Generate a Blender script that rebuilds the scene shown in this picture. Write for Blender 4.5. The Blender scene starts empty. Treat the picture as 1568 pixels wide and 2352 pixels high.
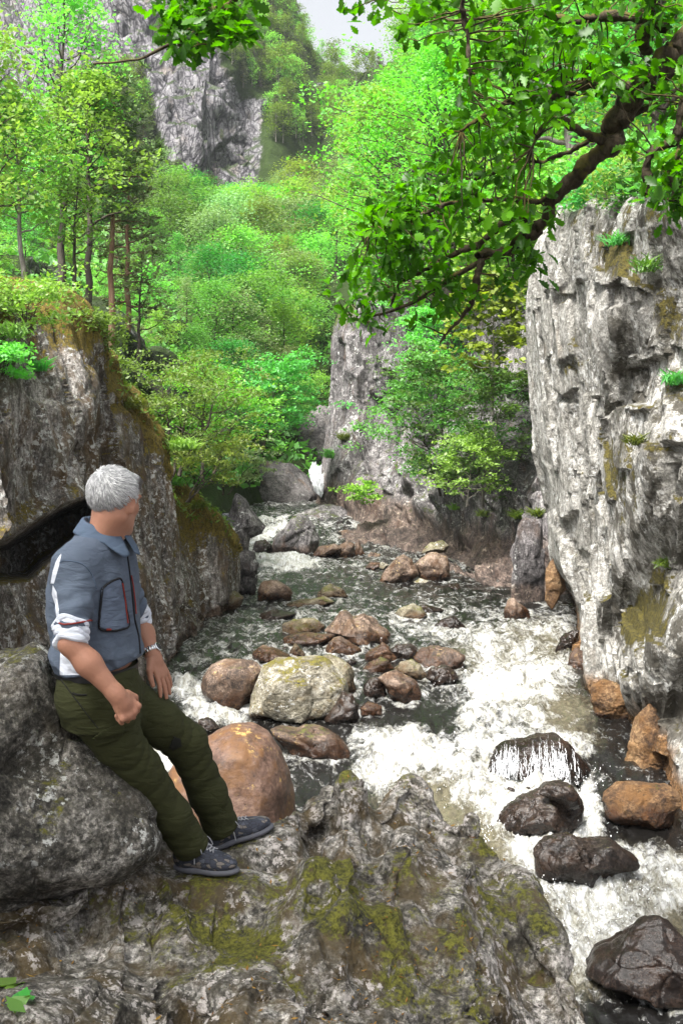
import bpy, math, random
import numpy as np
from mathutils import Vector
from mathutils.bvhtree import BVHTree

random.seed(7)
RNG = np.random.default_rng(11)
SC = bpy.context.scene
COL = SC.collection
rad = math.radians

# ------------------------------------------------------------------ camera geometry
# image coordinates used for measuring: 1568 wide, 2352 high
S = 2531.0
CZ = 4.5
TH = math.atan(176.0 / S)
FW = np.array([0, math.cos(TH), -math.sin(TH)])
UPV = np.array([0, math.sin(TH), math.cos(TH)])
RT = np.array([1.0, 0, 0])
CAM = np.array([0, 0, CZ])


def P(u, v, y):
    """world point seen at (u, v) at world distance y"""
    u = np.asarray(u, float); v = np.asarray(v, float); y = np.asarray(y, float)
    a = (u - 784) / S; b = (1176 - v) / S
    d = FW + a[..., None] * RT + b[..., None] * UPV
    return CAM + d * (y / d[..., 1])[..., None]


def proj(p):
    q = p - CAM
    f = q @ FW
    return 784 + S * (q[..., 0]) / f, 1176 - S * (q @ UPV) / f


WY = np.array([-5, 5, 8, 10, 13, 15, 18, 30, 31.5, 33, 36.5, 40, 60])
WZ = np.array([-.05, 0, .08, .3, .68, .85, 1.0, 1.15, 1.2, 1.4, 1.95, 2.0, 2.0])


def water_z(y):
    return np.interp(y, WY, WZ)


_ys = np.linspace(4, 50, 2000)
_vs = proj(np.stack([0 * _ys, _ys, water_z(_ys)], -1))[1]


def water_y(v):
    return float(np.interp(-v, -_vs, _ys))


# ------------------------------------------------------------------ numpy noise
_perm = np.random.default_rng(3).permutation(256).astype(np.int64)
_perm = np.concatenate([_perm, _perm, _perm])
_grad = np.random.default_rng(5).normal(size=(256, 3))
_grad /= np.linalg.norm(_grad, axis=1)[:, None]


def _hash(ix, iy, iz):
    return _perm[_perm[_perm[ix & 255] + (iy & 255)] + (iz & 255)]


def pn(p):
    p = np.asarray(p, float)
    i = np.floor(p).astype(np.int64)
    f = p - i
    w = f * f * f * (f * (f * 6 - 15) + 10)
    out = 0
    for dx in (0, 1):
        wx = w[..., 0] if dx else 1 - w[..., 0]
        for dy in (0, 1):
            wy = w[..., 1] if dy else 1 - w[..., 1]
            for dz in (0, 1):
                wz = w[..., 2] if dz else 1 - w[..., 2]
                g = _grad[_hash(i[..., 0] + dx, i[..., 1] + dy, i[..., 2] + dz)]
                d = g[..., 0] * (f[..., 0] - dx) + g[..., 1] * (f[..., 1] - dy) + g[..., 2] * (f[..., 2] - dz)
                out = out + wx * wy * wz * d
    return out * 1.6


def fbm(p, o=4, lac=2.03, g=.5, ridged=False):
    a = 1.0; s = 0; p = np.asarray(p, float)
    for k in range(o):
        n = pn(p + k * 17.3)
        if ridged:
            n = 1 - 2 * np.abs(n)
        s = s + a * n
        a *= g; p = p * lac
    return s


_jit = np.random.default_rng(9).random((256, 4))


def worley(p):
    """returns F1, F2, random of nearest cell, random tilt"""
    p = np.asarray(p, float)
    i = np.floor(p).astype(np.int64)
    n = p.shape[:-1]
    f1 = np.full(n, 9.0); f2 = np.full(n, 9.0); r = np.zeros(n)
    for dx in (-1, 0, 1):
        for dy in (-1, 0, 1):
            for dz in (-1, 0, 1):
                c = i + np.array([dx, dy, dz])
                h = _hash(c[..., 0], c[..., 1], c[..., 2])
                j = _jit[h]
                d = np.sqrt((((c + j[..., :3]) - p) ** 2).sum(-1))
                closer = d < f1
                f2 = np.where(closer, f1, np.minimum(f2, d))
                r = np.where(closer, j[..., 3], r)
                f1 = np.where(closer, d, f1)
    return f1, f2, r


_tilt = np.random.default_rng(21).normal(size=(256, 3)) * .55


def cells(p, soft=.2):
    """F1, F2 and a plane height per cell (random step + random lean), eased across the joint"""
    p = np.asarray(p, float)
    i = np.floor(p).astype(np.int64)
    n = p.shape[:-1]
    f1 = np.full(n, 9.0); f2 = np.full(n, 9.0); h1 = np.zeros(n); h2 = np.zeros(n)
    for dx in (-1, 0, 1):
        for dy in (-1, 0, 1):
            for dz in (-1, 0, 1):
                c = i + np.array([dx, dy, dz])
                h = _hash(c[..., 0], c[..., 1], c[..., 2])
                j = _jit[h]
                v = p - (c + j[..., :3])
                d = np.abs(v).max(-1) * .5 + np.sqrt((v ** 2).sum(-1)) * .5
                hh = (j[..., 3] - .5) * 1.6 + (v * _tilt[h]).sum(-1)
                closer = d < f1
                sec = (~closer) & (d < f2)
                h2 = np.where(closer, h1, np.where(sec, hh, h2))
                f2 = np.where(closer, f1, np.minimum(f2, d))
                h1 = np.where(closer, hh, h1)
                f1 = np.where(closer, d, f1)
    w = .5 + .5 * np.clip((f2 - f1) / soft, 0, 1)
    return f1, f2, h1 * w + h2 * (1 - w)


def sstep(a, b, x):
    t = np.clip((x - a) / (b - a), 0, 1)
    return t * t * (3 - 2 * t)


# ------------------------------------------------------------------ mesh building
def new_mesh(name, V, F, smooth=True, attrs=None):
    """F: (n,4) or (n,3) int array, or list of tuples"""
    me = bpy.data.meshes.new(name)
    V = np.asarray(V, np.float32)
    if isinstance(F, np.ndarray):
        n, k = F.shape
        me.vertices.add(len(V)); me.vertices.foreach_set('co', V.ravel())
        me.loops.add(n * k); me.loops.foreach_set('vertex_index', F.astype(np.int32).ravel())
        me.polygons.add(n)
        me.polygons.foreach_set('loop_start', np.arange(0, n * k, k, dtype=np.int32))
        me.polygons.foreach_set('loop_total', np.full(n, k, np.int32))
        me.update(calc_edges=True)
        me.validate()
    else:
        me.from_pydata(V.tolist(), [], F)
        me.update()
    if smooth:
        me.polygons.foreach_set('use_smooth', np.ones(len(me.polygons), bool))
    for k, a in (attrs or {}).items():
        a = np.asarray(a, np.float32)
        if a.ndim == 1:
            at = me.attributes.new(k, 'FLOAT', 'POINT'); at.data.foreach_set('value', a)
        else:
            at = me.attributes.new(k, 'FLOAT_COLOR', 'POINT')
            at.data.foreach_set('color', np.concatenate([a, np.ones((len(a), 1), np.float32)], 1).ravel())
    return me


def link(name, me, mat=None, parent=None, label=None, cat=None, group=None, kind=None, origin=None):
    if origin is not None:
        o3 = np.asarray(origin, np.float32)
        co = np.empty(len(me.vertices) * 3, np.float32)
        me.vertices.foreach_get('co', co)
        co = (co.reshape(-1, 3) - o3).ravel()
        me.vertices.foreach_set('co', co); me.update()
    o = bpy.data.objects.new(name, me)
    COL.objects.link(o)
    if mat is not None:
        me.materials.append(mat)
    if origin is not None:
        o.location = [float(x) for x in origin]
    if parent is not None:
        o.parent = parent
    tag(o, label, cat, group, kind)
    return o


def tag(o, label=None, cat=None, group=None, kind=None):
    if label: o['label'] = label
    if cat: o['category'] = cat
    if group: o['group'] = group
    if kind: o['kind'] = kind
    return o


def empty(name, loc, label=None, cat=None, group=None):
    o = bpy.data.objects.new(name, None)
    COL.objects.link(o)
    o.location = [float(x) for x in loc]
    o.empty_display_size = .2
    return tag(o, label, cat, group)


def child(name, V, F, mat, parent, smooth=True, attrs=None, label=None):
    """mesh given in world coordinates, parented to a thing at parent.location"""
    V = np.asarray(V, float) - np.array(parent.location)
    if parent.parent is not None:
        V = V - np.array(parent.parent.location)
    o = link(name, new_mesh(name, V, F, smooth, attrs), mat, parent)
    if label: o['label'] = label
    return o


def sharpen(o, deg=32):
    o.data.set_sharp_from_angle(angle=rad(deg))
    return o


def grid_faces(nu, nv, wrap=False):
    a = np.arange(nu * nv).reshape(nv, nu)
    if wrap:
        b = np.roll(a, -1, 1)
        return np.stack([a[:-1], b[:-1], b[1:], a[1:]], -1).reshape(-1, 4)
    return np.stack([a[:-1, :-1], a[:-1, 1:], a[1:, 1:], a[1:, :-1]], -1).reshape(-1, 4)


class MB:
    """collects pieces into one mesh"""
    def __init__(s):
        s.V = []; s.F = []; s.n = 0

    def add(s, V, F):
        V = np.asarray(V, float)
        F = np.asarray(F)
        s.V.append(V); s.F.append(F + s.n); s.n += len(V)

    def tube(s, pts, rads, k=6, cap=False):
        pts = np.asarray(pts, float); n = len(pts)
        rads = np.broadcast_to(np.asarray(rads, float), (n,))
        t = np.gradient(pts, axis=0)
        t /= np.linalg.norm(t, axis=1)[:, None] + 1e-9
        ref = np.array([0, 0, 1.0]) if abs(t[0][2]) < .9 else np.array([1.0, 0, 0])
        a = np.cross(t, ref); a /= np.linalg.norm(a, axis=1)[:, None] + 1e-9
        b = np.cross(t, a)
        ph = np.arange(k) / k * 2 * math.pi
        V = pts[:, None] + rads[:, None, None] * (np.cos(ph)[None, :, None] * a[:, None] + np.sin(ph)[None, :, None] * b[:, None])
        s.add(V.reshape(-1, 3), grid_faces(k, n, True))

    def mesh(s):
        return np.concatenate(s.V), np.concatenate(s.F)


def catmull(C, n, axis):
    """resample control array along axis with Catmull-Rom to n samples"""
    C = np.moveaxis(np.asarray(C, float), axis, 0)
    m = len(C)
    t = np.linspace(0, m - 1, n)
    i = np.minimum(t.astype(int), m - 2)
    f = (t - i)[(...,) + (None,) * (C.ndim - 1)]
    g = lambda k: C[np.clip(i + k, 0, m - 1)]
    p0, p1, p2, p3 = g(-1), g(0), g(1), g(2)
    # slightly tightened spline
    r = p1 + .5 * f * ((p2 - p0) + f * (2 * p0 - 5 * p1 + 4 * p2 - p3 + f * (3 * (p1 - p2) + p3 - p0)))
    return np.moveaxis(r, 0, axis)


def grid_normals(G):
    du = np.gradient(G, axis=1); dv = np.gradient(G, axis=0)
    n = np.cross(du, dv)
    n /= np.linalg.norm(n, axis=-1)[..., None] + 1e-9
    return n


# ------------------------------------------------------------------ surface nets
class Field:
    def __init__(s, lo, hi, h):
        s.lo = np.array(lo, float); s.h = h
        s.n = np.ceil((np.array(hi) - s.lo) / h).astype(int) + 1
        s.F = np.full(s.n, 1.0, np.float32)

    def box(s, lo, hi):
        a = np.clip(np.floor((np.array(lo) - s.lo) / s.h).astype(int), 0, s.n - 1)
        b = np.clip(np.ceil((np.array(hi) - s.lo) / s.h).astype(int) + 1, 1, s.n)
        sl = tuple(slice(i, j) for i, j in zip(a, b))
        ax = [s.lo[k] + s.h * np.arange(a[k], b[k]) for k in range(3)]
        g = np.stack(np.meshgrid(*ax, indexing='ij'), -1)
        return sl, g

    def put(s, fn, lo, hi, k=.01, sub=False):
        pad = 3 * k + 3 * s.h
        sl, g = s.box(np.array(lo) - pad, np.array(hi) + pad)
        if 0 in g.shape: return
        d = fn(g).astype(np.float32)
        f = s.F[sl]
        if sub:
            d = -d
            hh = np.clip(.5 - .5 * (d - f) / -k, 0, 1) if False else np.clip(.5 + .5 * (d - f) / k, 0, 1)
            s.F[sl] = f + (d - f) * hh + k * hh * (1 - hh)
        else:
            hh = np.clip(.5 + .5 * (f - d) / k, 0, 1)
            s.F[sl] = f + (d - f) * hh - k * hh * (1 - hh)

    def cap(s, a, b, ra, rb=None, k=.01, sub=False, fold=None):
        a = np.array(a, float); b = np.array(b, float); rb = ra if rb is None else rb
        R = max(ra, rb)
        ab = b - a; L2 = ab @ ab

        def fn(g):
            t = np.clip(((g - a) @ ab) / (L2 + 1e-12), 0, 1)
            d = np.linalg.norm(g - a - t[..., None] * ab, axis=-1) - (ra + (rb - ra) * t)
            return d if fold is None else d + fold(g, t)
        s.put(fn, np.minimum(a, b) - R, np.maximum(a, b) + R, k, sub)

    def ell(s, c, r, M=None, k=.01, sub=False):
        """ellipsoid, axes = rows of M"""
        c = np.array(c, float); r = np.array(r, float)
        M = np.eye(3) if M is None else np.asarray(M)

        def fn(g):
            q = (g - c) @ M.T
            k0 = np.linalg.norm(q / r, axis=-1)
            k1 = np.linalg.norm(q / (r * r), axis=-1)
            return k0 * (k0 - 1) / (k1 + 1e-9)
        s.put(fn, c - r.max(), c + r.max(), k, sub)

    def mesh(s):
        F = s.F
        ins = F < 0
        sh = tuple(n - 1 for n in F.shape)
        cs = [(i, j, k) for i in (0, 1) for j in (0, 1) for k in (0, 1)]
        sub = lambda A, c: A[c[0]:c[0] + sh[0], c[1]:c[1] + sh[1], c[2]:c[2] + sh[2]]
        cnt = sum(sub(ins, c).astype(np.int8) for c in cs)
        act = (cnt > 0) & (cnt < 8)
        idx = np.argwhere(act)
        vid = np.full(sh, -1, np.int64); vid[act] = np.arange(len(idx))
        acc = np.zeros((len(idx), 3)); num = np.zeros(len(idx))
        val = {c: F[idx[:, 0] + c[0], idx[:, 1] + c[1], idx[:, 2] + c[2]] for c in cs}
        for c in cs:
            for ax in range(3):
                if c[ax] == 0:
                    d = list(c); d[ax] = 1; d = tuple(d)
                    va, vb = val[c], val[d]
                    x = (va < 0) != (vb < 0)
                    t = np.where(x, va / np.where(x, va - vb, 1), 0)
                    p = np.array(c, float)[None].repeat(len(idx), 0)
                    p[:, ax] += t
                    acc[x] += p[x]; num[x] += 1
        V = s.lo + s.h * (idx + acc / num[:, None])
        quads = []
        for ax in range(3):
            o = [0, 0, 0]; o[ax] = 1
            n = F.shape
            A = ins[tuple(slice(0, n[i] - o[i]) for i in range(3))]
            B = ins[tuple(slice(o[i], n[i]) for i in range(3))]
            e = np.argwhere(A != B)
            b, c = (ax + 1) % 3, (ax + 2) % 3
            ok = (e[:, b] > 0) & (e[:, c] > 0) & (e[:, b] < sh[b]) & (e[:, c] < sh[c])
            e = e[ok]
            fl = A[tuple(e.T)]
            def cell(db, dc):
                q = e.copy(); q[:, b] -= db; q[:, c] -= dc
                return vid[tuple(q.T)]
            q = np.stack([cell(1, 1), cell(0, 1), cell(0, 0), cell(1, 0)], -1)
            q[~fl] = q[~fl][:, ::-1]
            quads.append(q)
        Q = np.concatenate(quads)
        return V, Q[(Q >= 0).all(1)]


# ------------------------------------------------------------------ material helper
class M:
    def __init__(s, name):
        s.m = bpy.data.materials.new(name)
        s.m.use_nodes = True
        s.t = s.m.node_tree
        s.t.nodes.clear()
        s.out = s.t.nodes.new('ShaderNodeOutputMaterial')

    def n(s, typ, ins=None, **kw):
        nd = s.t.nodes.new('ShaderNode' + typ)
        for k, v in kw.items():
            setattr(nd, k, v)
        for k, v in (ins or {}).items():
            s.set(nd.inputs[k], v)
        return nd

    def set(s, sock, v):
        if v is None: return
        if isinstance(v, bpy.types.NodeSocket):
            s.t.links.new(v, sock)
        elif isinstance(v, (tuple, list)):
            if len(v) == 3 and sock.type == 'RGBA': v = (*v, 1)
            sock.default_value = v
        else:
            sock.default_value = v

    def pos(s): return s.n('NewGeometry').outputs['Position']
    def objc(s): return s.n('TexCoord').outputs['Object']
    def normal(s): return s.n('NewGeometry').outputs['Normal']
    def island(s): return s.n('NewGeometry').outputs['Random Per Island']
    def orand(s): return s.n('ObjectInfo').outputs['Random']

    def attr(s, name, out='Fac'):
        return s.n('Attribute', attribute_name=name).outputs[out]

    def map(s, vec, scale=(1, 1, 1), rot=(0, 0, 0), loc=(0, 0, 0)):
        return s.n('Mapping', {'Vector': vec, 'Scale': scale, 'Rotation': rot, 'Location': loc}).outputs[0]

    def noise(s, vec, scale, detail=4, rough=.55, dist=0, out='Fac'):
        return s.n('TexNoise', {'Vector': vec, 'Scale': scale, 'Detail': detail, 'Roughness': rough, 'Distortion': dist}).outputs[out]

    def vor(s, vec, scale, feature='F1', out='Distance', rnd=1):
        return s.n('TexVoronoi', {'Vector': vec, 'Scale': scale, 'Randomness': rnd}, feature=feature).outputs[out]

    def ramp(s, fac, stops, interp='LINEAR'):
        nd = s.n('ValToRGB', {'Fac': fac})
        cr = nd.color_ramp; cr.interpolation = interp
        while len(cr.elements) < len(stops): cr.elements.new(.5)
        for e, (p, c) in zip(cr.elements, stops):
            e.position = p
            e.color = (c, c, c, 1) if isinstance(c, (int, float)) else (*c, 1)
        return nd.outputs[0]

    def mix(s, fac, a, b, mode='MIX'):
        nd = s.n('Mix', data_type='RGBA', blend_type=mode)
        s.set(nd.inputs[0], fac); s.set(nd.inputs[6], a); s.set(nd.inputs[7], b)
        return nd.outputs[2]

    def math(s, op, a, b=None, c=None, clamp=False):
        nd = s.n('Math', operation=op, use_clamp=clamp)
        s.set(nd.inputs[0], a)
        if b is not None: s.set(nd.inputs[1], b)
        if c is not None: s.set(nd.inputs[2], c)
        return nd.outputs[0]

    def sstep(s, x, a, b):
        nd = s.n('MapRange', {'Value': x, 'From Min': a, 'From Max': b}, interpolation_type='SMOOTHSTEP')
        return nd.outputs[0]

    def sep(s, vec):
        return s.n('SeparateXYZ', {'Vector': vec}).outputs

    def bump(s, h, strength=.5, dist=.02, nrm=None):
        return s.n('Bump', {'Height': h, 'Strength': strength, 'Distance': dist, 'Normal': nrm}).outputs[0]

    def bsdf(s, col, rough=.8, nrm=None, spec=.3, **kw):
        d = {'Base Color': col, 'Roughness': rough, 'Normal': nrm, 'Specular IOR Level': spec}
        d.update({k.replace('_', ' '): v for k, v in kw.items()})
        return s.n('BsdfPrincipled', d).outputs[0]

    def done(s, sh):
        s.t.links.new(sh, s.out.inputs['Surface'])
        return s.m
# ------------------------------------------------------------------ materials
def rock_mat(name, dark, mid, light, lichen=.3, moss=.3, brown=.2, streak=(1, 1, 1), scale=1.0, rough=.85,
             mosscol=((.035, .04, .008), (.1, .1, .02)), bump=1.0, wetcol=(.045, .03, .02), stain=(.2, .1, .035), mossz=.25, lichcol=(.62, .62, .6), coord='pos', speckle=.75, ct=1.0, crust=0, wetrough=.22, wetk=7, stripe=0, grain=0):
    m = M(name)
    p = m.pos() if coord == 'pos' else m.objc()
    ps = m.map(p, scale=streak)
    n1 = m.noise(ps, 1.1 * scale, 6, .62, .1)
    n2 = m.noise(ps, 5.5 * scale, 6, .68, .08)
    n3 = m.noise(p, 38 * scale, 4, .75)
    n4 = m.noise(m.map(ps, loc=(7, 3, 9)), 2.3 * scale, 5, .6, .2)
    n6 = m.noise(m.map(ps, loc=(4, 4, 1)), 17 * scale, 5, .7)
    big = m.math('ADD', m.math('ADD', m.math('MULTIPLY', n1, .32), m.math('MULTIPLY', n2, .36)), m.math('MULTIPLY', n6, .36))
    base = m.ramp(big, [(.515 - .085 * ct, dark), (.515, mid), (.515 + .085 * ct, light)])
    n5 = m.noise(m.map(p, loc=(2, 7, 1)), 95 * scale, 3, .7)
    sp = m.ramp(m.math('ADD', m.math('MULTIPLY', n3, .6), m.math('MULTIPLY', n5, .4)), [(.36, .25), (.5, .95), (.62, 1.9)])
    base = m.mix(speckle, base, sp, 'MULTIPLY')
    if grain:
        g1 = m.sep(m.vor(m.map(p, loc=(1, 2, 3)), 34 * scale, out='Color'))[0]
        g2 = m.sep(m.vor(m.map(p, loc=(5, 2, 3)), 14 * scale, out='Color'))[1]
        gg = m.math('ADD', m.math('MULTIPLY', g1, .6), m.math('MULTIPLY', g2, .4))
        base = m.mix(grain, base, m.ramp(gg, [(.2, .35), (.5, .95), (.8, 1.7)]), 'MULTIPLY')
    # rusty / brown staining
    br = m.math('MULTIPLY', m.sstep(n4, .62 - .35 * brown, .78 - .3 * brown), min(1, .25 + brown))
    base = m.mix(br, base, m.mix(n2, stain, tuple(c * .45 for c in stain)))
    # pale lichen crust
    vl = m.noise(m.map(p, loc=(3, 1, 4)), 11 * scale, 8, .72)
    ln = m.noise(m.map(p, scale=streak, loc=(1, 8, 2)), 1.7 * scale, 3, .5)
    lf = m.math('MULTIPLY', m.sstep(vl, .58 - .1 * lichen, .63 - .1 * lichen), m.sstep(ln, .62 - .4 * lichen, .72 - .35 * lichen))
    base = m.mix(m.math('MULTIPLY', lf, .9), base, lichcol)
    # black lichen spots
    bl = m.sstep(m.noise(m.map(p, loc=(13, 5, 4)), 13 * scale, 5, .7), .6, .68)
    base = m.mix(m.math('MULTIPLY', bl, .75), base, tuple(c * .35 for c in dark))
    # dark seepage stripes and black crust
    if crust:
        c1 = m.sstep(m.noise(m.map(p, scale=(2.2, 2.2, .3), loc=(3, 2, 2)), 1.1 * scale, 6, .7, .4), .55, .66)
        c2 = m.sstep(m.noise(m.map(p, loc=(8, 2, 5)), 2.6 * scale, 7, .72, .3), .495, .555)
        base = m.mix(m.math('MULTIPLY', m.math('MAXIMUM', m.math('MULTIPLY', c1, stripe), c2), m.attr('crust') if crust == 'attr' else crust), base, m.mix(n6, (.02, .018, .014), (.1, .088, .066)))
    # moss
    nz = m.sep(m.normal())[2]
    mn = m.noise(m.map(p, loc=(5, 2, 6)), 2.1 * scale, 7, .68, .1)
    mf = m.math('ADD', m.math('MULTIPLY', nz, mossz), mn)
    mf = m.math('ADD', mf, m.math('MULTIPLY', m.attr('moss'), .65))
    mf = m.math('ADD', mf, m.math('MULTIPLY', m.math('SUBTRACT', n6, .5), .6))
    mf = m.sstep(mf, .82 - .36 * moss, .96 - .34 * moss)
    mcol = m.mix(m.sstep(m.math('ADD', m.math('MULTIPLY', n3, .5), m.math('MULTIPLY', n6, .5)), .38, .62), mosscol[0], mosscol[1])
    base = m.mix(mf, base, mcol)
    # wet, tannin-stained waterline
    wet = m.attr('wet')
    wn = m.math('ADD', wet, m.math('MULTIPLY', m.math('SUBTRACT', n2, .5), .7))
    wf = m.sstep(wn, .25, .75)
    base = m.mix(m.math('MULTIPLY', wf, .92), base, m.mix(1, base, tuple(c * wetk for c in wetcol), 'MULTIPLY'))
    ro = m.math('SUBTRACT', rough, m.math('MULTIPLY', wf, rough - wetrough))
    h = m.math('ADD', m.math('ADD', m.math('MULTIPLY', n2, .6), m.math('MULTIPLY', n6, .4)), m.math('MULTIPLY', n3, .2))
    h = m.math('ADD', h, m.math('MULTIPLY', mf, .12))
    h = m.math('ADD', h, m.math('MULTIPLY', vl, .3))
    nb = m.bump(h, min(1, .95 * bump), .11 / scale)
    return m.done(m.bsdf(base, ro, nb, spec=.35))


def leaf_mat(name, c1, c2, trans, tw=.45, rough=.45, spec=.35, objvar=1.15):
    m = M(name)
    ri = m.island()
    ro = m.orand()
    col = m.mix(ri, c1, c2)
    hs = m.n('HueSaturation', {'Color': col, 'Hue': m.math('ADD', .5, m.math('MULTIPLY', m.math('SUBTRACT', ro, .5), .045 * objvar * 2)),
                               'Value': m.math('ADD', 1 - .3 * objvar, m.math('MULTIPLY', ro, .6 * objvar)),
                               'Saturation': m.math('ADD', 1 - .15 * objvar, m.math('MULTIPLY', ri, .2))}).outputs[0]
    tc = m.mix(1, hs, trans, 'MULTIPLY')
    d = m.bsdf(hs, rough, spec=spec)
    t = m.n('BsdfTranslucent', {'Color': tc}).outputs[0]
    return m.done(m.n('MixShader', {0: tw, 1: d, 2: t}).outputs[0])


def bark_mat(name, c1, c2, moss=.2, scale=1):
    m = M(name)
    p = m.objc()
    n1 = m.noise(m.map(p, scale=(1, 1, .3)), 14 * scale, 5, .7)
    n2 = m.noise(p, 2.5 * scale, 3, .6)
    col = m.mix(m.ramp(n1, [(.35, 0), (.65, 1)]), c1, c2)
    nz = m.sep(m.normal())[2]
    mf = m.sstep(m.math('ADD', n2, m.math('MULTIPLY', nz, .25)), .72 - .5 * moss, .85 - .4 * moss)
    col = m.mix(mf, col, m.mix(n1, (.03, .03, .008), (.12, .095, .025)))
    return m.done(m.bsdf(col, .9, m.bump(n1, .8, .02), spec=.2))


MT = {}
MT['fore'] = rock_mat('fore_granite', (.022, .019, .015), (.115, .104, .09), (.40, .375, .35), lichen=.5, moss=.33, brown=.55, lichcol=(.54, .49, .47), mossz=.14,
                      scale=2.3, mosscol=((.024, .025, .005), (.145, .14, .02)), stain=(.12, .08, .03), bump=.7, ct=.9, crust=.4, grain=.8)
MT['lean'] = rock_mat('lean_granite', (.024, .022, .019), (.09, .082, .071), (.27, .25, .23), lichen=.34, moss=.26, brown=.2,
                      scale=2.3, mosscol=((.03, .03, .008), (.15, .14, .022)), stain=(.08, .055, .025), bump=1.0, ct=.9, crust=.4, grain=.8)
MT['cliff_l'] = rock_mat('streaked_cliff', (.04, .034, .03), (.165, .147, .132), (.44, .41, .385), lichen=.55, moss=.28, brown=.5,
                         streak=(1.6, 1.6, .4), scale=1.2, mosscol=((.04, .03, .006), (.21, .155, .02)), stain=(.14, .08, .024), mossz=.35, crust=.5, stripe=.6, grain=.4)
MT['cliff_r'] = rock_mat('pale_cliff', (.075, .07, .06), (.26, .25, .225), (.48, .465, .435), lichen=.5, moss=.24, brown=.1,
                         streak=(1.15, 1.15, .8), scale=.9, mosscol=((.02, .018, .005), (.105, .085, .014)), stain=(.26, .17, .08), mossz=.3,
                         wetcol=(.15, .075, .025), speckle=.5, ct=1.05, crust='attr', wetk=3.6, stripe=.35, grain=.35)
MT['cliff_m'] = rock_mat('grey_cliff', (.035, .032, .032), (.115, .105, .106), (.31, .29, .29), lichen=.3, moss=.25, brown=.25,
                         streak=(1.4, 1.4, .5), scale=.8, mosscol=((.03, .035, .01), (.1, .13, .02)), stain=(.15, .085, .05), wetcol=(.086, .066, .052), wetrough=.6, grain=.3)
MT['dark_rock'] = rock_mat('dark_cliff', (.035, .033, .033), (.1, .093, .09), (.2, .185, .18), lichen=.05, moss=.1, brown=.2, scale=.6)
MT['brown'] = rock_mat('brown_boulder', (.022, .015, .011), (.085, .056, .04), (.25, .185, .14), lichen=.2, moss=.06, brown=.4, scale=1.8, rough=.65,
                       stain=(.12, .06, .026), coord='pos', bump=.6, lichcol=(.42, .3, .14))
MT['round'] = rock_mat('rounded_boulder', (.045, .026, .018), (.095, .055, .04), (.15, .095, .07), lichen=.28, moss=-.2, brown=.55, scale=1.6, rough=.6,
                       stain=(.16, .075, .026), bump=.3, lichcol=(.36, .24, .08), speckle=.3)
MT['grey'] = rock_mat('grey_boulder', (.06, .052, .035), (.205, .185, .135), (.43, .4, .33), lichen=.4, moss=.2, brown=.3, scale=2.0, streak=(1, 1, 1.6),
                      mosscol=((.07, .065, .012), (.2, .17, .03)), stain=(.2, .13, .04), bump=1.0)
MT['black'] = rock_mat('wet_boulder', (.008, .006, .005), (.022, .016, .013), (.06, .045, .036), lichen=-.6, moss=-.1, brown=.3, scale=2.4, rough=.16,
                       stain=(.05, .022, .009), bump=.45, wetcol=(.06, .05, .045))
MT['orange'] = rock_mat('rusty_ledge', (.03, .016, .009), (.115, .062, .028), (.27, .17, .085), lichen=-.1, moss=-.1, brown=.5, scale=1.8, rough=.6,
                        stain=(.19, .09, .026), bump=1.1)
MT['olive'] = rock_mat('mossy_boulder', (.06, .05, .035), (.17, .15, .1), (.32, .29, .22), lichen=.3, moss=.42, brown=.35, scale=2.0,
                       mosscol=((.05, .05, .012), (.15, .15, .035)))
MT['far_rock'] = rock_mat('far_cliff', (.07, .068, .078), (.26, .25, .27), (.5, .49, .51), lichen=.25, moss=.15, brown=.15,
                          streak=(1.3, 1.3, .35), scale=.22, mosscol=((.05, .07, .015), (.1, .14, .03)), stain=(.22, .17, .14), mossz=.25)


def hill_mat():
    m = M('wooded_slope')
    p = m.pos()
    r = m.attr('rock')
    n = m.noise(m.map(p, scale=(1.8, 1.8, .3)), .6, 7, .75, .6)
    n2 = m.noise(p, 2.2, 6, .7)
    rock = m.ramp(m.math('ADD', m.math('MULTIPLY', n, .6), m.math('MULTIPLY', n2, .45)), [(.38, (.05, .048, .055)), (.52, (.22, .21, .225)), (.7, (.46, .45, .46))])
    rock = m.mix(m.math('MULTIPLY', m.sstep(m.noise(p, .35, 4), .55, .7), .5), rock, (.24, .19, .14))
    v1 = m.vor(m.map(p, scale=(1, 1, .35), rot=(.1, .2, 0)), .55, 'DISTANCE_TO_EDGE'); v2 = m.vor(m.map(p, scale=(1.3, 1.3, .4), rot=(0, .3, 0)), 1.3, 'DISTANCE_TO_EDGE')
    ck = m.math('MINIMUM', m.sstep(v1, .0, .07), m.sstep(v2, -.01, .09))
    rock = m.mix(ck, (.045, .043, .05), rock)
    veg = m.mix(n2, (.012, .026, .006), (.05, .085, .014))
    f = m.sstep(m.math('ADD', r, m.math('MULTIPLY', m.math('SUBTRACT', n2, .5), .8)), .35, .6)
    nz = m.sep(m.normal())[2]
    f = m.math('MULTIPLY', f, m.math('SUBTRACT', 1, m.math('MULTIPLY', m.sstep(m.math('ADD', nz, m.math('MULTIPLY', n2, .5)), .85, 1.05), .8)))
    col = m.mix(f, veg, rock)
    return m.done(m.bsdf(col, .9, m.bump(m.math('ADD', n, n2), .9, .6), spec=.2))


MT['hill'] = hill_mat()


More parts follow.
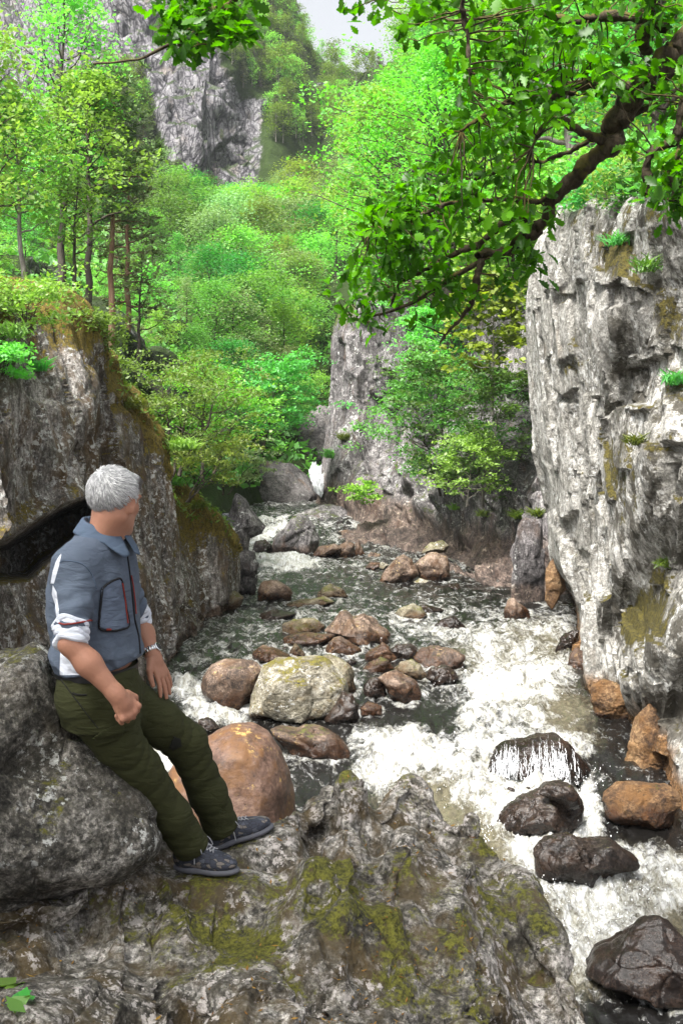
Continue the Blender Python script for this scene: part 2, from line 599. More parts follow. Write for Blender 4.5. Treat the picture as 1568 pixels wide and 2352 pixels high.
def water_mat():
    m = M('river_water')
    p = m.pos()
    foam = m.attr('foam'); murk = m.attr('murk')
    fl = m.map(p, scale=(1.5, 1.0, 1))
    n1 = m.noise(fl, 2.2, 6, .68, 1.2)
    n2 = m.noise(m.map(p, scale=(1.5, 1, 1), loc=(4, 4, 0)), 9, 5, .72, 1.0)
    n3 = m.noise(m.map(p, scale=(1.6, 1, 1), loc=(1, 9, 0)), 30, 3, .7, .6)
    ns = m.math('ADD', m.math('ADD', m.math('MULTIPLY', n1, .66), m.math('MULTIPLY', n2, .38)), m.math('MULTIPLY', n3, .1))
    f = m.math('ADD', foam, m.math('MULTIPLY', m.math('SUBTRACT', ns, .57), 3.0))
    ff = m.sstep(f, .30, .86)
    # aerated, tea coloured water between foam
    mk = m.sstep(m.math('ADD', murk, m.math('MULTIPLY', m.math('SUBTRACT', n2, .5), .8)), .2, .9)
    deep = m.mix(mk, (.006, .0055, .005), (.17, .15, .095))
    st = m.noise(m.map(p, scale=(3.4, 1.0, 1), rot=(0, 0, .25), loc=(2, 5, 0)), 2.6, 7, .72, 1.4)
    st2 = m.noise(m.map(p, scale=(2.2, 1.0, 1), rot=(0, 0, -.2), loc=(9, 1, 0)), 11, 5, .7, 1.0)
    sk = m.math('ADD', m.math('MULTIPLY', st, .6), m.math('MULTIPLY', st2, .4))
    fcol = m.ramp(sk, [(.40, (.30, .29, .235)), (.48, (.52, .515, .47)), (.56, (.76, .77, .77)), (.64, (.84, .85, .86))])
    h = m.math('ADD', m.math('MULTIPLY', n2, .5), m.math('MULTIPLY', n3, .22))
    h = m.math('ADD', h, m.math('MULTIPLY', m.math('MULTIPLY', ff, sk), .8))
    nb = m.bump(h, .9, .14)
    nw = m.bump(h, .55, .06)
    wat = m.bsdf(deep, .07, nw, spec=.6)
    fo = m.bsdf(fcol, .75, nb, spec=.3)
    return m.done(m.n('MixShader', {0: ff, 1: wat, 2: fo}).outputs[0])


MT['water'] = water_mat()


def flat_mat(name, col, rough=.7, nscale=0, var=.3, bump=0, spec=.3, metallic=0, bscale=None):
    m = M(name)
    p = m.objc()
    c = col
    nb = None
    if nscale:
        n = m.noise(p, nscale, 5, .65)
        c = m.mix(n, tuple(x * (1 - var) for x in col), tuple(x * (1 + var) for x in col))
        if bump:
            nb = m.bump(m.noise(p, bscale or nscale * 3, 4, .6), bump, .01)
    return m.done(m.bsdf(c, rough, nb, spec, Metallic=metallic))


MT['foam'] = flat_mat('white_water', (.9, .91, .93), .7, 12, .08, .6)
# foliage
MT['oakleaf'] = leaf_mat('oak_leaf', (.026, .08, .009), (.10, .25, .024), (1.5, 1.8, .5), .5, .42, .3, 0)
MT['oakbright'] = leaf_mat('oak_leaf_bright', (.08, .2, .012), (.13, .3, .02), (1.6, 1.9, .5), .55, .45, .3, 0)
MT['leaf_fresh'] = leaf_mat('fresh_leaf', (.15, .31, .045), (.26, .46, .085), (1.3, 1.5, .6), .45)
MT['leaf_yellow'] = leaf_mat('yellow_leaf', (.15, .32, .025), (.25, .47, .05), (1.3, 1.4, .5), .45)
MT['leaf_mid'] = leaf_mat('mid_leaf', (.085, .225, .035), (.16, .35, .065), (1.3, 1.5, .6), .42)
MT['leaf_deep'] = leaf_mat('deep_leaf', (.04, .125, .02), (.085, .22, .035), (1.3, 1.5, .6), .4)
MT['leaf_grey'] = leaf_mat('grey_leaf', (.16, .27, .10), (.27, .41, .18), (1.2, 1.3, .7), .4)
MT['needle'] = leaf_mat('pine_needle', (.08, .14, .045), (.16, .23, .085), (1.1, 1.2, .7), .3)
MT['grassy'] = leaf_mat('grass_blade', (.07, .16, .015), (.16, .27, .03), (1.3, 1.4, .5), .4)
MT['bark'] = bark_mat('grey_bark', (.03, .025, .02), (.1, .085, .07), .1)
MT['bark_pale'] = bark_mat('pale_bark', (.09, .08, .07), (.3, .28, .25), .1)
MT['bark_pine'] = bark_mat('pine_bark', (.1, .055, .035), (.24, .15, .1), 0)
MT['bark_oak'] = bark_mat('oak_bark', (.02, .015, .01), (.085, .065, .045), .45, 1.5)


def spill_mat():
    m = M('spilling_water')
    f = m.bsdf((.85, .87, .9), .4, spec=.5)
    t = m.n('BsdfTransparent', {'Color': (1, 1, 1, 1)}).outputs[0]
    k = m.sstep(m.noise(m.map(m.pos(), scale=(1, 1, .4)), 60, 4, .7), .38, .62)
    return m.done(m.n('MixShader', {0: k, 1: t, 2: f}).outputs[0])


MT['spill'] = spill_mat()
MT['litter'] = leaf_mat('dry_leaf', (.16, .07, .02), (.3, .2, .08), (1, 1, 1), .15, .8, .2, 0)


def fall_mat():
    m = M('falling_water')
    k = m.noise(m.map(m.pos(), scale=(3, 3, .35)), 2.2, 6, .7, .3)
    c = m.ramp(k, [(.36, (.28, .29, .3)), (.47, (.7, .72, .74)), (.6, (.9, .91, .93))])
    return m.done(m.bsdf(c, .6, m.bump(k, 1, .3), .3))


MT['fall'] = fall_mat()
# ------------------------------------------------------------------ land
def blocky(p, sc, amp, groove=.25, warp=.3, tilt=1.0, soft=.18):
    """angular broken-rock relief: each block steps in or out and leans its own way"""
    q = p * sc
    q = q + warp * np.stack([pn(q * .9 + 11), pn(q * .9 + 31), pn(q * .9 + 57)], -1)
    f1, f2, h = cells(q, soft)
    e = sstep(0, .07, f2 - f1)
    return amp * h - amp * groove * (1 - e)


def sheet(name, G, n, disp, mat, moss=None, wet=True, label=None, cat=None, kind=None, group=None, extra=None, flip=None, thing=True):
    """G: control world points (rows, cols, 3); n=(rows, cols) samples; disp(points, s, t) -> offset along normal"""
    G = catmull(catmull(G, n[0], 0), n[1], 1)
    N = grid_normals(G)
    tow = (N * (CAM - G)).sum(-1)
    if (tow.mean() < 0) if flip is None else flip: N = -N
    s, t = np.meshgrid(np.linspace(0, 1, n[0]), np.linspace(0, 1, n[1]), indexing='ij')
    d = disp(G, s, t)
    G2 = G + N * d[..., None]
    if extra is not None: G2 = extra(G2, s, t)
    V = G2.reshape(-1, 3)
    at = {}
    zz = V[:, 2] - water_z(V[:, 1])
    if wet is not False:
        at['wet'] = sstep(wet if wet is not True else .5, -.05, zz + .25 * fbm(V * 1.3, 2))
    at['moss'] = moss(G2, s, t).ravel() if moss is not None else np.zeros(len(V))
    o = link(name, new_mesh(name, V, grid_faces(n[1], n[0]), True, at), mat, label=label, cat=cat, kind=kind, group=group)
    sharpen(o, 36)
    return o, G2


def bw(u, v, y, dz=0):
    p = P(u, v, y); p[..., 2] += dz
    return p


# --- ground under everything, reaching the horizon
gx, gy = np.meshgrid(np.linspace(-1500, 1500, 40), np.linspace(-1200, 1800, 40))
gv = np.stack([gx, gy, np.full_like(gx, -2.2)], -1).reshape(-1, 3)
link('ground', new_mesh('ground', gv, grid_faces(40, 40)), MT['dark_rock'], kind='structure')

# --- river
Z2 = lambda P_: [(459.3 + a * .4394, 1033.5 + b * .4394) for a, b in P_]
Z3 = lambda P_: [(976.1 + a * .3905, 1033.5 + b * .3905) for a, b in P_]
Z5 = lambda P_: [(746.4 + a * .524, 1665.0 + b * .524) for a, b in P_]
WAKES = [Z2([(0, 1240), (15, 1180), (60, 1120), (130, 1092), (230, 1090), (300, 1112), (335, 1150), (300, 1260), (270, 1320), (240, 1366), (130, 1368), (60, 1330), (15, 1290)]),
         Z2([(610, 1090), (680, 1062), (740, 1088), (790, 1130), (812, 1200), (822, 1265), (760, 1290), (680, 1200)]),
         Z2([(745, 1250), (800, 1265), (832, 1330), (832, 1400), (795, 1455), (700, 1460), (640, 1420), (700, 1330)]),
         Z2([(355, 1460), (410, 1450), (480, 1468), (540, 1440), (600, 1445), (680, 1470), (740, 1510), (785, 1560), (792, 1600), (740, 1618), (640, 1618), (540, 1634), (475, 1620), (430, 1540), (390, 1490)]),
         Z2([(272, 1060), (320, 1022), (370, 1030), (430, 1058), (495, 1085), (420, 1112), (320, 1120), (280, 1092)]),
         Z2([(465, 1050), (495, 1008), (530, 1040), (558, 1085), (475, 1090)]),
         Z2([(648, 1065), (690, 983), (730, 973), (790, 1008), (842, 1045), (842, 1085), (740, 1090)]),
         Z2([(1105, 1085), (1140, 1038), (1200, 1020), (1280, 1028), (1345, 1048), (1373, 1080), (1377, 1132), (1320, 1157), (1180, 1154), (1118, 1124)]),
         Z2([(1178, 1195), (1210, 1148), (1280, 1128), (1340, 1158), (1367, 1190), (1330, 1232), (1240, 1244)]),
         Z2([(928, 1190), (970, 1158), (1030, 1146), (1090, 1178), (1142, 1214), (1172, 1280), (1152, 1325), (1060, 1336), (990, 1302), (958, 1240)]),
         Z2([(828, 1345), (880, 1313), (952, 1344), (958, 1388), (900, 1400), (838, 1384)]),
         Z2([(988, 892), (1030, 828), (1110, 797), (1162, 820), (1192, 862), (1150, 896)]),
         Z2([(1218, 920), (1270, 884), (1330, 874), (1382, 915), (1408, 942), (1340, 958), (1280, 946)]),
         Z3([(460, 1012), (463, 940), (490, 880), (520, 866), (560, 900), (612, 950), (622, 1000), (560, 1018)]),
         Z5([(668, 238), (700, 160), (760, 110), (860, 85), (950, 60), (1040, 53), (1092, 85), (1142, 140), (1178, 190), (1172, 240), (1090, 238), (1000, 262), (850, 246)]),
         Z5([(742, 455), (760, 398), (800, 350), (870, 320), (950, 295), (985, 270), (1040, 262), (1090, 290), (1118, 330), (1127, 390), (1122, 432), (1090, 468), (950, 515), (870, 534), (790, 514)]),
         Z5([(935, 305), (960, 265), (1010, 248), (1075, 262), (1112, 300), (1122, 350), (1060, 345), (990, 330)]),
         Z5([(865, 310), (880, 272), (915, 275), (935, 300), (910, 322)]),
         Z5([(902, 560), (930, 510), (1000, 480), (1060, 470), (1122, 515), (1170, 530), (1240, 513), (1310, 548), (1367, 580), (1378, 628), (1290, 645), (1205, 705), (1150, 755), (1095, 700), (1000, 690), (935, 670)]),
         Z5([(1118, 1118), (1160, 1040), (1250, 990), (1330, 910), (1400, 860), (1470, 846), (1530, 880), (1570, 930), (1640, 1010), (1660, 1260), (1400, 1225), (1300, 1165), (1200, 1138)])]
wv_rows = np.geomspace(4.2, 58, 470)
wu_cols = np.arange(-260, 1760, 4.6)
WU, WYY = np.meshgrid(wu_cols, wv_rows)
WX = (WU - 784) / S * WYY
WXb = WX.copy()
WZZ = water_z(WYY)
_pw = np.stack([WX, WYY, WZZ], -1)
FU, FV = proj(_pw)
_n = np.stack([WX, WYY, 0 * WX], -1)
_k = np.clip(12 / WYY, .35, 1.3)
FU = FU + _k * 30 * fbm(_n * np.array([1.1, .7, 1]) + 3, 4); FV = FV + _k * 22 * fbm(_n * np.array([1.1, .7, 1]) + 13, 4)


def poly_sd(u, v, poly):
    """signed distance (negative inside) to polygon in image units"""
    poly = np.array(poly, float)
    a = poly; b = np.roll(poly, -1, 0)
    d = np.full(u.shape, 1e9); ins = np.zeros(u.shape, bool)
    for (x0, y0), (x1, y1) in zip(a, b):
        ex, ey = x1 - x0, y1 - y0
        t = np.clip(((u - x0) * ex + (v - y0) * ey) / (ex * ex + ey * ey + 1e-9), 0, 1)
        d = np.minimum(d, np.hypot(u - x0 - t * ex, v - y0 - t * ey))
        c = ((y0 <= v) != (y1 <= v)) & (u < x0 + (v - y0) * ex / (ey if abs(ey) > 1e-9 else 1e-9))
        ins ^= c
    return np.where(ins, -d, d)


def reg(poly, feather, val=1.0):
    return val * sstep(feather * 1.9, -feather * 1.9, poly_sd(FU, FV, poly))


foam = .24 + .17 * sstep(13, 18, WYY)  # streak foam, raised upstream; also paints in ripple glints and silvery sky reflection
murk = np.full(FU.shape, .05)
mx = lambda a, b: np.maximum(a, b)
foam = mx(foam, reg([(1330, 1402), (1250, 1422), (1160, 1436), (1085, 1436), (1010, 1440), (930, 1428), (890, 1440), (960, 1465), (1060, 1480), (1075, 1530), (1062, 1580),
                     (1000, 1612), (960, 1640), (880, 1668), (800, 1680), (810, 1730), (780, 1790), (860, 1840), (960, 1800), (1020, 1850), (1100, 1910), (1190, 2000), (1255, 2130),
                     (1330, 2310), (1430, 2230), (1600, 2080), (1600, 1960), (1410, 1930), (1360, 1850), (1330, 1760), (1380, 1690), (1250, 1640), (1330, 1600), (1310, 1520), (1330, 1470)], 22, .78))
foam = mx(foam, reg([(1080, 1550), (1290, 1500), (1310, 1560), (1200, 1600), (1120, 1640), (1060, 1660), (1000, 1700), (1050, 1720), (1100, 1760), (1090, 1830), (1020, 1830), (960, 1780),
                     (830, 1830), (800, 1760), (860, 1720), (980, 1640)], 26, 1.0))
foam = mx(foam, reg([(1100, 1780), (1380, 1790), (1400, 1930), (1350, 1990), (1200, 1990), (1120, 1900)], 20, .92))
foam = mx(foam, reg([(1180, 1990), (1240, 2000), (1280, 2080), (1400, 2070), (1600, 2010), (1600, 2090), (1480, 2110), (1380, 2180), (1330, 2270), (1280, 2180)], 20, .78))
foam = mx(foam, reg([(575, 1268), (700, 1276), (740, 1290), (720, 1312), (640, 1318), (585, 1310)], 7, .95))
foam = mx(foam, reg([(700, 1280), (850, 1282), (820, 1300), (700, 1318), (640, 1325)], 9, .5))
foam = mx(foam, reg([(570, 1190), (670, 1188), (664, 1215), (650, 1232), (628, 1240), (610, 1280), (560, 1275)], 7, .8))
foam = mx(foam, reg([(395, 1548), (440, 1548), (470, 1560), (475, 1610), (560, 1640), (600, 1665), (480, 1680), (420, 1640), (395, 1600)], 12, .85))
foam = mx(foam, reg([(320, 1660), (420, 1680), (440, 1780), (330, 1800), (250, 1840), (260, 1740)], 14, .95))
foam = mx(foam, reg([(520, 1395), (640, 1392), (780, 1388), (800, 1415), (720, 1445), (640, 1435), (560, 1440), (510, 1425)], 12, .42))
foam = mx(foam, reg([(560, 1400), (680, 1395), (770, 1405), (680, 1428), (600, 1418)], 8, .55))
foam = mx(foam, reg([(400, 1450), (640, 1440), (640, 1490), (480, 1530), (390, 1530)], 18, .3))
foam = mx(foam, reg([(740, 1365), (900, 1360), (960, 1378), (860, 1395), (740, 1395)], 10, .42))
foam = mx(foam, reg([(940, 1380), (1150, 1390), (1180, 1420), (1040, 1440), (900, 1440)], 12, .5))
foam = mx(foam, reg([(820, 1530), (960, 1570), (990, 1640), (860, 1660), (800, 1600)], 14, .35))
# calmer dark tongues
dark = reg([(960, 1610), (1070, 1600), (1050, 1690), (930, 1680), (800, 1690), (790, 1660), (880, 1640)], 14, 1)
dark = mx(dark, reg([(1370, 1690), (1450, 1700), (1460, 1840), (1420, 1880), (1400, 1840), (1370, 1760)], 12, .8))
dark = mx(dark, reg([(1340, 2230), (1600, 2160), (1700, 2600), (1340, 2500), (1330, 2320)], 26, 1))
dark = mx(dark, reg([(680, 1780), (780, 1790), (800, 1830), (690, 1860)], 16, .8))
dark = mx(dark, reg([(860, 1310), (1330, 1350), (1330, 1395), (1200, 1390), (960, 1375), (640, 1370), (640, 1335)], 10, .6))
foam = foam * (1 - dark) + .2 * dark
murk = mx(murk, reg([(1000, 1460), (1330, 1400), (1330, 1560), (1400, 1700), (1300, 1760), (1080, 1740), (900, 1760), (830, 1840), (1300, 2320), (1600, 2250), (1600, 1950), (1380, 1930), (1300, 1800),
                     (1050, 1560)], 40, .55))
olive = reg([(1150, 1450), (1300, 1440), (1310, 1500), (1200, 1530), (1090, 1520)], 14, .55)
foam -= olive * .38
olive2 = reg([(1120, 1640), (1300, 1610), (1370, 1680), (1200, 1700), (1080, 1680)], 16, .5)
foam -= olive2 * .32
foam -= reg([(980, 1840), (1010, 1770), (1110, 1720), (1120, 1760), (1060, 1810)], 14, .25)
wp = np.stack([WX, WYY, 0 * WX], -1)
rgh = np.clip(foam, 0, 1)
wave = .03 * fbm(wp * np.array([2.6, 1.3, 1]), 4) + .022 * fbm(wp * np.array([5, 2.6, 1]) + 8, 3, ridged=True) + (.03 + .17 * rgh) * fbm(wp * np.array([1.7, 1.1, 1]) + 5, 4) * (.35 + .65 * rgh)
wave += .065 * rgh * fbm(wp * np.array([5.5, 3, 1]), 4, ridged=True) + .02 * fbm(wp * np.array([9, 6, 1]) + 31, 3)
# standing waves over the drop
wave += .16 * reg([(1080, 1470), (1310, 1430), (1310, 1530), (1100, 1550)], 20, 1) * np.cos((WYY - 15.5) * 1.6)
WZZ = WZZ + wave
# carry foam through x spread a little so the river is wide enough beyond the view
for bp_ in WAKES:
    bp_ = np.array(bp_); h_ = np.ptp(bp_[:, 1])
    low_ = sstep(bp_[:, 1].min() + .35 * h_, bp_[:, 1].min() + .7 * h_, FV)
    foam = np.maximum(foam, .62 * sstep(20, 2, np.abs(poly_sd(FU, FV, bp_))) * low_)
wm = new_mesh('river', np.stack([WX, WYY, WZZ], -1).reshape(-1, 3), grid_faces(len(wu_cols), len(wv_rows)), True,
              {'foam': foam.ravel(), 'murk': murk.ravel()})
link('water', wm, MT['water'], kind='structure')

# --- left cliff
cl = [  # ridge, then base for each column
    ((-420, 470, 11.0), (-420, 1850, 8.0)), ((-180, 560, 12.3), (-180, 1850, 9.3)), ((0, 640, 14), (0, 1720, 11)), ((90, 680, 15), (70, 1700, 12)), ((180, 740, 16), (150, 1680, 13)),
    ((240, 810, 17), (220, 1660, 14)), ((290, 920, 17.8), (290, 1620, 15.2)), ((340, 1000, 18.6), (350, 1580, 16.8)), ((380, 1075, 19.5), (398, 1545, 18.2)), ((440, 1165, 20.6), (450, 1500, 19.6)),
    ((490, 1200, 21.4), (492, 1450, 21.2)), ((522, 1245, 22.6), (512, 1420, 22.3)), ((536, 1262, 24), (524, 1400, 23.6)), ((532, 1275, 28), (520, 1390, 28))]
G = []
for (r, b) in cl:
    r = np.array(r, float); b = np.array(b, float)
    colp = [P(r[0] - 60, r[1] + 10, r[2] + 5), P(r[0] - 12, r[1] - 4, r[2] + 1.2), P(*r)]
    for f in (.12, .3, .5, .7, .88, 1.0):
        bulge = -.35 * math.sin(f * math.pi)
        yy = r[2] + (b[2] - r[2]) * f + bulge
        colp.append(P(r[0] + (b[0] - r[0]) * f, r[1] + (b[1] - r[1]) * f, yy))
    G.append(colp)
G = np.array(G).transpose(1, 0, 2)
cave = [(-60, 1262), (15, 1243), (60, 1215), (100, 1190), (150, 1160), (205, 1142), (214, 1165), (205, 1225), (150, 1262), (100, 1296), (66, 1330), (-60, 1345)]


def disp_l(p, s, t):
    d = blocky(p, np.array([.55, .55, .3]), .3, warp=.15) + blocky(p, np.array([1.6, 1.6, .7]), .1, warp=.2) + blocky(p, np.array([4.5, 4.5, 1.8]), .03)
    d += .1 * fbm(p * np.array([.8, .8, .35]), 3) + .025 * fbm(p * np.array([5, 5, 1.6]), 4, ridged=True)
    return d * sstep(.0, .2, s) + .1 * fbm(p * 1.5, 4) * (1 - sstep(0, .2, s))


def cave_l(G2, s, t):
    u, v = proj(G2)
    d = poly_sd(u, v, cave)
    m = sstep(6, -20, d)
    up = sstep(0, -45, (v - (1300 - .35 * np.clip(u, 0, 330)))) * sstep(70, 15, np.abs(d))
    ray = (G2 - CAM) / np.linalg.norm(G2 - CAM, axis=-1)[..., None]
    return G2 + ray * (m * 2.4)[..., None] - ray * (.25 * sstep(60, 0, np.abs(d)) * (v < 1260) * (1 - m))[..., None]


def moss_l(G2, s, t):
    return np.clip(.8 * sstep(.42, .25, s) + .55 * sstep(.6, .25, s) * sstep(.38, .5, t) + .25 * fbm(G2 * .8, 3), -.5, 1.2)


cliff_left, CLG = sheet('cliff', G, (330, 420), disp_l, MT['cliff_l'], moss=moss_l, wet=.4, extra=cave_l, label='dark streaked rock wall with mossy top edge and black cave behind the man', cat='cliff')

# --- right cliff: nearly parallel to the view, stepping towards the camera
cr = [  # (u at each level), depth
    # v:     430          560          700         850         1000        1150         1290        1380        1470        1560        1660        1760       1900        2050
    (30.0, [1330, 1275, 1262, 1262, 1268, 1290, 1310, 1330, 1340, 1340, 1370, 1400, 1420, 1440]),
    (23.0, [1300, 1245, 1222, 1222, 1228, 1262, 1276, 1316, 1324, 1318, 1330, 1350, 1390, 1420]),
    (20.5, [1288, 1228, 1206, 1212, 1218, 1250, 1262, 1320, 1322, 1312, 1330, 1360, 1390, 1420]),
    (19.0, [1295, 1240, 1222, 1228, 1238, 1262, 1280, 1326, 1324, 1316, 1345, 1370, 1400, 1425]),
    (17.6, [1320, 1280, 1275, 1280, 1290, 1300, 1315, 1340, 1336, 1330, 1362, 1390, 1410, 1430]),
    (16.6, [1345, 1320, 1330, 1335, 1345, 1350, 1358, 1362, 1356, 1356, 1390, 1420, 1425, 1440]),
    (15.3, [1365, 1350, 1366, 1384, 1392, 1394, 1392, 1388, 1384, 1390, 1425, 1446, 1440, 1450]),
    (14.6, [1385, 1378, 1392, 1404, 1412, 1414, 1412, 1408, 1404, 1412, 1442, 1462, 1452, 1462]),
    (13.8, [1430, 1430, 1440, 1450, 1455, 1458, 1456, 1450, 1446, 1452, 1472, 1492, 1482, 1490]),
    (13.0, [1490, 1495, 1500, 1505, 1505, 1505, 1505, 1500, 1496, 1500, 1512, 1526, 1520, 1525]),
    (12.3, [1560, 1560, 1560, 1560, 1560, 1560, 1560, 1556, 1552, 1550, 1556, 1562, 1560, 1560]),
    (11.2, [1680, 1680, 1680, 1680, 1680, 1680, 1680, 1680, 1680, 1680, 1680, 1680, 1680, 1680]),
    (9.5, [1900, 1900, 1900, 1900, 1900, 1900, 1900, 1900, 1900, 1900, 1900, 1900, 1900, 1900])]
crv = [430, 560, 700, 850, 1000, 1150, 1290, 1380, 1470, 1560, 1660, 1760, 1900, 2050]
G = np.zeros((len(crv) + 2, len(cr), 3))
for j, (y, us) in enumerate(cr):
    for i, v in enumerate(crv):
        topv = {0: 440, 1: 470, 2: 495, 3: 490, 4: 478, 5: 470, 6: 470}.get(j, 470)
        vv = topv + (v - 430) * (560 - topv) / 130 if v < 560 else v
        # convert level to a constant height measured at the 16 m plane so strata run level
        yy = y
        if j >= 7 and i >= 2:
            yy = y + .35 * math.sin(i * 1.7 + j)
        G[i + 2, j] = P(us[i], vv, yy)
    top = G[2, j]
    G[1, j] = top + np.array([.5, .5, .25])
    G[0, j] = top + np.array([4.5, 2.5, 1.6])


def slabs(a, z, n, rg, w=(.25, .8), h=(.35, 1.9), lift=.32, slope=2.6, amin=None, amax=None, zmin=None, zmax=None):
    """flat faced blocks standing proud of a wall: a along the wall, z up"""
    amin = a.min() if amin is None else amin; amax = a.max() if amax is None else amax
    zmin = z.min() if zmin is None else zmin; zmax = z.max() if zmax is None else zmax
    out = np.zeros(a.shape)
    for k in range(n):
        ca, cz = rg.uniform(amin, amax), rg.uniform(zmin, zmax)
        f = rg.uniform(.35, 1) ** 1.4
        ww, hh = w[0] + (w[1] - w[0]) * f * rg.uniform(.6, 1), h[0] + (h[1] - h[0]) * f * rg.uniform(.6, 1)
        th = rg.normal() * .12
        x = (a - ca) * math.cos(th) + (z - cz) * math.sin(th); y = -(a - ca) * math.sin(th) + (z - cz) * math.cos(th)
        x = x + rg.normal() * .18 * y                                   # skewed joints
        e = np.minimum(ww - np.abs(x) * (1 + .25 * np.sign(x) * rg.normal() * .5), hh - np.abs(y) - .3 * np.abs(x) * rg.random())
        top = lift * rg.uniform(.15, 1) * (.4 + .6 * f) + rg.normal() * .16 * x + rg.normal() * .05 * y
        out = np.maximum(out, np.where(e > 0, np.minimum(np.maximum(top, .01), e * slope), 0))
    return out


def along(p):
    m = p[p.shape[0] // 2]
    a = np.concatenate([[0], np.cumsum(np.linalg.norm(np.diff(m, axis=0), axis=1))])
    return np.broadcast_to(a, p.shape[:2])


def disp_r(p, s, t):
    a = along(p) + .05 * fbm(p * 1.5, 2); z = p[..., 2] + .06 * fbm(p * 1.5 + 7, 2)
    rg = np.random.default_rng(8)
    d = slabs(a, z, 320, rg, (.3, 1.1), (.5, 2.6), .25) + slabs(a, z, 520, rg, (.12, .42), (.2, .9), .15, 4) + slabs(a, z, 1300, rg, (.05, .16), (.08, .35), .06, 4)
    d += .02 * fbm(p * np.array([3, 3, 1.2]), 4, ridged=True) + .05 * fbm(p * .9, 3)
    return d * sstep(.02, .2, s) * (.3 + .7 * sstep(.18, .5, t)) + .12 * fbm(p * 1.3, 4) * (1 - sstep(.1, .25, s)) - .12


def moss_r(G2, s, t):
    u, v = proj(G2)
    m = np.full(u.shape, -.1); nz1 = fbm(G2 * 1.6, 4)
    for poly, val in [([(1300, 500), (1580, 480), (1580, 700), (1440, 680), (1370, 600)], .55), ([(1290, 790), (1340, 760), (1350, 850), (1290, 870)], .7),
                      ([(1375, 720), (1400, 900), (1370, 880), (1355, 740)], .6), ([(1370, 1000), (1450, 980), (1440, 1160), (1375, 1150)], .75), ([(1430, 1300), (1530, 1290), (1530, 1470), (1430, 1480)], .85),
                      ([(1470, 1020), (1570, 1000), (1570, 1240), (1400, 1210)], .35), ([(1440, 600), (1580, 600), (1580, 820), (1500, 760)], .5)]:
        m = np.maximum(m, (val * .75) * sstep(26, -26, poly_sd(u + 26 * nz1, v + 40 * nz1, poly)))
    return m + .18 * nz1


def wet_fix(o, G2, fn):
    a = o.data.attributes['wet']
    cur = np.empty(len(a.data), np.float32); a.data.foreach_get('value', cur)
    a.data.foreach_set('value', np.clip(fn(cur.reshape(G2.shape[:2]), G2), 0, 1).ravel().astype(np.float32))


cliff_right, CRG = sheet('cliff', G, (560, 330), disp_r, MT['cliff_r'], moss=moss_r, wet=.9, label='tall pale grey rock wall with moss patches rising from the rapids', cat='cliff')

_u, _v = proj(CRG)
_c = np.maximum(sstep(1360, 1420, _u + 30 * fbm(CRG * 1.2, 3)) * .9, .22) * sstep(1900, 1650, _v)
_at = cliff_right.data.attributes.new('crust', 'FLOAT', 'POINT'); _at.data.foreach_set('value', _c.ravel().astype(np.float32))

# --- mossy bank sloping up behind the right cliff's top, built into the hill below
# --- middle cliff across the pool, with its foot shelf
cm = [  # top, mid, foot, shelf base
    ((800, 730, 62), (800, 950, 62), (800, 1120, 60), (790, 1200, 58)),
    ((782, 735, 46), (775, 950, 44), (745, 1130, 43), (720, 1230, 40)),
    ((775, 745, 42), (768, 940, 41.5), (750, 1150, 39), (690, 1270, 33.5)),
    ((815, 715, 40.5), (800, 940, 39.5), (790, 1175, 36.5), (760, 1292, 31.5)),
    ((870, 690, 39.5), (880, 940, 38.5), (860, 1190, 35), (840, 1296, 30.8)),
    ((940, 700, 38), (950, 950, 36.5), (945, 1200, 33.5), (940, 1300, 30)),
    ((1010, 700, 36.5), (1020, 960, 35), (1030, 1190, 31.5), (1030, 1330, 27.2)),
    ((1100, 690, 35), (1110, 950, 33), (1120, 1185, 29.5), (1110, 1372, 24.5)),
    ((1180, 690, 33.5), (1190, 950, 31.5), (1200, 1190, 27.5), (1190, 1378, 24)),
    ((1300, 690, 31), (1300, 950, 29), (1300, 1200, 25.5), (1290, 1395, 22.8)),
    ((1420, 690, 29), (1420, 950, 27), (1420, 1200, 24.5), (1410, 1420, 21.8))]
G = []
for a, b, c, d in cm:
    a, b, c, d = (np.array(k, float) for k in (a, b, c, d))
    bump_ = (a + b) / 2 + np.array([0, 0, -.4])
    e = (c + d) / 2 + np.array([0, -6, .2])
    low = P(*d) + np.array([0, -.3, -.9])
    topb = P(*a) + np.array([.3, 5, .8])
    G.append([topb, P(*a), P(*bump_), P(*b), P(*((b + c) / 2)), P(*c), P(*e), P(*d), low])
G = np.array(G).transpose(1, 0, 2)


def disp_m(p, s, t):
    sh = sstep(.6, .72, s)
    a = along(p) + .1 * fbm(p * .7, 2); z = p[..., 2] + .15 * fbm(p * .7 + 7, 2)
    rg = np.random.default_rng(31)
    wall = slabs(a, z, 130, rg, (.6, 2.0), (.8, 3.2), .8) + slabs(a, z, 420, rg, (.25, .8), (.3, 1.2), .28) + slabs(a, z, 500, rg, (.12, .3), (.15, .5), .1) + .25 * fbm(p * .35, 3)
    shelf = (.3 + .7 * sstep(.15, .4, t)) * blocky(p, np.array([.5, .6, 1.0]), .38, groove=.3, warp=.15, soft=.1) + blocky(p, np.array([1.6, 1.4, 2]), .13, groove=.5, soft=.12) + blocky(p + 3, 4.0, .04, soft=.15)
    return wall * (1 - sh) * (.15 + .85 * sstep(.2, .42, t)) + shelf * sh + .06 * fbm(p * 1.1, 4) + .03 * fbm(p * 3, 3, ridged=True)


def moss_m(G2, s, t):
    return .45 * sstep(.22, .1, s) - .25 * sstep(.6, .7, s) + .3 * sstep(.12, .08, t) + .12 * fbm(G2 * .7, 2)


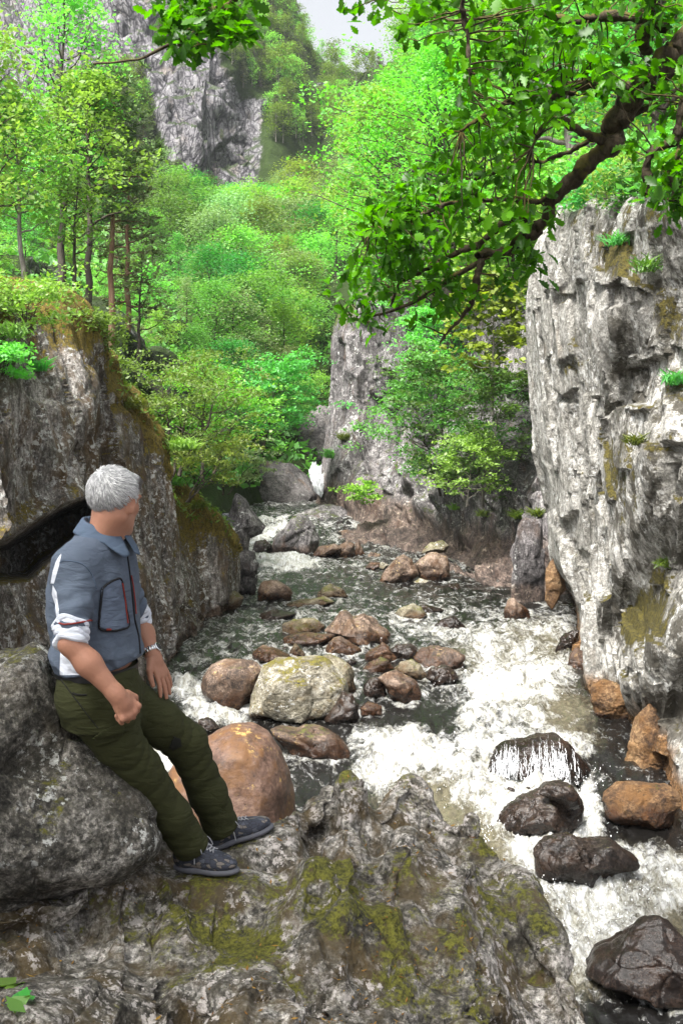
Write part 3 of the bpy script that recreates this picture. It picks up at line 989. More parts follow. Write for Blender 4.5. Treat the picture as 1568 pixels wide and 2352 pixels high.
cliff_mid, CMG = sheet('cliff', G, (300, 330), disp_m, MT['cliff_m'], moss=moss_m, wet=2.0, label='grey cracked cliff across the pool with a sloping brown rock shelf at its foot', cat='cliff')


# --- the two wooded slopes
def bil(us, vs, T, u, v):
    us = np.array(us, float); vs = np.array(vs, float); T = np.array(T, float)
    u = np.clip(u, us[0], us[-1]); v = np.clip(v, vs[0], vs[-1])
    i = np.clip(np.searchsorted(us, u) - 1, 0, len(us) - 2); j = np.clip(np.searchsorted(vs, v) - 1, 0, len(vs) - 2)
    a = (u - us[i]) / (us[i + 1] - us[i]); b = (v - vs[j]) / (vs[j + 1] - vs[j])
    a = a * a * (3 - 2 * a); 
    return (T[j, i] * (1 - a) + T[j, i + 1] * a) * (1 - b) + (T[j + 1, i] * (1 - a) + T[j + 1, i + 1] * a) * b


LU = [-500, 0, 200, 350, 480, 620, 800, 950]
LV = [-260, 50, 150, 300, 450, 600, 750, 900, 1050, 1180]
LT = [[175, 165, 160, 152, 152, 178, 195, 205], [128, 128, 125, 122, 128, 152, 185, 195], [108, 112, 112, 116, 121, 138, 172, 185], [78, 86, 94, 110, 113, 126, 150, 160],
      [50, 60, 76, 100, 107, 112, 125, 130], [28, 36, 48, 62, 75, 88, 100, 105], [19, 24, 28, 36, 52, 66, 78, 85], [15.5, 19, 22, 26, 38, 50, 58, 64], [14, 17, 20, 23, 30, 43, 48, 53], [13, 15, 17, 21, 26, 40, 45, 48]]
RU = [680, 800, 950, 1100, 1250, 1400, 1600, 2100]
RV = [-300, 0, 100, 250, 400, 550, 700, 850, 1000, 1150]
RT_ = [[215, 200, 150, 110, 90, 75, 60, 50], [200, 185, 130, 95, 75, 62, 50, 42], [185, 170, 115, 82, 64, 52, 42, 34], [165, 140, 92, 68, 52, 42, 34, 27], [140, 110, 74, 56, 44, 36, 29, 22],
       [115, 80, 58, 46, 38, 31, 24, 18], [92, 58, 46, 40, 36, 30, 22, 17], [80, 52, 46, 41, 38, 32, 26, 20], [74, 52, 46, 41, 38, 33, 28, 22], [72, 52, 46, 41, 38, 33, 28, 22]]
ridgeL = lambda u: np.interp(u, [-500, 560, 640, 690, 720, 760, 800, 860, 960], [-400, -400, -60, 50, 110, 150, 165, 185, 220])
ridgeR = lambda u: np.interp(u, [680, 780, 830, 880, 950, 1050, 1150, 2100], [200, 180, 165, 150, 130, 60, -200, -300])


def hill(name, us, vs, T, ridge, n, rockfn):
    u0 = np.linspace(us[0], us[-1], n[1]); v0 = np.linspace(vs[-1], vs[0], n[0])
    u, v = np.meshgrid(u0, v0)
    y = bil(us, vs, T, u, v)
    r = ridge(u)
    over = np.clip(r - v, 0, None)
    vv = np.maximum(v, r)
    y = bil(us, vs, T, u, vv)
    p = P(u, vv, y)
    # past the ridge the ground runs on, away and gently down
    p[..., 1] += over * .5; p[..., 2] -= over * .12
    far = np.clip(y / 60, .25, 2.2)
    rk = rockfn(u, vv)
    N = grid_normals(p)
    if (N * (CAM - p)).sum(-1).mean() < 0: N = -N
    d = far * (.6 * fbm(p * .06, 4) + .25 * fbm(p * .3, 3))
    d += rk * (blocky(p, np.array([.09, .09, .045]), 2.6, groove=.5, tilt=1.2) + blocky(p + 5, np.array([.3, .3, .13]), .9, groove=.6, tilt=1) + .5 * fbm(p * np.array([.5, .5, .2]), 3, ridged=True))
    p = p + N * d[..., None]
    return link(name, new_mesh(name, p.reshape(-1, 3), grid_faces(n[1], n[0]), True, {'rock': rk.ravel()}), MT['hill'], kind='structure'), p


def rock_left(u, v):
    r = np.zeros(u.shape)
    for poly, val in [([(-500, -300), (520, -300), (470, 60), (540, 190), (600, 250), (605, 330), (590, 440), (550, 440), (470, 410), (420, 400), (350, 290), (330, 180), (200, 200), (100, 300), (-500, 420)], 1.0),
                      ([(690, 380), (760, 400), (740, 470), (720, 520), (700, 500), (640, 470), (600, 430)], .8), ([(690, 200), (760, 190), (750, 230), (700, 240)], .6),
                      ([(0, 600), (260, 640), (400, 800), (430, 1000), (260, 900), (120, 700)], .45)]:
        r = np.maximum(r, val * sstep(16, -16, poly_sd(u, v, poly)))
    return r


hill_l, HLP = hill('hillside', LU, LV, LT, ridgeL, (330, 330), rock_left)
hill_r, HRP = hill('hillside', RU, RV, RT_, ridgeR, (220, 220), lambda u, v: .9 * sstep(16, -16, poly_sd(u, v, [(1230, 240), (1340, 240), (1340, 420), (1240, 420)])) + .5 * sstep(20, -20, poly_sd(u, v, [(1200, 560), (1300, 420), (1700, 400), (1700, 700), (1300, 640)])))
yL = lambda u, v: bil(LU, LV, LT, np.asarray(u, float), np.maximum(v, ridgeL(u)))
yR = lambda u, v: bil(RU, RV, RT_, np.asarray(u, float), np.maximum(v, ridgeR(u)))

# --- foreground rock the photographer and the man stand on
fr = [  # u, ridge v, ridge y, bottom y
    (-500, 2060, 3.3, 2.2), (-250, 2080, 3.5, 2.45), (0, 2060, 3.75, 2.7), (150, 1990, 3.95, 2.8), (290, 1885, 4.2, 2.9), (350, 1872, 4.32, 2.95), (410, 1890, 4.42, 2.95), (460, 1925, 4.5, 3.0), (520, 1935, 4.55, 3.0), (590, 1922, 4.66, 3.0),
    (635, 1885, 4.75, 3.05), (700, 1845, 4.9, 3.1), (745, 1812, 5.0, 3.1), (780, 1790, 5.0, 3.1), (800, 1778, 5.0, 3.1), (832, 1800, 5.0, 3.15), (868, 1852, 5.0, 3.15), (905, 1818, 5.15, 3.15), (940, 1800, 5.25, 3.15), (972, 1840, 5.25, 3.15), (1008, 1868, 5.2, 3.2), (1060, 1895, 5.1, 3.2), (1085, 1884, 5.1, 3.2), (1105, 1922, 5.05, 3.2),
    (1140, 1955, 5.0, 3.25), (1175, 2010, 4.85, 3.3), (1215, 2105, 4.6, 3.35), (1262, 2185, 4.4, 3.35), (1310, 2290, 4.15, 3.3), (1350, 2390, 3.9, 3.2), (1400, 2480, 3.7, 3.1)]
G = []
for (u, v, y, yb) in fr:
    pr = P(u, v, y)
    pb = P(u * .97, 2520, yb)
    colp = [pr + np.array([.25, .9, -3.6]), pr + np.array([.15, .6, -1.6]), pr + np.array([.05, .3, -.42]), pr]
    nz = 10
    for k in range(1, nz + 1):
        f = k / nz
        q = pr * (1 - f) + pb * f
        # crest, hollow behind it, then the near hump
        wq = float(sstep(600, 720, u) * sstep(1180, 1060, u))
        q[2] += wq * (-.2 * math.exp(-((f - .15) / .09) ** 2) + .17 * math.exp(-((f - .48) / .17) ** 2)) - .22 * float(sstep(1050, 1330, u)) * f + (1 - wq) * (-.05 * math.sin(f * 2 * math.pi))
        colp.append(q)
    colp.append(pb + np.array([0, -1.2, -.5]))
    G.append(colp)
last = np.array(G[-1])
G.append((last + np.array([.35, .1, -.5])).tolist())
G.append((last + np.array([.75, .2, -1.5])).tolist())
G.append((last + np.array([1.0, .3, -3.8])).tolist())
G = np.array([np.array(c) for c in G]).transpose(1, 0, 2)


def disp_f(p, s, t):
    k = 1 - .75 * np.exp(-(((p[..., 0] + .95) / .45) ** 2 + ((p[..., 1] - 4.3) / .4) ** 2))     # flatter where he stands
    k = k * sstep(1.0, .78, t) * sstep(0, .12, t)
    d = k * (blocky(p, np.array([1.0, 1.1, 1.0]), .15, groove=.3, warp=.12, soft=.16) + .05 * fbm(p * np.array([1.6, .9, 1]) + 4, 2, ridged=True) - .03)
    d += blocky(p + 4, 2.6, .04, groove=.5, warp=.15, soft=.2) + blocky(p + 9, 7.5, .009, groove=.5, soft=.3)
    d += .008 * fbm(p * 11, 4) + .006 * fbm(p * 6, 3, ridged=True)
    d -= .07 * sstep(.82, .98, 1 - np.abs(pn(p * np.array([1.0, 1.4, 1.4]) + 8)) * 1.0)
    return d


def moss_f(G2, s, t):
    return .1 + .3 * fbm(G2 * 1.4 + 3, 3)


# where the shoes rest: the rock meets the soles
SHOES = [(P(446, 1950, 4.25), P(536, 1998, 4.2)), (P(514, 1902, 4.47), P(622, 1895, 4.53))]


def sole_line(ank, toe):
    f = toe - ank; f[2] = 0; f = f / np.linalg.norm(f)
    return ank - f * .07 + np.array([0, 0, -.085]), toe + np.array([0, 0, -.012])


def plant(G2, s, t):
    G2 = G2.copy()
    for ank, toe in SHOES:
        a, b = sole_line(ank.copy(), toe.copy())
        ab = (b - a)[:2]
        q = ((G2[..., :2] - a[:2]) @ ab) / (ab @ ab)
        qc = np.clip(q, -.1, 1.1)
        dist = np.linalg.norm(G2[..., :2] - a[:2] - qc[..., None] * ab, axis=-1)
        m = sstep(.21, .06, dist) * (G2[..., 2] > 1.9)
        G2[..., 2] += m * (a[2] + (b[2] - a[2]) * qc - .012 - G2[..., 2])
    return G2


fore, FG = sheet('rock_outcrop', G, (430, 560), disp_f, MT['fore'], moss=moss_f, wet=False, extra=plant, label='big grey boulder patched with green moss under the hiking shoes', cat='rock')
fore_bvh = BVHTree.FromPolygons([tuple(v) for v in FG.reshape(-1, 3)], grid_faces(560, 430).tolist())
# ------------------------------------------------------------------ boulders
def ico_dirs(sub):
    import bmesh
    bm = bmesh.new()
    bmesh.ops.create_icosphere(bm, subdivisions=sub, radius=1)
    V = np.array([v.co[:] for v in bm.verts]); F = np.array([[v.index for v in f.verts] for f in bm.faces])
    bm.free()
    return V / np.linalg.norm(V, axis=1)[:, None], F


ICO = {k: ico_dirs(k) for k in (3, 4, 5, 6)}
Z2 = lambda P_: [(459.3 + a * .4394, 1033.5 + b * .4394) for a, b in P_]
Z3 = lambda P_: [(976.1 + a * .3905, 1033.5 + b * .3905) for a, b in P_]
Z5 = lambda P_: [(746.4 + a * .524, 1665.0 + b * .524) for a, b in P_]
BOULDERS = []


def radial(poly, n=256):
    poly = np.array(poly, float)
    x, y = poly[:, 0], poly[:, 1]
    x2, y2 = np.roll(x, -1), np.roll(y, -1)
    cr = x * y2 - x2 * y; A = cr.sum() / 2
    c = np.array([((x + x2) * cr).sum(), ((y + y2) * cr).sum()]) / (6 * A)
    q = poly - c
    ph = np.arange(n) / n * 2 * math.pi
    d = np.stack([np.cos(ph), np.sin(ph)], -1)
    R = np.zeros(n)
    for a, b in zip(q, np.roll(q, -1, 0)):
        e = b - a
        den = d[:, 0] * e[1] - d[:, 1] * e[0]
        den = np.where(abs(den) < 1e-9, 1e-9, den)
        t = (a[0] * e[1] - a[1] * e[0]) / den
        s = (a[0] * d[:, 1] - a[1] * d[:, 0]) / den
        ok = (t > 0) & (s >= -1e-6) & (s <= 1 + 1e-6)
        R = np.where(ok, np.maximum(R, t), R)
    R = np.where(R <= 0, R[R > 0].mean(), R)
    k = np.array([1, 2, 3, 2, 1.]) / 9
    R = np.convolve(np.concatenate([R[-2:], R, R[:2]]), k, 'valid')
    return c, R


def boulder(poly, mat, label, depth=.8, seed=0, facets=11, cut=.77, rough=.04, blk=.07, sub=5, y=None, name='boulder', wet=.5, cat='boulder', group=None, moss=0, sink=.3, parent=None, fine=0):
    poly = np.array(poly, float)
    vb = poly[:, 1].max(); vt = poly[:, 1].min()
    if y is None: y = water_y(vb - .04 * (vb - vt))
    w = np.ptp(poly[:, 0]) * y / S
    dep = depth * w * .5
    yc = y + dep * .55
    c, R = radial(poly)
    d, F = ICO[sub]
    rg = np.random.default_rng(seed + 100)
    q = d.copy()
    for k in range(facets):
        n = rg.normal(size=3); n[1] = -abs(n[1]) - .35 * (k % 2); n[2] += .25
        n /= np.linalg.norm(n)
        h = cut - .03 + rg.uniform(-.09, .08)
        ex = np.clip(q @ n - h, 0, None)
        q = q - n * (ex * .88)[:, None]
    # silhouette comes from the measured outline, the body from an inflated star shape
    ph = np.arctan2(-d[:, 2], d[:, 0])
    Rp = np.interp(ph % (2 * math.pi), np.arange(257) / 256 * 2 * math.pi, np.append(R, R[0]))
    sth = np.sqrt(d[:, 0] ** 2 + d[:, 2] ** 2)
    rr = np.linalg.norm(q, axis=1)
    s_in = np.minimum(sth ** .72 / np.maximum(sth, 1e-6), 1.35)
    hor = Rp * yc / S
    qx = d[:, 0] * rr * s_in * hor; qz = d[:, 2] * rr * s_in * hor
    edge = sth ** 6
    qx = qx * (1 - edge) + d[:, 0] * hor * edge * (.82 + .18 * rr); qz = qz * (1 - edge) + d[:, 2] * hor * edge * (.82 + .18 * rr)
    qy = q[:, 1] * dep
    ctr = P(c[0], c[1], yc)
    V = np.stack([qx, qy, qz], -1) + ctr
    sc = 1.0 / max(w, .05)
    nd = (V - ctr) / np.linalg.norm(V - ctr, axis=1)[:, None]
    o = rg.random(3) * 50
    disp = rough * w * fbm((V + o) * sc * 2.6, 4) + blk * w * .5 * blocky((V + o) * sc, 2.6, 1.0, groove=.35)
    if fine: disp = disp + fine * w * fbm((V + o) * sc * 9, 4, ridged=True)
    V = V + nd * disp[:, None]
    if sink:
        zb = ctr[2] - (vb - c[1]) * yc / S
        ht = (vb - vt) * yc / S
        low = sstep(zb + .18 * ht, zb - .1 * ht, V[:, 2])
        V[:, 2] -= low * sink * ht
    zz = V[:, 2] - water_z(np.full(len(V), yc))
    at = {'wet': sstep(wet, -.03, zz + .1 * fbm(V * 3, 2)) if wet else np.zeros(len(V)), 'moss': np.full(len(V), float(moss))}
    base = np.array([ctr[0], ctr[1], V[:, 2].min()])
    ob = link(name, new_mesh(name, V, F, True, at), MT[mat], label=label, cat=cat, group=group, origin=base)
    if facets > 6: sharpen(ob, 34)
    BOULDERS.append(ob)
    return ob


B = boulder
lean = B([(-330, 1500), (-250, 1455), (-60, 1462), (40, 1466), (85, 1464), (112, 1486), (128, 1545), (165, 1620), (212, 1696), (256, 1752), (292, 1806), (322, 1856), (344, 1905), (355, 1960), (300, 2020), (150, 2080), (0, 2130), (-250, 2180), (-400, 1900)],
  'lean', 'dark lichen spotted rock that the man sits against', depth=.95, seed=3, facets=14, cut=.76, rough=.03, blk=.1, sub=6, y=3.72, wet=None, name='rock', cat='rock', sink=0, fine=.007)

B(Z2([(0, 1240), (15, 1180), (60, 1120), (130, 1092), (230, 1090), (300, 1112), (335, 1150), (300, 1260), (270, 1320), (240, 1366), (130, 1368), (60, 1330), (15, 1290)]), 'brown', 'rounded dark brown boulder left of the big grey boulder', seed=1, facets=5, cut=.93, blk=.015, rough=.02)
B(Z2([(240, 1350), (250, 1290), (280, 1220), (310, 1140), (390, 1095), (480, 1085), (560, 1075), (640, 1080), (690, 1110), (735, 1155), (765, 1200), (770, 1260), (720, 1340), (650, 1420), (570, 1447), (450, 1452), (340, 1432), (270, 1400)]), 'grey',
  'biggest grey boulder midstream, lumpy with yellowish moss', depth=.9, seed=22, facets=10, cut=.84, blk=.05, rough=.04, sub=6, moss=.15, wet=.16, fine=.004)
B(Z2([(610, 1090), (680, 1062), (740, 1088), (790, 1130), (812, 1200), (822, 1265), (760, 1290), (680, 1200)]), 'olive', 'yellow mossy boulder peeping out behind the biggest grey one', seed=3, y=water_y(1600))
B(Z2([(745, 1250), (800, 1265), (832, 1330), (832, 1400), (795, 1455), (700, 1460), (640, 1420), (700, 1330)]), 'black', 'shiny black boulder against the right side of the biggest grey one', seed=4, wet=.5)
B([(372, 1850), (372, 1800), (395, 1755), (440, 1712), (487, 1684), (535, 1660), (580, 1658), (620, 1680), (650, 1722), (668, 1770), (680, 1830), (682, 1880), (640, 1930), (560, 1965), (460, 1960), (390, 1920)], 'round',
  'huge smooth reddish boulder beyond the shoes', depth=1.0, seed=15, facets=4, cut=.95, blk=.006, rough=.018, sub=6, y=9.6, wet=None)
B(Z2([(355, 1460), (410, 1450), (480, 1468), (540, 1440), (600, 1445), (680, 1470), (740, 1510), (785, 1560), (792, 1600), (740, 1618), (640, 1618), (540, 1634), (475, 1620), (430, 1540), (390, 1490)]), 'brown', 'long pinkish brown boulder wedged below the biggest grey one', seed=6, facets=7, moss=.1)
B(Z2([(272, 1060), (320, 1022), (370, 1030), (430, 1058), (495, 1085), (420, 1112), (320, 1120), (280, 1092)]), 'brown', 'flat brown boulder behind the rounded dark brown one', seed=7, depth=1.1)
B(Z2([(465, 1050), (495, 1008), (530, 1040), (558, 1085), (475, 1090)]), 'olive', 'small pointed yellowish stone at the top edge of the biggest grey boulder', seed=8, depth=.9)
B(Z2([(427, 905), (520, 888), (600, 884), (655, 918), (645, 962), (560, 972), (432, 978)]), 'olive', 'flat topped greenish slab midstream', seed=9, facets=12, cut=.78, depth=.9)
B(Z2([(430, 985), (500, 960), (580, 958), (700, 965), (705, 1000), (640, 1037), (540, 1032), (428, 1022)]), 'brown', 'long low brown stone lying before the greenish slab', seed=10, depth=.7, facets=6)
B(Z2([(640, 950), (700, 900), (738, 848), (765, 840), (795, 878), (860, 863), (930, 900), (990, 938), (1016, 970), (1000, 1012), (900, 1034), (820, 1034), (740, 1005), (690, 970)]), 'brown', 'large jagged brown boulder with a peaked ridge midstream', seed=11, facets=12, cut=.78, depth=.9, blk=.07, sub=6)
B(Z2([(648, 1065), (690, 983), (730, 973), (790, 1008), (842, 1045), (842, 1085), (740, 1090)]), 'brown', 'dark triangular boulder in front of the jagged brown one', seed=12, facets=12, cut=.8)
B(Z2([(850, 1112), (860, 1068), (910, 1030), (950, 1008), (990, 1030), (1037, 1082), (1032, 1108), (940, 1116)]), 'brown', 'brown boulder with a pale sloping top right of the triangular one', seed=13, facets=12, cut=.8)
B(Z2([(985, 1050), (1030, 1013), (1100, 1013), (1135, 1040), (1132, 1085), (1090, 1114), (1035, 1104)]), 'black', 'dark angular stone squeezed between brown boulders', seed=14, facets=14, cut=.72, fine=.012)
B(Z2([(1105, 1085), (1140, 1038), (1200, 1020), (1280, 1028), (1345, 1048), (1373, 1080), (1377, 1132), (1320, 1157), (1180, 1154), (1118, 1124)]), 'brown', 'broad dark brown boulder at the edge of the white rapids', seed=15, facets=8, wet=.5, depth=.8)
B(Z2([(833, 1168), (880, 1108), (950, 1074), (992, 1095), (1012, 1142), (960, 1174), (880, 1183)]), 'brown', 'brown boulder with an olive tinged slanting top', seed=16, facets=12, moss=.2)
B(Z2([(1005, 1142), (1050, 1108), (1110, 1098), (1160, 1124), (1182, 1170), (1172, 1216), (1090, 1196), (1015, 1165)]), 'olive', 'rounded olive boulder with a yellow spot', seed=17, facets=8)
B(Z2([(1178, 1195), (1210, 1148), (1280, 1128), (1340, 1158), (1367, 1190), (1330, 1232), (1240, 1244)]), 'black', 'low wet black boulder below the broad dark brown one', seed=18, facets=14, cut=.72, fine=.012)
B(Z2([(928, 1190), (970, 1158), (1030, 1146), (1090, 1178), (1142, 1214), (1172, 1280), (1152, 1325), (1060, 1336), (990, 1302), (958, 1240)]), 'brown', 'reddish brown boulder with flat faces at the end of the midstream pile', seed=19, facets=11, cut=.8, depth=.9)
B(Z2([(843, 1250), (880, 1198), (930, 1178), (972, 1240), (988, 1305), (900, 1314), (858, 1294)]), 'black', 'wet dark boulder touching the flat faced reddish one', seed=20, facets=14, cut=.72, fine=.012)
B(Z2([(828, 1345), (880, 1313), (952, 1344), (958, 1388), (900, 1400), (838, 1384)]), 'brown', 'small dark stone standing alone below the midstream pile', seed=21, facets=10)
B(Z2([(298, 800), (296, 740), (330, 690), (400, 680), (450, 708), (487, 750), (472, 792), (400, 814)]), 'brown', 'brown block at the foot of the dark rock wall', seed=22, facets=12, cut=.78, depth=.9)
B(Z2([(598, 772), (640, 720), (680, 698), (740, 724), (782, 770), (700, 784)]), 'olive', 'lone greenish grey boulder in the calm water', seed=23, facets=8)
B(Z2([(443, 812), (500, 783), (600, 776), (660, 764), (712, 795), (600, 828), (478, 826)]), 'olive', 'low long stone barely above the water', seed=24, facets=7, depth=.6, wet=.3)
B(Z2([(988, 892), (1030, 828), (1110, 797), (1162, 820), (1192, 862), (1150, 896)]), 'olive', 'olive boulder in the stream beside a purplish wet one', seed=25, facets=10, wet=.3)
B(Z2([(1130, 870), (1150, 810), (1210, 813), (1272, 835), (1240, 868)]), 'black', 'purplish wet boulder overrun by the current', seed=26, facets=14, cut=.72, fine=.012)
B(Z2([(1218, 920), (1270, 884), (1330, 874), (1382, 915), (1408, 942), (1340, 958), (1280, 946)]), 'black', 'jet black stone in the white rapids', seed=27, facets=14, cut=.72, fine=.012)
B(Z2([(275, 890), (330, 855), (400, 842), (500, 855), (490, 880), (400, 892)]), 'black', 'slick stone just breaking the surface near the dark wall', seed=127, facets=14, cut=.72, fine=.012)
B(Z2([(415, 1045), (450, 1028), (480, 1035), (480, 1055), (430, 1062)]), 'black', 'tiny dark stone before the flat brown boulder', seed=128, facets=14, cut=.72, fine=.012, sub=4)
B(Z2([(760, 1115), (790, 1095), (820, 1105), (815, 1125), (775, 1128)]), 'black', 'tiny dark stone in the gap of the midstream pile', seed=129, facets=14, cut=.72, fine=.012, sub=4)
B(Z2([(-10, 1410), (40, 1400), (85, 1425), (110, 1455), (60, 1475), (-10, 1460)]), 'black', 'dark stone low behind the elbow of the man', seed=130, facets=14, cut=.72, fine=.012, y=11.8)
B(Z3([(460, 1012), (463, 940), (490, 880), (520, 866), (560, 900), (612, 950), (622, 1000), (560, 1018)]), 'brown', 'upright dark brown stone near the pale rock wall', seed=28, facets=10, wet=.55, depth=.8)
B(Z3([(760, 1180), (800, 1110), (860, 1060), (905, 1060), (905, 1140), (840, 1180)]), 'black', 'dark rock in the rapids touching the pale wall', seed=29, facets=14, cut=.72, fine=.012)
B(Z2([(933, 692), (960, 640), (1010, 578), (1060, 544), (1112, 558), (1132, 600), (1142, 652), (1080, 703), (1000, 708)]), 'brown', 'big tan boulder with a sunlit hollow by the pool', seed=30, facets=9, depth=.9, wet=.2)
B(Z2([(1118, 592), (1180, 540), (1240, 529), (1290, 550), (1307, 600), (1307, 672), (1240, 698), (1160, 684), (1128, 635)]), 'brown', 'dark brown block beside the big tan boulder', seed=31, facets=12, cut=.78, depth=.9)
B(Z2([(1155, 535), (1200, 480), (1260, 474), (1302, 500), (1290, 530)]), 'olive', 'tilted slab on top of the dark brown block by the pool', seed=32, facets=10, y=28.5, wet=None, sink=.2)
B(Z2([(848, 575), (890, 534), (945, 544), (950, 590), (870, 615)]), 'brown', 'brown stone on the gravel bank, upper of a close pair', seed=33, facets=8, y=30.0, wet=None)
B(Z2([(858, 615), (890, 588), (940, 585), (952, 612), (890, 634)]), 'brown', 'brown stone at the waterline, lower of a close pair', seed=34, facets=8, sub=4)
B(Z2([(913, 612), (950, 584), (988, 600), (962, 634)]), 'grey', 'small whitish stone left of the big tan boulder', seed=35, facets=6, sub=4, wet=None)
B(Z2([(1108, 695), (1150, 674), (1198, 684), (1182, 708)]), 'grey', 'pale flat stone below the dark brown block', seed=36, facets=6, sub=4, wet=None)
B(Z2([(578, 562), (620, 504), (700, 488), (745, 508), (720, 560), (640, 576)]), 'brown', 'dark brown boulder leaning at the edge of the far foam', seed=37, facets=11, cut=.8)
B(Z2([(700, 572), (726, 492), (770, 474), (805, 490), (812, 560), (770, 574)]), 'brown', 'upright tan block among the far bank boulders', seed=38, facets=12, cut=.76)
B(Z2([(805, 560), (810, 490), (830, 465), (848, 520), (868, 555), (840, 562)]), 'brown', 'thin fin of brown stone beside the upright tan block', seed=39, facets=10, sub=4)
B(Z2([(630, 505), (680, 440), (740, 420), (800, 425), (790, 480), (720, 510)]), 'brown', 'slanting slab resting above the leaning dark brown boulder', seed=40, facets=10, cut=.78, y=33.5, wet=None, depth=.9)
B(Z2([(365, 530), (372, 470), (420, 400), (480, 350), (540, 340), (600, 400), (630, 470), (600, 555), (480, 556), (400, 545)]), 'cliff_m', 'large angular dark boulder beside the small upper cascade', seed=41, facets=14, cut=.74, depth=1.0, blk=.08, sub=6)
B(Z2([(268, 545), (285, 473), (340, 468), (372, 500), (365, 550)]), 'black', 'wet dark stone under the small upper cascade', seed=42, facets=14, cut=.72, fine=.012)
B(Z2([(1270, 740), (1300, 698), (1350, 698), (1374, 738)]), 'black', 'low dark stone at the foot of the brown shelf', seed=43, facets=14, cut=.72, fine=.012, sub=4)
B(Z2([(140, 770), (150, 690), (220, 620), (290, 580), (300, 700), (290, 765), (220, 780)]), 'cliff_m', 'smooth grey rock slab at the wall foot by the pool', seed=44, facets=10, depth=1, wet=.3)
B(Z2([(108, 850), (130, 760), (180, 735), (228, 770), (215, 815), (140, 860)]), 'olive', 'pale greenish boulder against the dark rock wall', seed=45, facets=9)
B(Z2([(140, 640), (170, 560), (230, 520), (290, 530), (305, 600), (290, 670), (200, 690)]), 'cliff_m', 'dark mossy block above the smooth grey slab', seed=46, facets=11, cut=.78, y=23.2, wet=None)
B(Z2([(150, 480), (150, 330), (190, 230), (240, 260), (290, 330), (345, 400), (330, 440), (260, 470), (250, 545)]), 'cliff_m', 'grey lichen covered shoulder of rock before the cascade', seed=47, facets=12, cut=.78, y=27.5, wet=None, depth=1.3, sub=6)
B(Z3([(500, 850), (505, 620), (545, 430), (580, 385), (690, 400), (700, 560), (705, 850), (600, 862)]), 'cliff_m', 'tall squarish brown block leaning on the pale wall foot', seed=48, facets=14, cut=.72, depth=.8, y=22.4, wet=.8)
B(Z3([(700, 870), (706, 700), (760, 620), (810, 700), (830, 830), (750, 890)]), 'orange', 'ochre stained fin at the waterline under the pale wall', seed=49, facets=12, cut=.76, y=20.4, wet=.4)
# near rapids, right
LL = B(Z5([(668, 238), (700, 160), (760, 110), (860, 85), (950, 60), (1040, 53), (1092, 85), (1142, 140), (1178, 190), (1172, 240), (1090, 238), (1000, 262), (850, 246)]), 'black', 'long dark boulder with water pouring over its front', seed=50, facets=14, cut=.72, fine=.012, depth=.85, wet=.8, sub=6)
B(Z5([(742, 455), (760, 398), (800, 350), (870, 320), (950, 295), (985, 270), (1040, 262), (1090, 290), (1118, 330), (1127, 390), (1122, 432), (1090, 468), (950, 515), (870, 534), (790, 514)]), 'black', 'hulking black boulder with a grey sheen, below the one with water pouring over', seed=51, facets=14, cut=.72, fine=.012, depth=.9, wet=.6, sub=6)
B(Z5([(935, 305), (960, 265), (1010, 248), (1075, 262), (1112, 300), (1122, 350), (1060, 345), (990, 330)]), 'black', 'dark brown stone perched behind the hulking black boulder', seed=52, facets=14, cut=.72, fine=.012, y=10.7, wet=.9)
B(Z5([(865, 310), (880, 272), (915, 275), (935, 300), (910, 322)]), 'black', 'small dark stone in spray above the hulking black boulder', seed=53, facets=14, cut=.72, fine=.012, sub=4)
B(Z5([(785, 300), (800, 270), (830, 280), (835, 310), (810, 320)]), 'black', 'knob of dark rock half drowned in spray', seed=54, facets=14, cut=.72, fine=.012, sub=4)
B(Z5([(902, 560), (930, 510), (1000, 480), (1060, 470), (1122, 515), (1170, 530), (1240, 513), (1310, 548), (1367, 580), (1378, 628), (1290, 645), (1205, 705), (1150, 755), (1095, 700), (1000, 690), (935, 670)]), 'black', 'wet purplish brown boulder with two humps in the rapids', seed=55, facets=14, cut=.72, fine=.012, depth=.7, wet=.5, sub=6)
B(Z5([(1118, 1118), (1160, 1040), (1250, 990), (1330, 910), (1400, 860), (1470, 846), (1530, 880), (1570, 930), (1640, 1010), (1660, 1260), (1400, 1225), (1300, 1165), (1200, 1138)]), 'black', 'large dark pyramid shaped boulder at the lower right', seed=56, facets=12, cut=.74, depth=.9, wet=1.25, sub=6)
B(Z5([(1230, 400), (1230, 310), (1290, 265), (1400, 250), (1500, 262), (1545, 285), (1540, 440), (1470, 490), (1350, 460), (1260, 430)]), 'orange', 'rust coloured ledge jutting from the base of the pale wall', seed=57, facets=12, cut=.74, depth=1.0, wet=.45, sub=6)
B(Z5([(1290, 290), (1300, 210), (1330, 90), (1370, -60), (1420, -90), (1500, -40), (1520, 180), (1510, 250), (1400, 285)]), 'orange', 'tall rust streaked pillar standing on the ochre ledge', seed=58, facets=12, cut=.76, depth=.9, y=12.6, wet=None, sub=6, sink=0, blk=.09)
B(Z3([(965, 1480), (975, 1370), (1050, 1350), (1190, 1395), (1235, 1440), (1225, 1590), (1160, 1600), (1080, 1595), (1000, 1560)]), 'orange', 'reddish brown block set under the overhanging pale wall', seed=59, facets=12, cut=.74, depth=.7, y=14.1, wet=.2, sub=6)
B(Z3([(835, 1290), (850, 1200), (890, 1160), (960, 1200), (975, 1380), (900, 1400)]), 'brown', 'dark red stone tucked between rapids and pale wall', seed=60, facets=11, y=16.4, wet=.6)
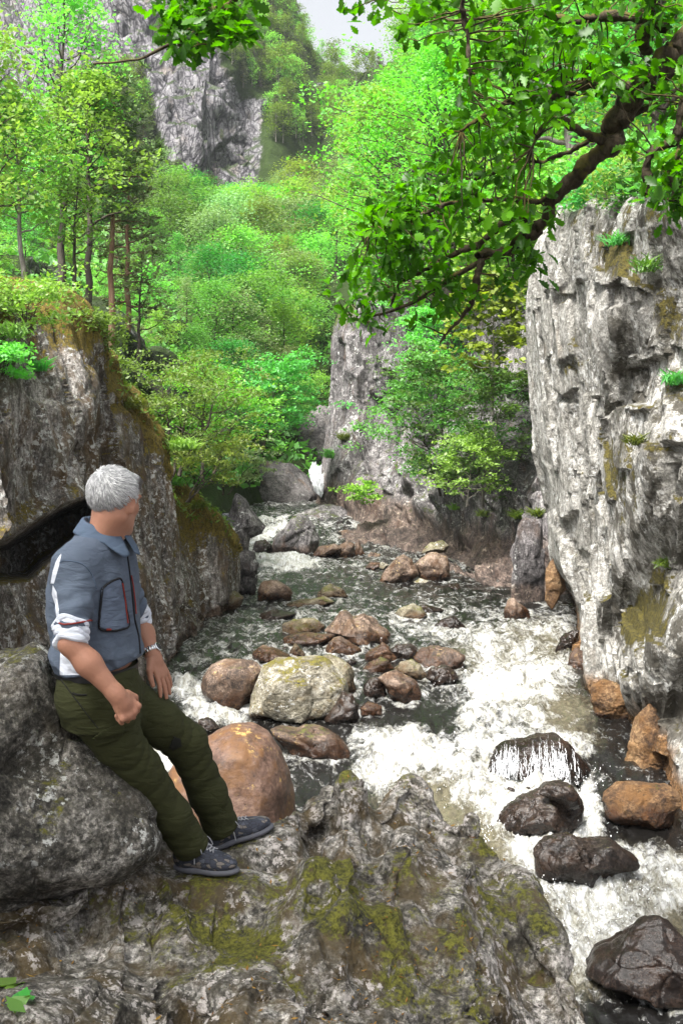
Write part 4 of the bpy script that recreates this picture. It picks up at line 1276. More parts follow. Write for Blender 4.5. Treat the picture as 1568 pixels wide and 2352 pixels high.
# dark mass left of the fall and the mossy ledge above it
B([(535, 1190), (548, 1110), (575, 1062), (620, 1052), (668, 1064), (706, 1092), (735, 1130), (745, 1195), (660, 1215)], 'dark_rock', 'dark smooth rock mass left of the white waterfall', seed=61, facets=8, cut=.88, depth=1.0, y=41.5, wet=None, sub=6, blk=.02, name='rock', cat='rock')
B([(660, 1060), (690, 960), (735, 930), (780, 940), (790, 1050), (780, 1090), (720, 1085)], 'dark_rock', 'shadowed rocks above the waterfall with a mossy ledge', seed=62, facets=12, cut=.78, depth=1.0, y=46.5, wet=None, name='rock', cat='rock', moss=.1)
B([(640, 1270), (655, 1215), (680, 1180), (740, 1150), (800, 1170), (830, 1230), (800, 1275), (700, 1275)], 'cliff_m', 'broken brown rock bank right of the cascade', seed=63, facets=14, cut=.74, depth=.9, y=35.5, wet=None, sub=6, blk=.1, name='rock', cat='rock', sink=0)

# rubble on the far bank: one scatter nobody would count
mb = MB()
for k in range(130):
    u = RNG.uniform(830, 985); v = 1232 + RNG.beta(1.6, 1.6) * 46
    yy = 31.2 + (1290 - v) * .045 + RNG.uniform(-.3, .3)
    d, F = ICO[3]
    r = RNG.uniform(.07, .24) * np.array([1.25, 1, .8])
    q = d.copy()
    for _ in range(7):
        n = RNG.normal(size=3); n /= np.linalg.norm(n)
        q -= n * np.clip(q @ n - .74, 0, None)[:, None]
    mb.add(P(u, v, yy) + q * r, F)
V, F = mb.mesh()
link('rubble', new_mesh('rubble', V, F, False, {'wet': np.full(len(V), .15), 'moss': np.full(len(V), -.4)}), MT['brown'], kind='stuff', label='heap of small brown stones on the far bank')

# --- the fall itself, and thin water running over the dark boulder
def ribbon(name, L, R, n, mat, amp=.06, parent=None, kind=None, label=None, cat=None, nw=14):
    Lp = catmull(np.array([P(*q) for q in L]), n, 0); Rp = catmull(np.array([P(*q) for q in R]), n, 0)
    t = np.linspace(0, 1, nw)[None, :, None]
    G = Lp[:, None] * (1 - t) + Rp[:, None] * t
    G[..., 1] -= .35 * np.sin(t[..., 0] * math.pi) * np.linalg.norm(Rp - Lp, axis=1)[:, None] * .6
    N = grid_normals(G)
    G = G + N * (amp * fbm(G * np.array([5, 5, 1.2]), 4))[..., None]
    return link(name, new_mesh(name, G.reshape(-1, 3), grid_faces(nw, n)), mat, kind=kind, label=label, cat=cat)


ribbon('waterfall', [(720, 1064, 43), (710, 1088, 40.6), (717, 1108, 39.6), (726, 1134, 38.8)], [(747, 1070, 43), (746, 1092, 40.4), (744, 1112, 39.4), (742, 1136, 38.6)], 40, MT['fall'], .28, kind='structure', label='white waterfall')


def bvh_of(o):
    L_ = np.array(o.location)
    return BVHTree.FromPolygons([tuple(np.array(v.co[:]) + L_) for v in o.data.vertices], [tuple(p.vertices) for p in o.data.polygons])


bl = bvh_of(LL)
rgw = np.random.default_rng(5)
ms = MB()
for k in range(300):
    u = rgw.choice([rgw.normal(1160, 18), rgw.normal(1260, 30)]); v = 1738 + rgw.normal() * 20 + abs(u - 1240) * .05
    q = []
    nj = rgw.integers(5, 15)
    for j in range(nj):
        uu = u + .5 * j * (u - 1230) / 130 + rgw.normal() * 1.2; vv = v + j * rgw.uniform(2.5, 5.0)
        d_ = Vector(P(uu, vv, 10) - CAM).normalized()
        h_ = bl.ray_cast(Vector(CAM), d_)
        if h_[0] is None: break
        q.append(np.array(h_[0]) - np.array([0, .012 + .004 * j, 0]))
    if len(q) > 3:
        n_ = len(q)
        ms.tube(np.array(q), np.linspace(.001, .0034, n_) * rgw.uniform(.4, 1.7) * (1 + .4 * rgw.normal(size=n_)).clip(.2, 2), 5)
V, F = ms.mesh()
link('waterfall', new_mesh('spill', V, F), MT['spill'], kind='structure', label='thin water spilling over the long dark boulder')
# flecks of spray thrown up in the rapids
d3, f3 = ICO[3] if False else ico_dirs(1)
ms = MB()
for (u0, v0, su, sv, n_) in [(1190, 1850, 60, 22, 130), (1300, 1815, 60, 22, 110), (1130, 1905, 26, 24, 80), (1330, 1930, 30, 30, 70), (1240, 2060, 40, 30, 70), (1010, 1790, 90, 40, 90), (1180, 1560, 110, 40, 110), (1330, 2150, 70, 30, 60), (440, 1590, 30, 20, 40), (1400, 2060, 60, 24, 60)]:
    for k in range(n_ * 2):
        u = u0 + rgw.normal() * su; v = v0 + rgw.normal() * sv
        y = water_y(v)
        p_ = P(u, v, y) + np.array([0, 0, .03 + abs(rgw.normal()) * .07])
        ms.add(p_ + d3 * rgw.uniform(.002, .0065) * np.array([1, 1, rgw.uniform(.8, 2)]), f3)
V, F = ms.mesh()
link('spray', new_mesh('spray', V, F), MT['foam'], kind='stuff', label='flecks of white spray over the rapids')
# ------------------------------------------------------------------ trees
def leaf_cloud(C, size, rg, up=.55, aspect=.55, szvar=.35, fold=.0, droop=0):
    """one pointed leaf (two triangles folded on the midrib = 1 quad) per centre"""
    n = len(C)
    nrm = rg.normal(size=(n, 3)); nrm /= np.linalg.norm(nrm, axis=1)[:, None]
    nrm[:, 2] = np.abs(nrm[:, 2]) + up
    nrm /= np.linalg.norm(nrm, axis=1)[:, None]
    t = rg.normal(size=(n, 3)); t[:, 2] -= droop
    t -= nrm * (t * nrm).sum(1)[:, None]; t /= np.linalg.norm(t, axis=1)[:, None] + 1e-9
    b = np.cross(nrm, t)
    s = size * (1 + szvar * rg.normal(size=n)).clip(.4, 2)[:, None]
    V = np.stack([C - t * s * .5, C + b * s * aspect * .5 - nrm * s * .06, C + t * s * .55, C - b * s * aspect * .5 - nrm * s * .06], 1).reshape(-1, 3)
    return V, np.arange(4 * n).reshape(n, 4)


def needle_cloud(C, size, rg, per=7):
    n = len(C)
    C2 = np.repeat(C, per, 0)
    d = rg.normal(size=(n * per, 3)); d[:, 2] = np.abs(d[:, 2]) * .7 + .1
    d /= np.linalg.norm(d, axis=1)[:, None]
    w = np.cross(d, rg.normal(size=d.shape)); w /= np.linalg.norm(w, axis=1)[:, None]
    L = size * rg.uniform(.6, 1.2, (n * per, 1)); ww = size * .13
    V = np.stack([C2 - w * ww, C2 + w * ww, C2 + d * L + w * ww * .3, C2 + d * L - w * ww * .3], 1).reshape(-1, 3)
    return V, np.arange(4 * n * per).reshape(-1, 4)


def crook(a, b, n, wob, rg):
    t = np.linspace(0, 1, n)[:, None]
    p = a * (1 - t) + b * t
    w = np.cumsum(rg.normal(size=(n, 3)), 0); w -= w[0]; w = w - t * w[-1]
    return p + w * wob * np.linalg.norm(b - a) / math.sqrt(n)


def tree_geo(h, rx, base=.3, nb=26, leaves=3000, lsize=.1, seed=0, style='leafy', lean=(0, 0), trunk_r=None, stems=1, clump=.45, flat=.55, up=.55, aspect=.55, topw=.45, droop=0, gap=0, ry=None, fork=2):
    """trunk and crown meshes about the origin"""
    rg = np.random.default_rng(seed)
    ry = ry or rx
    tr = trunk_r or h * .013
    tm = MB(); cc = []
    for st in range(stems):
        off = rg.normal(size=3) * .06 * h * (stems > 1); off[2] = 0
        top = np.array([lean[0] * h, lean[1] * h, h * (1 if st == 0 else rg.uniform(.7, .95))]) + off * (6 if stems > 1 else 1)
        tp = crook(off, top, 14, .05 if stems > 1 else .022, rg)
        tr_ = tr * (1 if stems == 1 else .7)
        tm.tube(tp, np.linspace(tr_ * 1.15, tr_ * .12, 14), 7)
        nbs = nb // stems
        for k in range(nbs):
            f = base + (1 - base) * ((k + rg.random()) / nbs) ** .9
            f = min(f, .985)
            i = f * 13; i0 = int(i); o = tp[i0] + (tp[min(i0 + 1, 13)] - tp[i0]) * (i - i0)
            az = k * 2.4 + rg.uniform(-.5, .5)
            x = (f - base) / (1 - base)
            if style == 'cone': wv = (1 - x) ** .8 + .05
            elif style == 'pine': wv = (.35 + .65 * math.sin(min(1, x * 1.15) * math.pi) ** .6) * (1 - .3 * x)
            else: wv = (math.sin((x * .8 + .2) * math.pi) ** .55) * (1 - (1 - topw) * x ** 2)
            L = wv * rg.uniform(.6, 1.1)
            rise = (.55 + .5 * x if style == 'leafy' else (.08 if style == 'pine' else -.15)) + rg.uniform(-.2, .2)
            e = o + np.array([math.cos(az) * rx * L, math.sin(az) * ry * L, rise * (rx + ry) * .5 * L * .8 - droop * L * rx])
            bp = crook(o, e, 7, .12, rg)
            br = tr_ * (1.05 - f) * .55 + tr * .06
            tm.tube(bp, np.linspace(br, br * .2, 7), 4)
            cc.append((e, 1.0))
            for q in range(fork):
                m_ = bp[rg.integers(3, 6)]
                e2 = m_ + (e - o) * rg.uniform(.25, .5) + rg.normal(size=3) * np.array([rx, ry, rx * .6]) * .22
                b2 = crook(m_, e2, 4, .12, rg)
                tm.tube(b2, np.linspace(br * .45, br * .12, 4), 3)
                cc.append((e2, .8))
                if q == 0: cc.append((bp[4] * .5 + bp[5] * .5, .55))
        cc.append((top, .7))
    per = max(3, int(leaves / sum(w for _, w in cc)))
    C = []
    cs = clump * rx
    for c, w in cc:
        if gap and rg.random() < gap: continue
        n = max(2, int(per * w * rg.uniform(.5, 1.4)))
        # flattened spray: leaves lie on several thin tiers
        g = rg.normal(size=(n, 3)) * .5
        g[:, 2] = g[:, 2] * flat * .5 + (rg.integers(0, 3, n) - 1) * flat * .45
        g[:, 2] -= .18 * (g[:, 0] ** 2 + g[:, 1] ** 2)
        C.append(c + g * cs * (.7 + .5 * w * rg.random()))
    C = np.concatenate(C)
    if style == 'pine': LV_ = needle_cloud(C, lsize, rg)
    else: LV_ = leaf_cloud(C, lsize, rg, up, aspect, droop=droop * 3)
    return tm.mesh(), LV_


def make_tree(name, loc, geo, leafm, barkm, label, cat='tree', group=None, rot=0, sc=1.0):
    (tv, tf), (lv, lf) = geo
    r = empty(name, loc, label, cat, group)
    r.rotation_euler.z = rot; r.scale = (sc, sc, sc)
    link('trunk', new_mesh('trunk', tv, tf), MT[barkm], r)
    link('crown', new_mesh('crown', lv, lf, False), MT[leafm], r)
    return r


def copy_tree(src, loc, rot, sc, label=None, group=None, leafm=None):
    r = src.copy(); COL.objects.link(r)
    r.location = [float(x) for x in loc]; r.rotation_euler.z = rot
    r.scale = sc if isinstance(sc, tuple) else (sc, sc, sc)
    if label: r['label'] = label
    if group: r['group'] = group
    for ch in src.children:
        c = ch.copy(); COL.objects.link(c); c.parent = r
        if leafm and ch.name.startswith('crown'):
            c.material_slots[0].link = 'OBJECT'; c.material_slots[0].material = MT[leafm]
    return r


def hill_point(u, v):
    yl = float(yL(u, v)); yr = float(yR(u, v))
    y = min(yl, yr) if v > max(ridgeL(u), ridgeR(u)) else (yl if v > ridgeL(u) else yr)
    return P(u, v, y), y


# ---- prototypes for the woods on the slopes; the first use of each takes the prototype itself
PROTO = []
spec = [
    dict(h=7, rx=2.3, base=.16, nb=19, leaves=5200, lsize=.17, seed=1, clump=.5, flat=.75, up=.9, fork=1),
    dict(h=8, rx=2.1, base=.16, nb=22, leaves=5200, lsize=.16, seed=2, topw=.3, clump=.5, flat=.75, up=.9, fork=1),
    dict(h=6, rx=2.5, base=.1, nb=18, leaves=5200, lsize=.17, seed=3, topw=.6, clump=.48, flat=.5, up=.9, fork=1),
    dict(h=9, rx=1.7, base=.12, nb=26, leaves=5000, lsize=.15, seed=4, droop=.25, topw=.3, clump=.5, up=.8, fork=1),
    dict(h=5, rx=2.0, base=.06, nb=18, leaves=4200, lsize=.16, seed=5, stems=2, topw=.6, clump=.5, up=.9, fork=1),
    dict(h=9, rx=1.6, base=.2, nb=36, leaves=900, lsize=.32, seed=6, style='pine', flat=.4),
    dict(h=9, rx=1.9, base=.06, nb=44, leaves=2600, lsize=.2, seed=7, style='cone', flat=.3),
]
GEOS = [tree_geo(**s) for s in spec]
KIND_LABEL = {'leaf_fresh': 'fresh green', 'leaf_mid': 'mid green', 'leaf_deep': 'deep green', 'leaf_grey': 'grey green', 'leaf_yellow': 'yellow green', 'needle': 'dull green'}
FORM = ['rounded leafy tree', 'upright leafy tree', 'broad leafy tree', 'drooping birch like tree', 'bushy low tree', 'thin pine', 'conical tree']
first = {}


def wood_tree(k, u, v, hpx, leafm, zone, cat='tree', y=None, wide=1.0, label=None, group=None):
    if y is None: p, y = hill_point(u, v)
    else: p = P(u, v, y)
    h = hpx * y / S
    sc = h / spec[k]['h']
    p = p - np.array([0, 0, .25 * sc])
    group = group or zone
    label = label or f"{KIND_LABEL[leafm]} {FORM[k]} {zone}"
    rot = RNG.uniform(0, 6.28)
    if k not in first:
        t = make_tree('pine_tree' if k == 5 else 'leafy_tree', p, GEOS[k], leafm, 'bark_pine' if k == 5 else 'bark', label, cat, group, rot, sc)
        first[k] = t
        t.scale = (sc * wide, sc * wide, sc)
        return t
    return copy_tree(first[k], p, rot, (sc * wide, sc * wide, sc), label, group, leafm)


def on_rock(u, v):
    return float(rock_left(np.array([u]), np.array([v]))[0])


R_ = np.random.default_rng(77)
# far wood past the top of the gorge: reads as one mass
mbt, mbl = MB(), MB()
cnt = 0
far_list = []
while cnt < 300:
    u = R_.uniform(-120, 1250); v = R_.uniform(-60, 330)
    if u > 800 and v > 200: continue
    if on_rock(u, v) > .35 and R_.random() > .03: continue
    p, y = hill_point(u, v)
    if y < 85 or v < max(ridgeL(u), ridgeR(u)) - 5 and min(ridgeL(u), ridgeR(u)) > v: continue
    k = int(R_.choice([0, 1, 2, 3, 4, 5, 6], p=[.2, .2, .15, .17, .13, .09, .06]))
    small = on_rock(u, v) > .3
    hpx = R_.uniform(48, 84) * (120 / y) ** .5 * (.5 if small else 1)
    if v - hpx < np.interp(u, [660, 700, 740, 800, 870, 930, 960], [-60, 40, 85, 115, 100, 60, -60]): continue
    sc = hpx * y / S / spec[k]['h']
    a = R_.uniform(0, 6.28); ca, sa = math.cos(a), math.sin(a)
    Rm = np.array([[ca, -sa, 0], [sa, ca, 0], [0, 0, 1]]) * sc
    lv, lf = GEOS[k][1]
    nl = len(lf)
    keep = R_.permutation(nl)[:int(min(nl, 1000))]
    q = lv.reshape(-1, 4, 3)[keep]
    cq = q.mean(1, keepdims=True)
    q = cq + (q - cq) * 1.9
    far_list.append((q.reshape(-1, 3) @ Rm.T + p, k))
    tv, tf = GEOS[k][0]
    mbt.add(tv @ Rm.T + p, tf)
    cnt += 1
for key, mat in (((0, 1, 4), 'leaf_mid'), ((2, 3), 'leaf_fresh'), ((5, 6), 'needle')):
    mbl = MB()
    for q, k in far_list:
        if k in key: mbl.add(q, np.arange(len(q)).reshape(-1, 4))
    V, F = mbl.mesh()
    link('far_wood', new_mesh('far_wood', V, F, False), MT[mat], kind='stuff', label='distant wood covering the upper slopes')
V, F = mbt.mesh()
link('far_wood', new_mesh('far_trunks', V, F), MT['bark_pale'], kind='stuff', label='distant trunks of the wood on the upper slopes')

# the middle of the gorge: individual trees on the slopes, back to front
mats = ['leaf_fresh', 'leaf_mid', 'leaf_deep', 'leaf_grey', 'leaf_yellow']
rows = []
for v in np.arange(470, 1080, 34):
    for u in np.arange(400, 800, 66):
        rows.append((u + R_.uniform(-28, 28), v + R_.uniform(-14, 14)))
n_mid = 0
for (u, v) in sorted(rows, key=lambda q: q[1]):
    left_edge = np.interp(v, [430, 700, 900, 1000, 1080], [420, 440, 470, 520, 560])
    right_edge = np.interp(v, [430, 700, 720, 900, 1080], [830, 790, 750, 705, 670])
    if u < left_edge or u > right_edge: continue
    if on_rock(u, v) > .5 and v < 560 and R_.random() < .75: continue
    if v > 960 and u > 620: continue
    hpx = R_.uniform(125, 215) * (1.0 if v < 900 else .72)
    hpx = min(hpx, v + 14 - np.interp(u, [400, 480, 560, 620, 660, 800], [395, 410, 440, 430, 380, 360]))
    if hpx < 45: continue
    k = int(R_.choice([0, 1, 2, 3, 4, 6], p=[.25, .22, .2, .18, .1, .05]))
    mt_ = R_.choice(mats, p=[.32, .28, .17, .17, .06])
    wood_tree(k, u, v + 14, hpx, mt_, 'in the wooded hollow beyond the pool', wide=1.12)
    n_mid += 1
# left slope, thinner wood with rock showing through
for (u, v, h, k, mt_) in [(330, 380, 120, 5, 'needle'), (280, 330, 150, 5, 'needle'), (250, 420, 150, 5, 'needle'), (340, 520, 170, 5, 'needle'), (390, 560, 150, 2, 'leaf_mid'), (410, 480, 110, 5, 'needle'), (300, 470, 130, 4, 'leaf_grey'),
                          (60, 420, 150, 0, 'leaf_fresh'), (10, 520, 170, 1, 'leaf_mid'), (-40, 560, 200, 2, 'leaf_fresh'), (130, 470, 130, 4, 'leaf_mid'), (200, 560, 130, 3, 'leaf_fresh'), (60, 620, 140, 2, 'leaf_mid'),
                          (0, 640, 120, 4, 'leaf_fresh'), (270, 620, 140, 3, 'leaf_grey'), (350, 640, 150, 0, 'leaf_mid'), (410, 690, 150, 3, 'leaf_mid'), (340, 740, 120, 4, 'leaf_fresh'), (430, 780, 140, 3, 'leaf_grey'),
                          (290, 700, 110, 4, 'leaf_mid'), (380, 830, 110, 4, 'leaf_fresh'), (450, 880, 130, 0, 'leaf_mid'), (330, 830, 90, 4, 'leaf_grey'), (500, 960, 120, 3, 'leaf_grey'), (470, 1000, 100, 4, 'leaf_mid'),
                          (560, 1020, 120, 0, 'leaf_mid'), (600, 1045, 110, 2, 'leaf_mid'), (650, 1010, 150, 2, 'leaf_mid'), (690, 980, 120, 4, 'leaf_fresh'), (170, 620, 90, 4, 'leaf_yellow'), (240, 720, 90, 4, 'leaf_fresh'),
                          (120, 560, 150, 1, 'leaf_fresh'), (220, 460, 140, 1, 'leaf_fresh'), (320, 430, 100, 1, 'leaf_mid')]:
    wood_tree(k, u, v, h, mt_, 'on the rocky slope above the dark rock wall', wide=1.0)
# right slope behind the oak
for v in np.arange(150, 760, 50):
    for u in np.arange(830, 1640, 88):
        uu = u + R_.uniform(-40, 40); vv = v + R_.uniform(-22, 22)
        if uu < np.interp(vv, [100, 250, 700], [900, 860, 800]): continue
        if vv > 640 and uu < 1020: continue
        if uu > 1230 and vv > 600: continue
        p, y = hill_point(uu, vv)
        hpx = R_.uniform(150, 230) * (1 if y > 45 else 1.2)
        if vv - hpx < np.interp(uu, [800, 930, 980], [150, 90, -300]): continue
        k = int(R_.choice([0, 1, 2, 3, 4], p=[.25, .25, .2, .2, .1]))
        mt_ = R_.choice(mats, p=[.34, .34, .12, .02, .18])
        wood_tree(k, uu, vv, hpx, mt_, 'on the right slope behind the oak branches', wide=1.1)

# ---- nearer trees, each built for its place
def near_tree(name, u, v, y, hpx, rpx, leafm, barkm, label, seed, cat='tree', group=None, **kw):
    h = hpx * y / S; rx = rpx * y / S
    g = tree_geo(h=h, rx=rx, seed=seed, **kw)
    return make_tree(name, P(u, v, y) - np.array([0, 0, .15]), g, leafm, barkm, label, cat, group)


near_tree('birch_tree', 140, 668, 24, 700, 150, 'leaf_fresh', 'bark', 'tallest slender tree on the left, forked dark trunk and fresh green leaves', 11, base=.22, nb=44, leaves=5600, lsize=.088, trunk_r=.085, clump=.3, lean=(.03, .02), topw=.55, gap=.1, aspect=.7)
near_tree('birch_tree', 206, 720, 23, 545, 125, 'leaf_fresh', 'bark', 'slender tree with a bare black trunk right of the tallest slender one', 12, base=.36, nb=34, leaves=5200, lsize=.088, trunk_r=.075, clump=.3, lean=(.02, .02), topw=.5, gap=.1, aspect=.7)
near_tree('pine_tree', 252, 800, 24, 640, 90, 'needle', 'bark_pine', 'thin reddish pine with sparse dull needles', 13, base=.45, nb=30, leaves=700, lsize=.16, trunk_r=.075, style='pine', clump=.3, lean=(.02, .02))
near_tree('pine_tree', 290, 850, 26, 520, 75, 'needle', 'bark_pine', 'dark stemmed pine with ragged low branches above the rock wall', 14, base=.3, nb=30, leaves=500, lsize=.15, trunk_r=.08, style='pine', clump=.3, lean=(.04, .02))
near_tree('birch_tree', 312, 900, 25, 330, 70, 'leaf_grey', 'bark', 'small leaning tree with few greyish leaves', 15, base=.4, nb=18, leaves=700, lsize=.1, trunk_r=.05, lean=(.05, .02), gap=.2)
near_tree('birch_tree', 170, 690, 22, 300, 75, 'leaf_mid', 'bark', 'short thin tree between the two slender dark trunks', 16, base=.4, nb=16, leaves=800, lsize=.1, trunk_r=.045, lean=(.05, .0))
near_tree('birch_tree', 62, 660, 21, 430, 110, 'leaf_fresh', 'bark_pale', 'leafy young tree near the left edge on top of the rock wall', 17, base=.3, nb=26, leaves=4200, lsize=.085, trunk_r=.05, lean=(-.05, 0), aspect=.7)
near_tree('birch_tree', -40, 660, 20, 600, 150, 'leaf_fresh', 'bark', 'leafy tree cut by the left picture edge', 18, base=.25, nb=34, leaves=3600, lsize=.088, trunk_r=.07, aspect=.7)
near_tree('rowan_tree', 388, 1075, 19.8, 225, 165, 'leaf_mid', 'bark', 'spreading several stemmed small tree rooted on the mossy rock edge', 19, base=.3, nb=34, leaves=8000, lsize=.06, trunk_r=.05, stems=3, clump=.24, topw=.9, flat=.35, gap=.08)
near_tree('rowan_tree', 470, 1090, 21.5, 250, 130, 'leaf_yellow', 'bark', 'yellowish green small tree behind the spreading one', 20, base=.35, nb=26, leaves=5200, lsize=.064, trunk_r=.05, stems=2, clump=.25, topw=.9, flat=.35)
near_tree('hazel_shrub', 430, 1135, 20.2, 120, 115, 'leaf_fresh', 'bark', 'low shrub hanging over the end of the dark rock wall', 21, cat='shrub', base=.2, nb=24, leaves=4200, lsize=.054, trunk_r=.025, stems=3, lean=(.6, -.1), clump=.25, topw=.9, flat=.3)
near_tree('hazel_shrub', 520, 1120, 23, 95, 90, 'leaf_grey', 'bark', 'fine leaved shrub above the cascade', 22, cat='shrub', base=.2, nb=20, leaves=3000, lsize=.055, trunk_r=.02, stems=3, lean=(.5, -.1), clump=.25, topw=.9, flat=.3)
near_tree('maple_tree', 600, 1030, 36, 190, 105, 'leaf_mid', 'bark', 'layered green tree leaning over the dark rock by the waterfall', 23, base=.15, nb=36, leaves=7000, lsize=.11, clump=.3, topw=.9, flat=.25, lean=(.25, -.1))
# right side
near_tree('birch_tree', 1030, 790, 33, 665, 235, 'leaf_yellow', 'bark', 'tall bright yellow green tree in the middle, against the sky', 31, base=.12, nb=76, leaves=22000, lsize=.095, trunk_r=.14, clump=.24, topw=.45, aspect=.75, lean=(-.02, 0), gap=.05)
near_tree('birch_tree', 870, 640, 36, 420, 110, 'leaf_fresh', 'bark', 'fresh green tree left of the tall yellow green one', 32, base=.15, nb=40, leaves=8000, lsize=.105, clump=.3, aspect=.7)
near_tree('maple_tree', 1130, 940, 26.5, 300, 100, 'leaf_yellow', 'bark_pale', 'bright broad leaved tree close to the edge of the pale rock wall', 33, base=.2, nb=30, leaves=3600, lsize=.12, clump=.3, aspect=.95, topw=.7, flat=.3)
near_tree('hazel_tree', 1020, 1125, 30, 290, 140, 'leaf_mid', 'bark', 'dense bushy tree clothing the grey cliff across the pool', 34, base=.06, nb=54, leaves=13000, lsize=.09, stems=3, clump=.26, topw=.8, flat=.3, lean=(-.1, -.12))
near_tree('hazel_tree', 1100, 1150, 28, 330, 110, 'leaf_deep', 'bark_pale', 'deep green tree in the cleft by the pale rock wall', 35, base=.06, nb=44, leaves=9000, lsize=.085, stems=2, clump=.28, topw=.8, flat=.3, lean=(0, -.08))
near_tree('hazel_shrub', 1070, 1150, 26.6, 150, 85, 'leaf_fresh', 'bark_pale', 'light green hanging bush with a pale bare stem', 36, cat='shrub', base=.1, nb=30, leaves=4000, lsize=.078, clump=.3, topw=.8, flat=.3, lean=(.1, -.1))
near_tree('hazel_shrub', 825, 1160, 33, 62, 36, 'leaf_yellow', 'bark', 'small bright shrub at the foot of the grey cliff', 37, cat='shrub', base=.1, nb=16, leaves=900, lsize=.11, stems=2, flat=.3)
near_tree('hazel_tree', 1010, 930, 33, 220, 95, 'leaf_fresh', 'bark', 'leafy tree perched halfway up the grey cliff', 38, base=.1, nb=34, leaves=7000, lsize=.09, clump=.3, topw=.8, flat=.3, lean=(-.1, -.1))
near_tree('maple_tree', 1180, 780, 27, 330, 120, 'leaf_fresh', 'bark', 'fresh green tree behind the upper edge of the pale rock wall', 39, base=.15, nb=36, leaves=6000, lsize=.11, clump=.3, aspect=.85)
near_tree('birch_tree', 1330, 470, 21, 560, 190, 'leaf_mid', 'bark_pale', 'tree with a pale mottled trunk on top of the pale rock wall', 40, base=.25, nb=44, leaves=6000, lsize=.11, trunk_r=.12, clump=.3, lean=(-.1, .05))
near_tree('birch_tree', 1500, 480, 18, 620, 210, 'leaf_mid', 'bark', 'dense tree behind the thick oak limb at the right edge', 41, base=.15, nb=50, leaves=7500, lsize=.1, trunk_r=.11, clump=.3)
near_tree('rowan_tree', 1445, 492, 14.0, 110, 120, 'leaf_fresh', 'bark', 'feathery sapling sprouting from the mossy top of the pale wall', 42, cat='sapling', base=.2, nb=22, leaves=1500, lsize=.075, trunk_r=.02, stems=2, aspect=.35, flat=.3, topw=.9)
near_tree('rowan_tree', 1590, 500, 12.3, 200, 130, 'leaf_mid', 'bark', 'sapling at the right edge below the oak', 43, cat='sapling', base=.2, nb=22, leaves=1800, lsize=.08, trunk_r=.02, stems=2, flat=.3, topw=.9)

near_tree('rowan_tree', 1335, 486, 16.6, 120, 80, 'leaf_fresh', 'bark', 'leafy sapling on the front corner of the pale wall top', 44, cat='sapling', base=.1, nb=20, leaves=2200, lsize=.07, trunk_r=.02, stems=2, flat=.3, topw=.9)
near_tree('hazel_shrub', 1400, 486, 14.9, 105, 95, 'leaf_mid', 'bark', 'bush on the mossy top of the pale wall left of the feathery sapling', 45, cat='shrub', base=.05, nb=22, leaves=2600, lsize=.06, trunk_r=.02, stems=3, flat=.35, topw=.9)
near_tree('hazel_shrub', 1505, 482, 13.3, 100, 100, 'leaf_deep', 'bark', 'dark bush on the pale wall top near the right edge', 46, cat='shrub', base=.05, nb=22, leaves=2600, lsize=.06, trunk_r=.02, stems=3, flat=.35, topw=.9)
near_tree('hazel_shrub', 60, 740, 14.0, 90, 90, 'leaf_fresh', 'bark', 'trailing shrub over the upper left face of the dark wall', 47, cat='shrub', base=.05, nb=22, leaves=2400, lsize=.055, trunk_r=.015, stems=3, flat=.35, topw=.9, lean=(.2, -.5))
near_tree('hazel_shrub', 210, 790, 16.2, 80, 70, 'leaf_mid', 'bark', 'small shrub spilling over the mossy wall top under the slender trees', 48, cat='shrub', base=.05, nb=20, leaves=1900, lsize=.055, trunk_r=.015, stems=3, flat=.35, topw=.9, lean=(.3, -.4))
near_tree('hazel_shrub', 0, 850, 13.2, 80, 60, 'leaf_fresh', 'bark', 'green shrub at the left picture edge halfway up the dark wall', 49, cat='shrub', base=.05, nb=18, leaves=1700, lsize=.055, trunk_r=.015, stems=3, flat=.35, topw=.9, lean=(.2, -.4))

# small plants and grass on ledges
def tuft(u, v, y, r, n, L, mat, name, label, cat, seed, group=None, obj=None):
    rg = np.random.default_rng(seed)
    c = P(u, v, y)
    a = rg.uniform(0, 6.28, 2 * n)
    d = np.stack([np.cos(a), np.sin(a), rg.uniform(.5, 2.0, 2 * n)], -1); d /= np.linalg.norm(d, axis=1)[:, None]
    o = np.stack([rg.normal(size=2 * n) * r * .25, rg.normal(size=2 * n) * r * .2, rg.uniform(-.1, .1, 2 * n) * r], -1)
    n = n * 2; LL = L * .6 * rg.uniform(.4, 1.1, n)[:, None]
    wv = np.cross(d, rg.normal(size=(n, 3))); wv /= np.linalg.norm(wv, axis=1)[:, None]
    ww = L * .022
    m_ = o + d * LL * .6
    e = m_ + (d + np.stack([np.cos(a), np.sin(a), -.6 + 0 * a], -1) * .5) * LL * .5
    V = np.stack([o - wv * ww, o + wv * ww, m_ + wv * ww * 1.3, m_ - wv * ww * 1.3, e + wv * ww * .2, e - wv * ww * .2], 1).reshape(-1, 3)
    b = np.arange(n)[:, None] * 6
    F = np.concatenate([b + [0, 1, 2, 3], b + [3, 2, 4, 5]])
    return link(name, new_mesh(name, V + c, F, False), MT[mat], label=label, cat=cat, group=group, origin=c)


def near_surface(G, u, v):
    uu, vv = proj(G)
    vis = (uu - u) ** 2 + (vv - v) ** 2
    i = np.argsort(vis.ravel())[:12]
    pts = G.reshape(-1, 3)[i]
    return float(pts[np.argmin(pts[:, 1])][1])


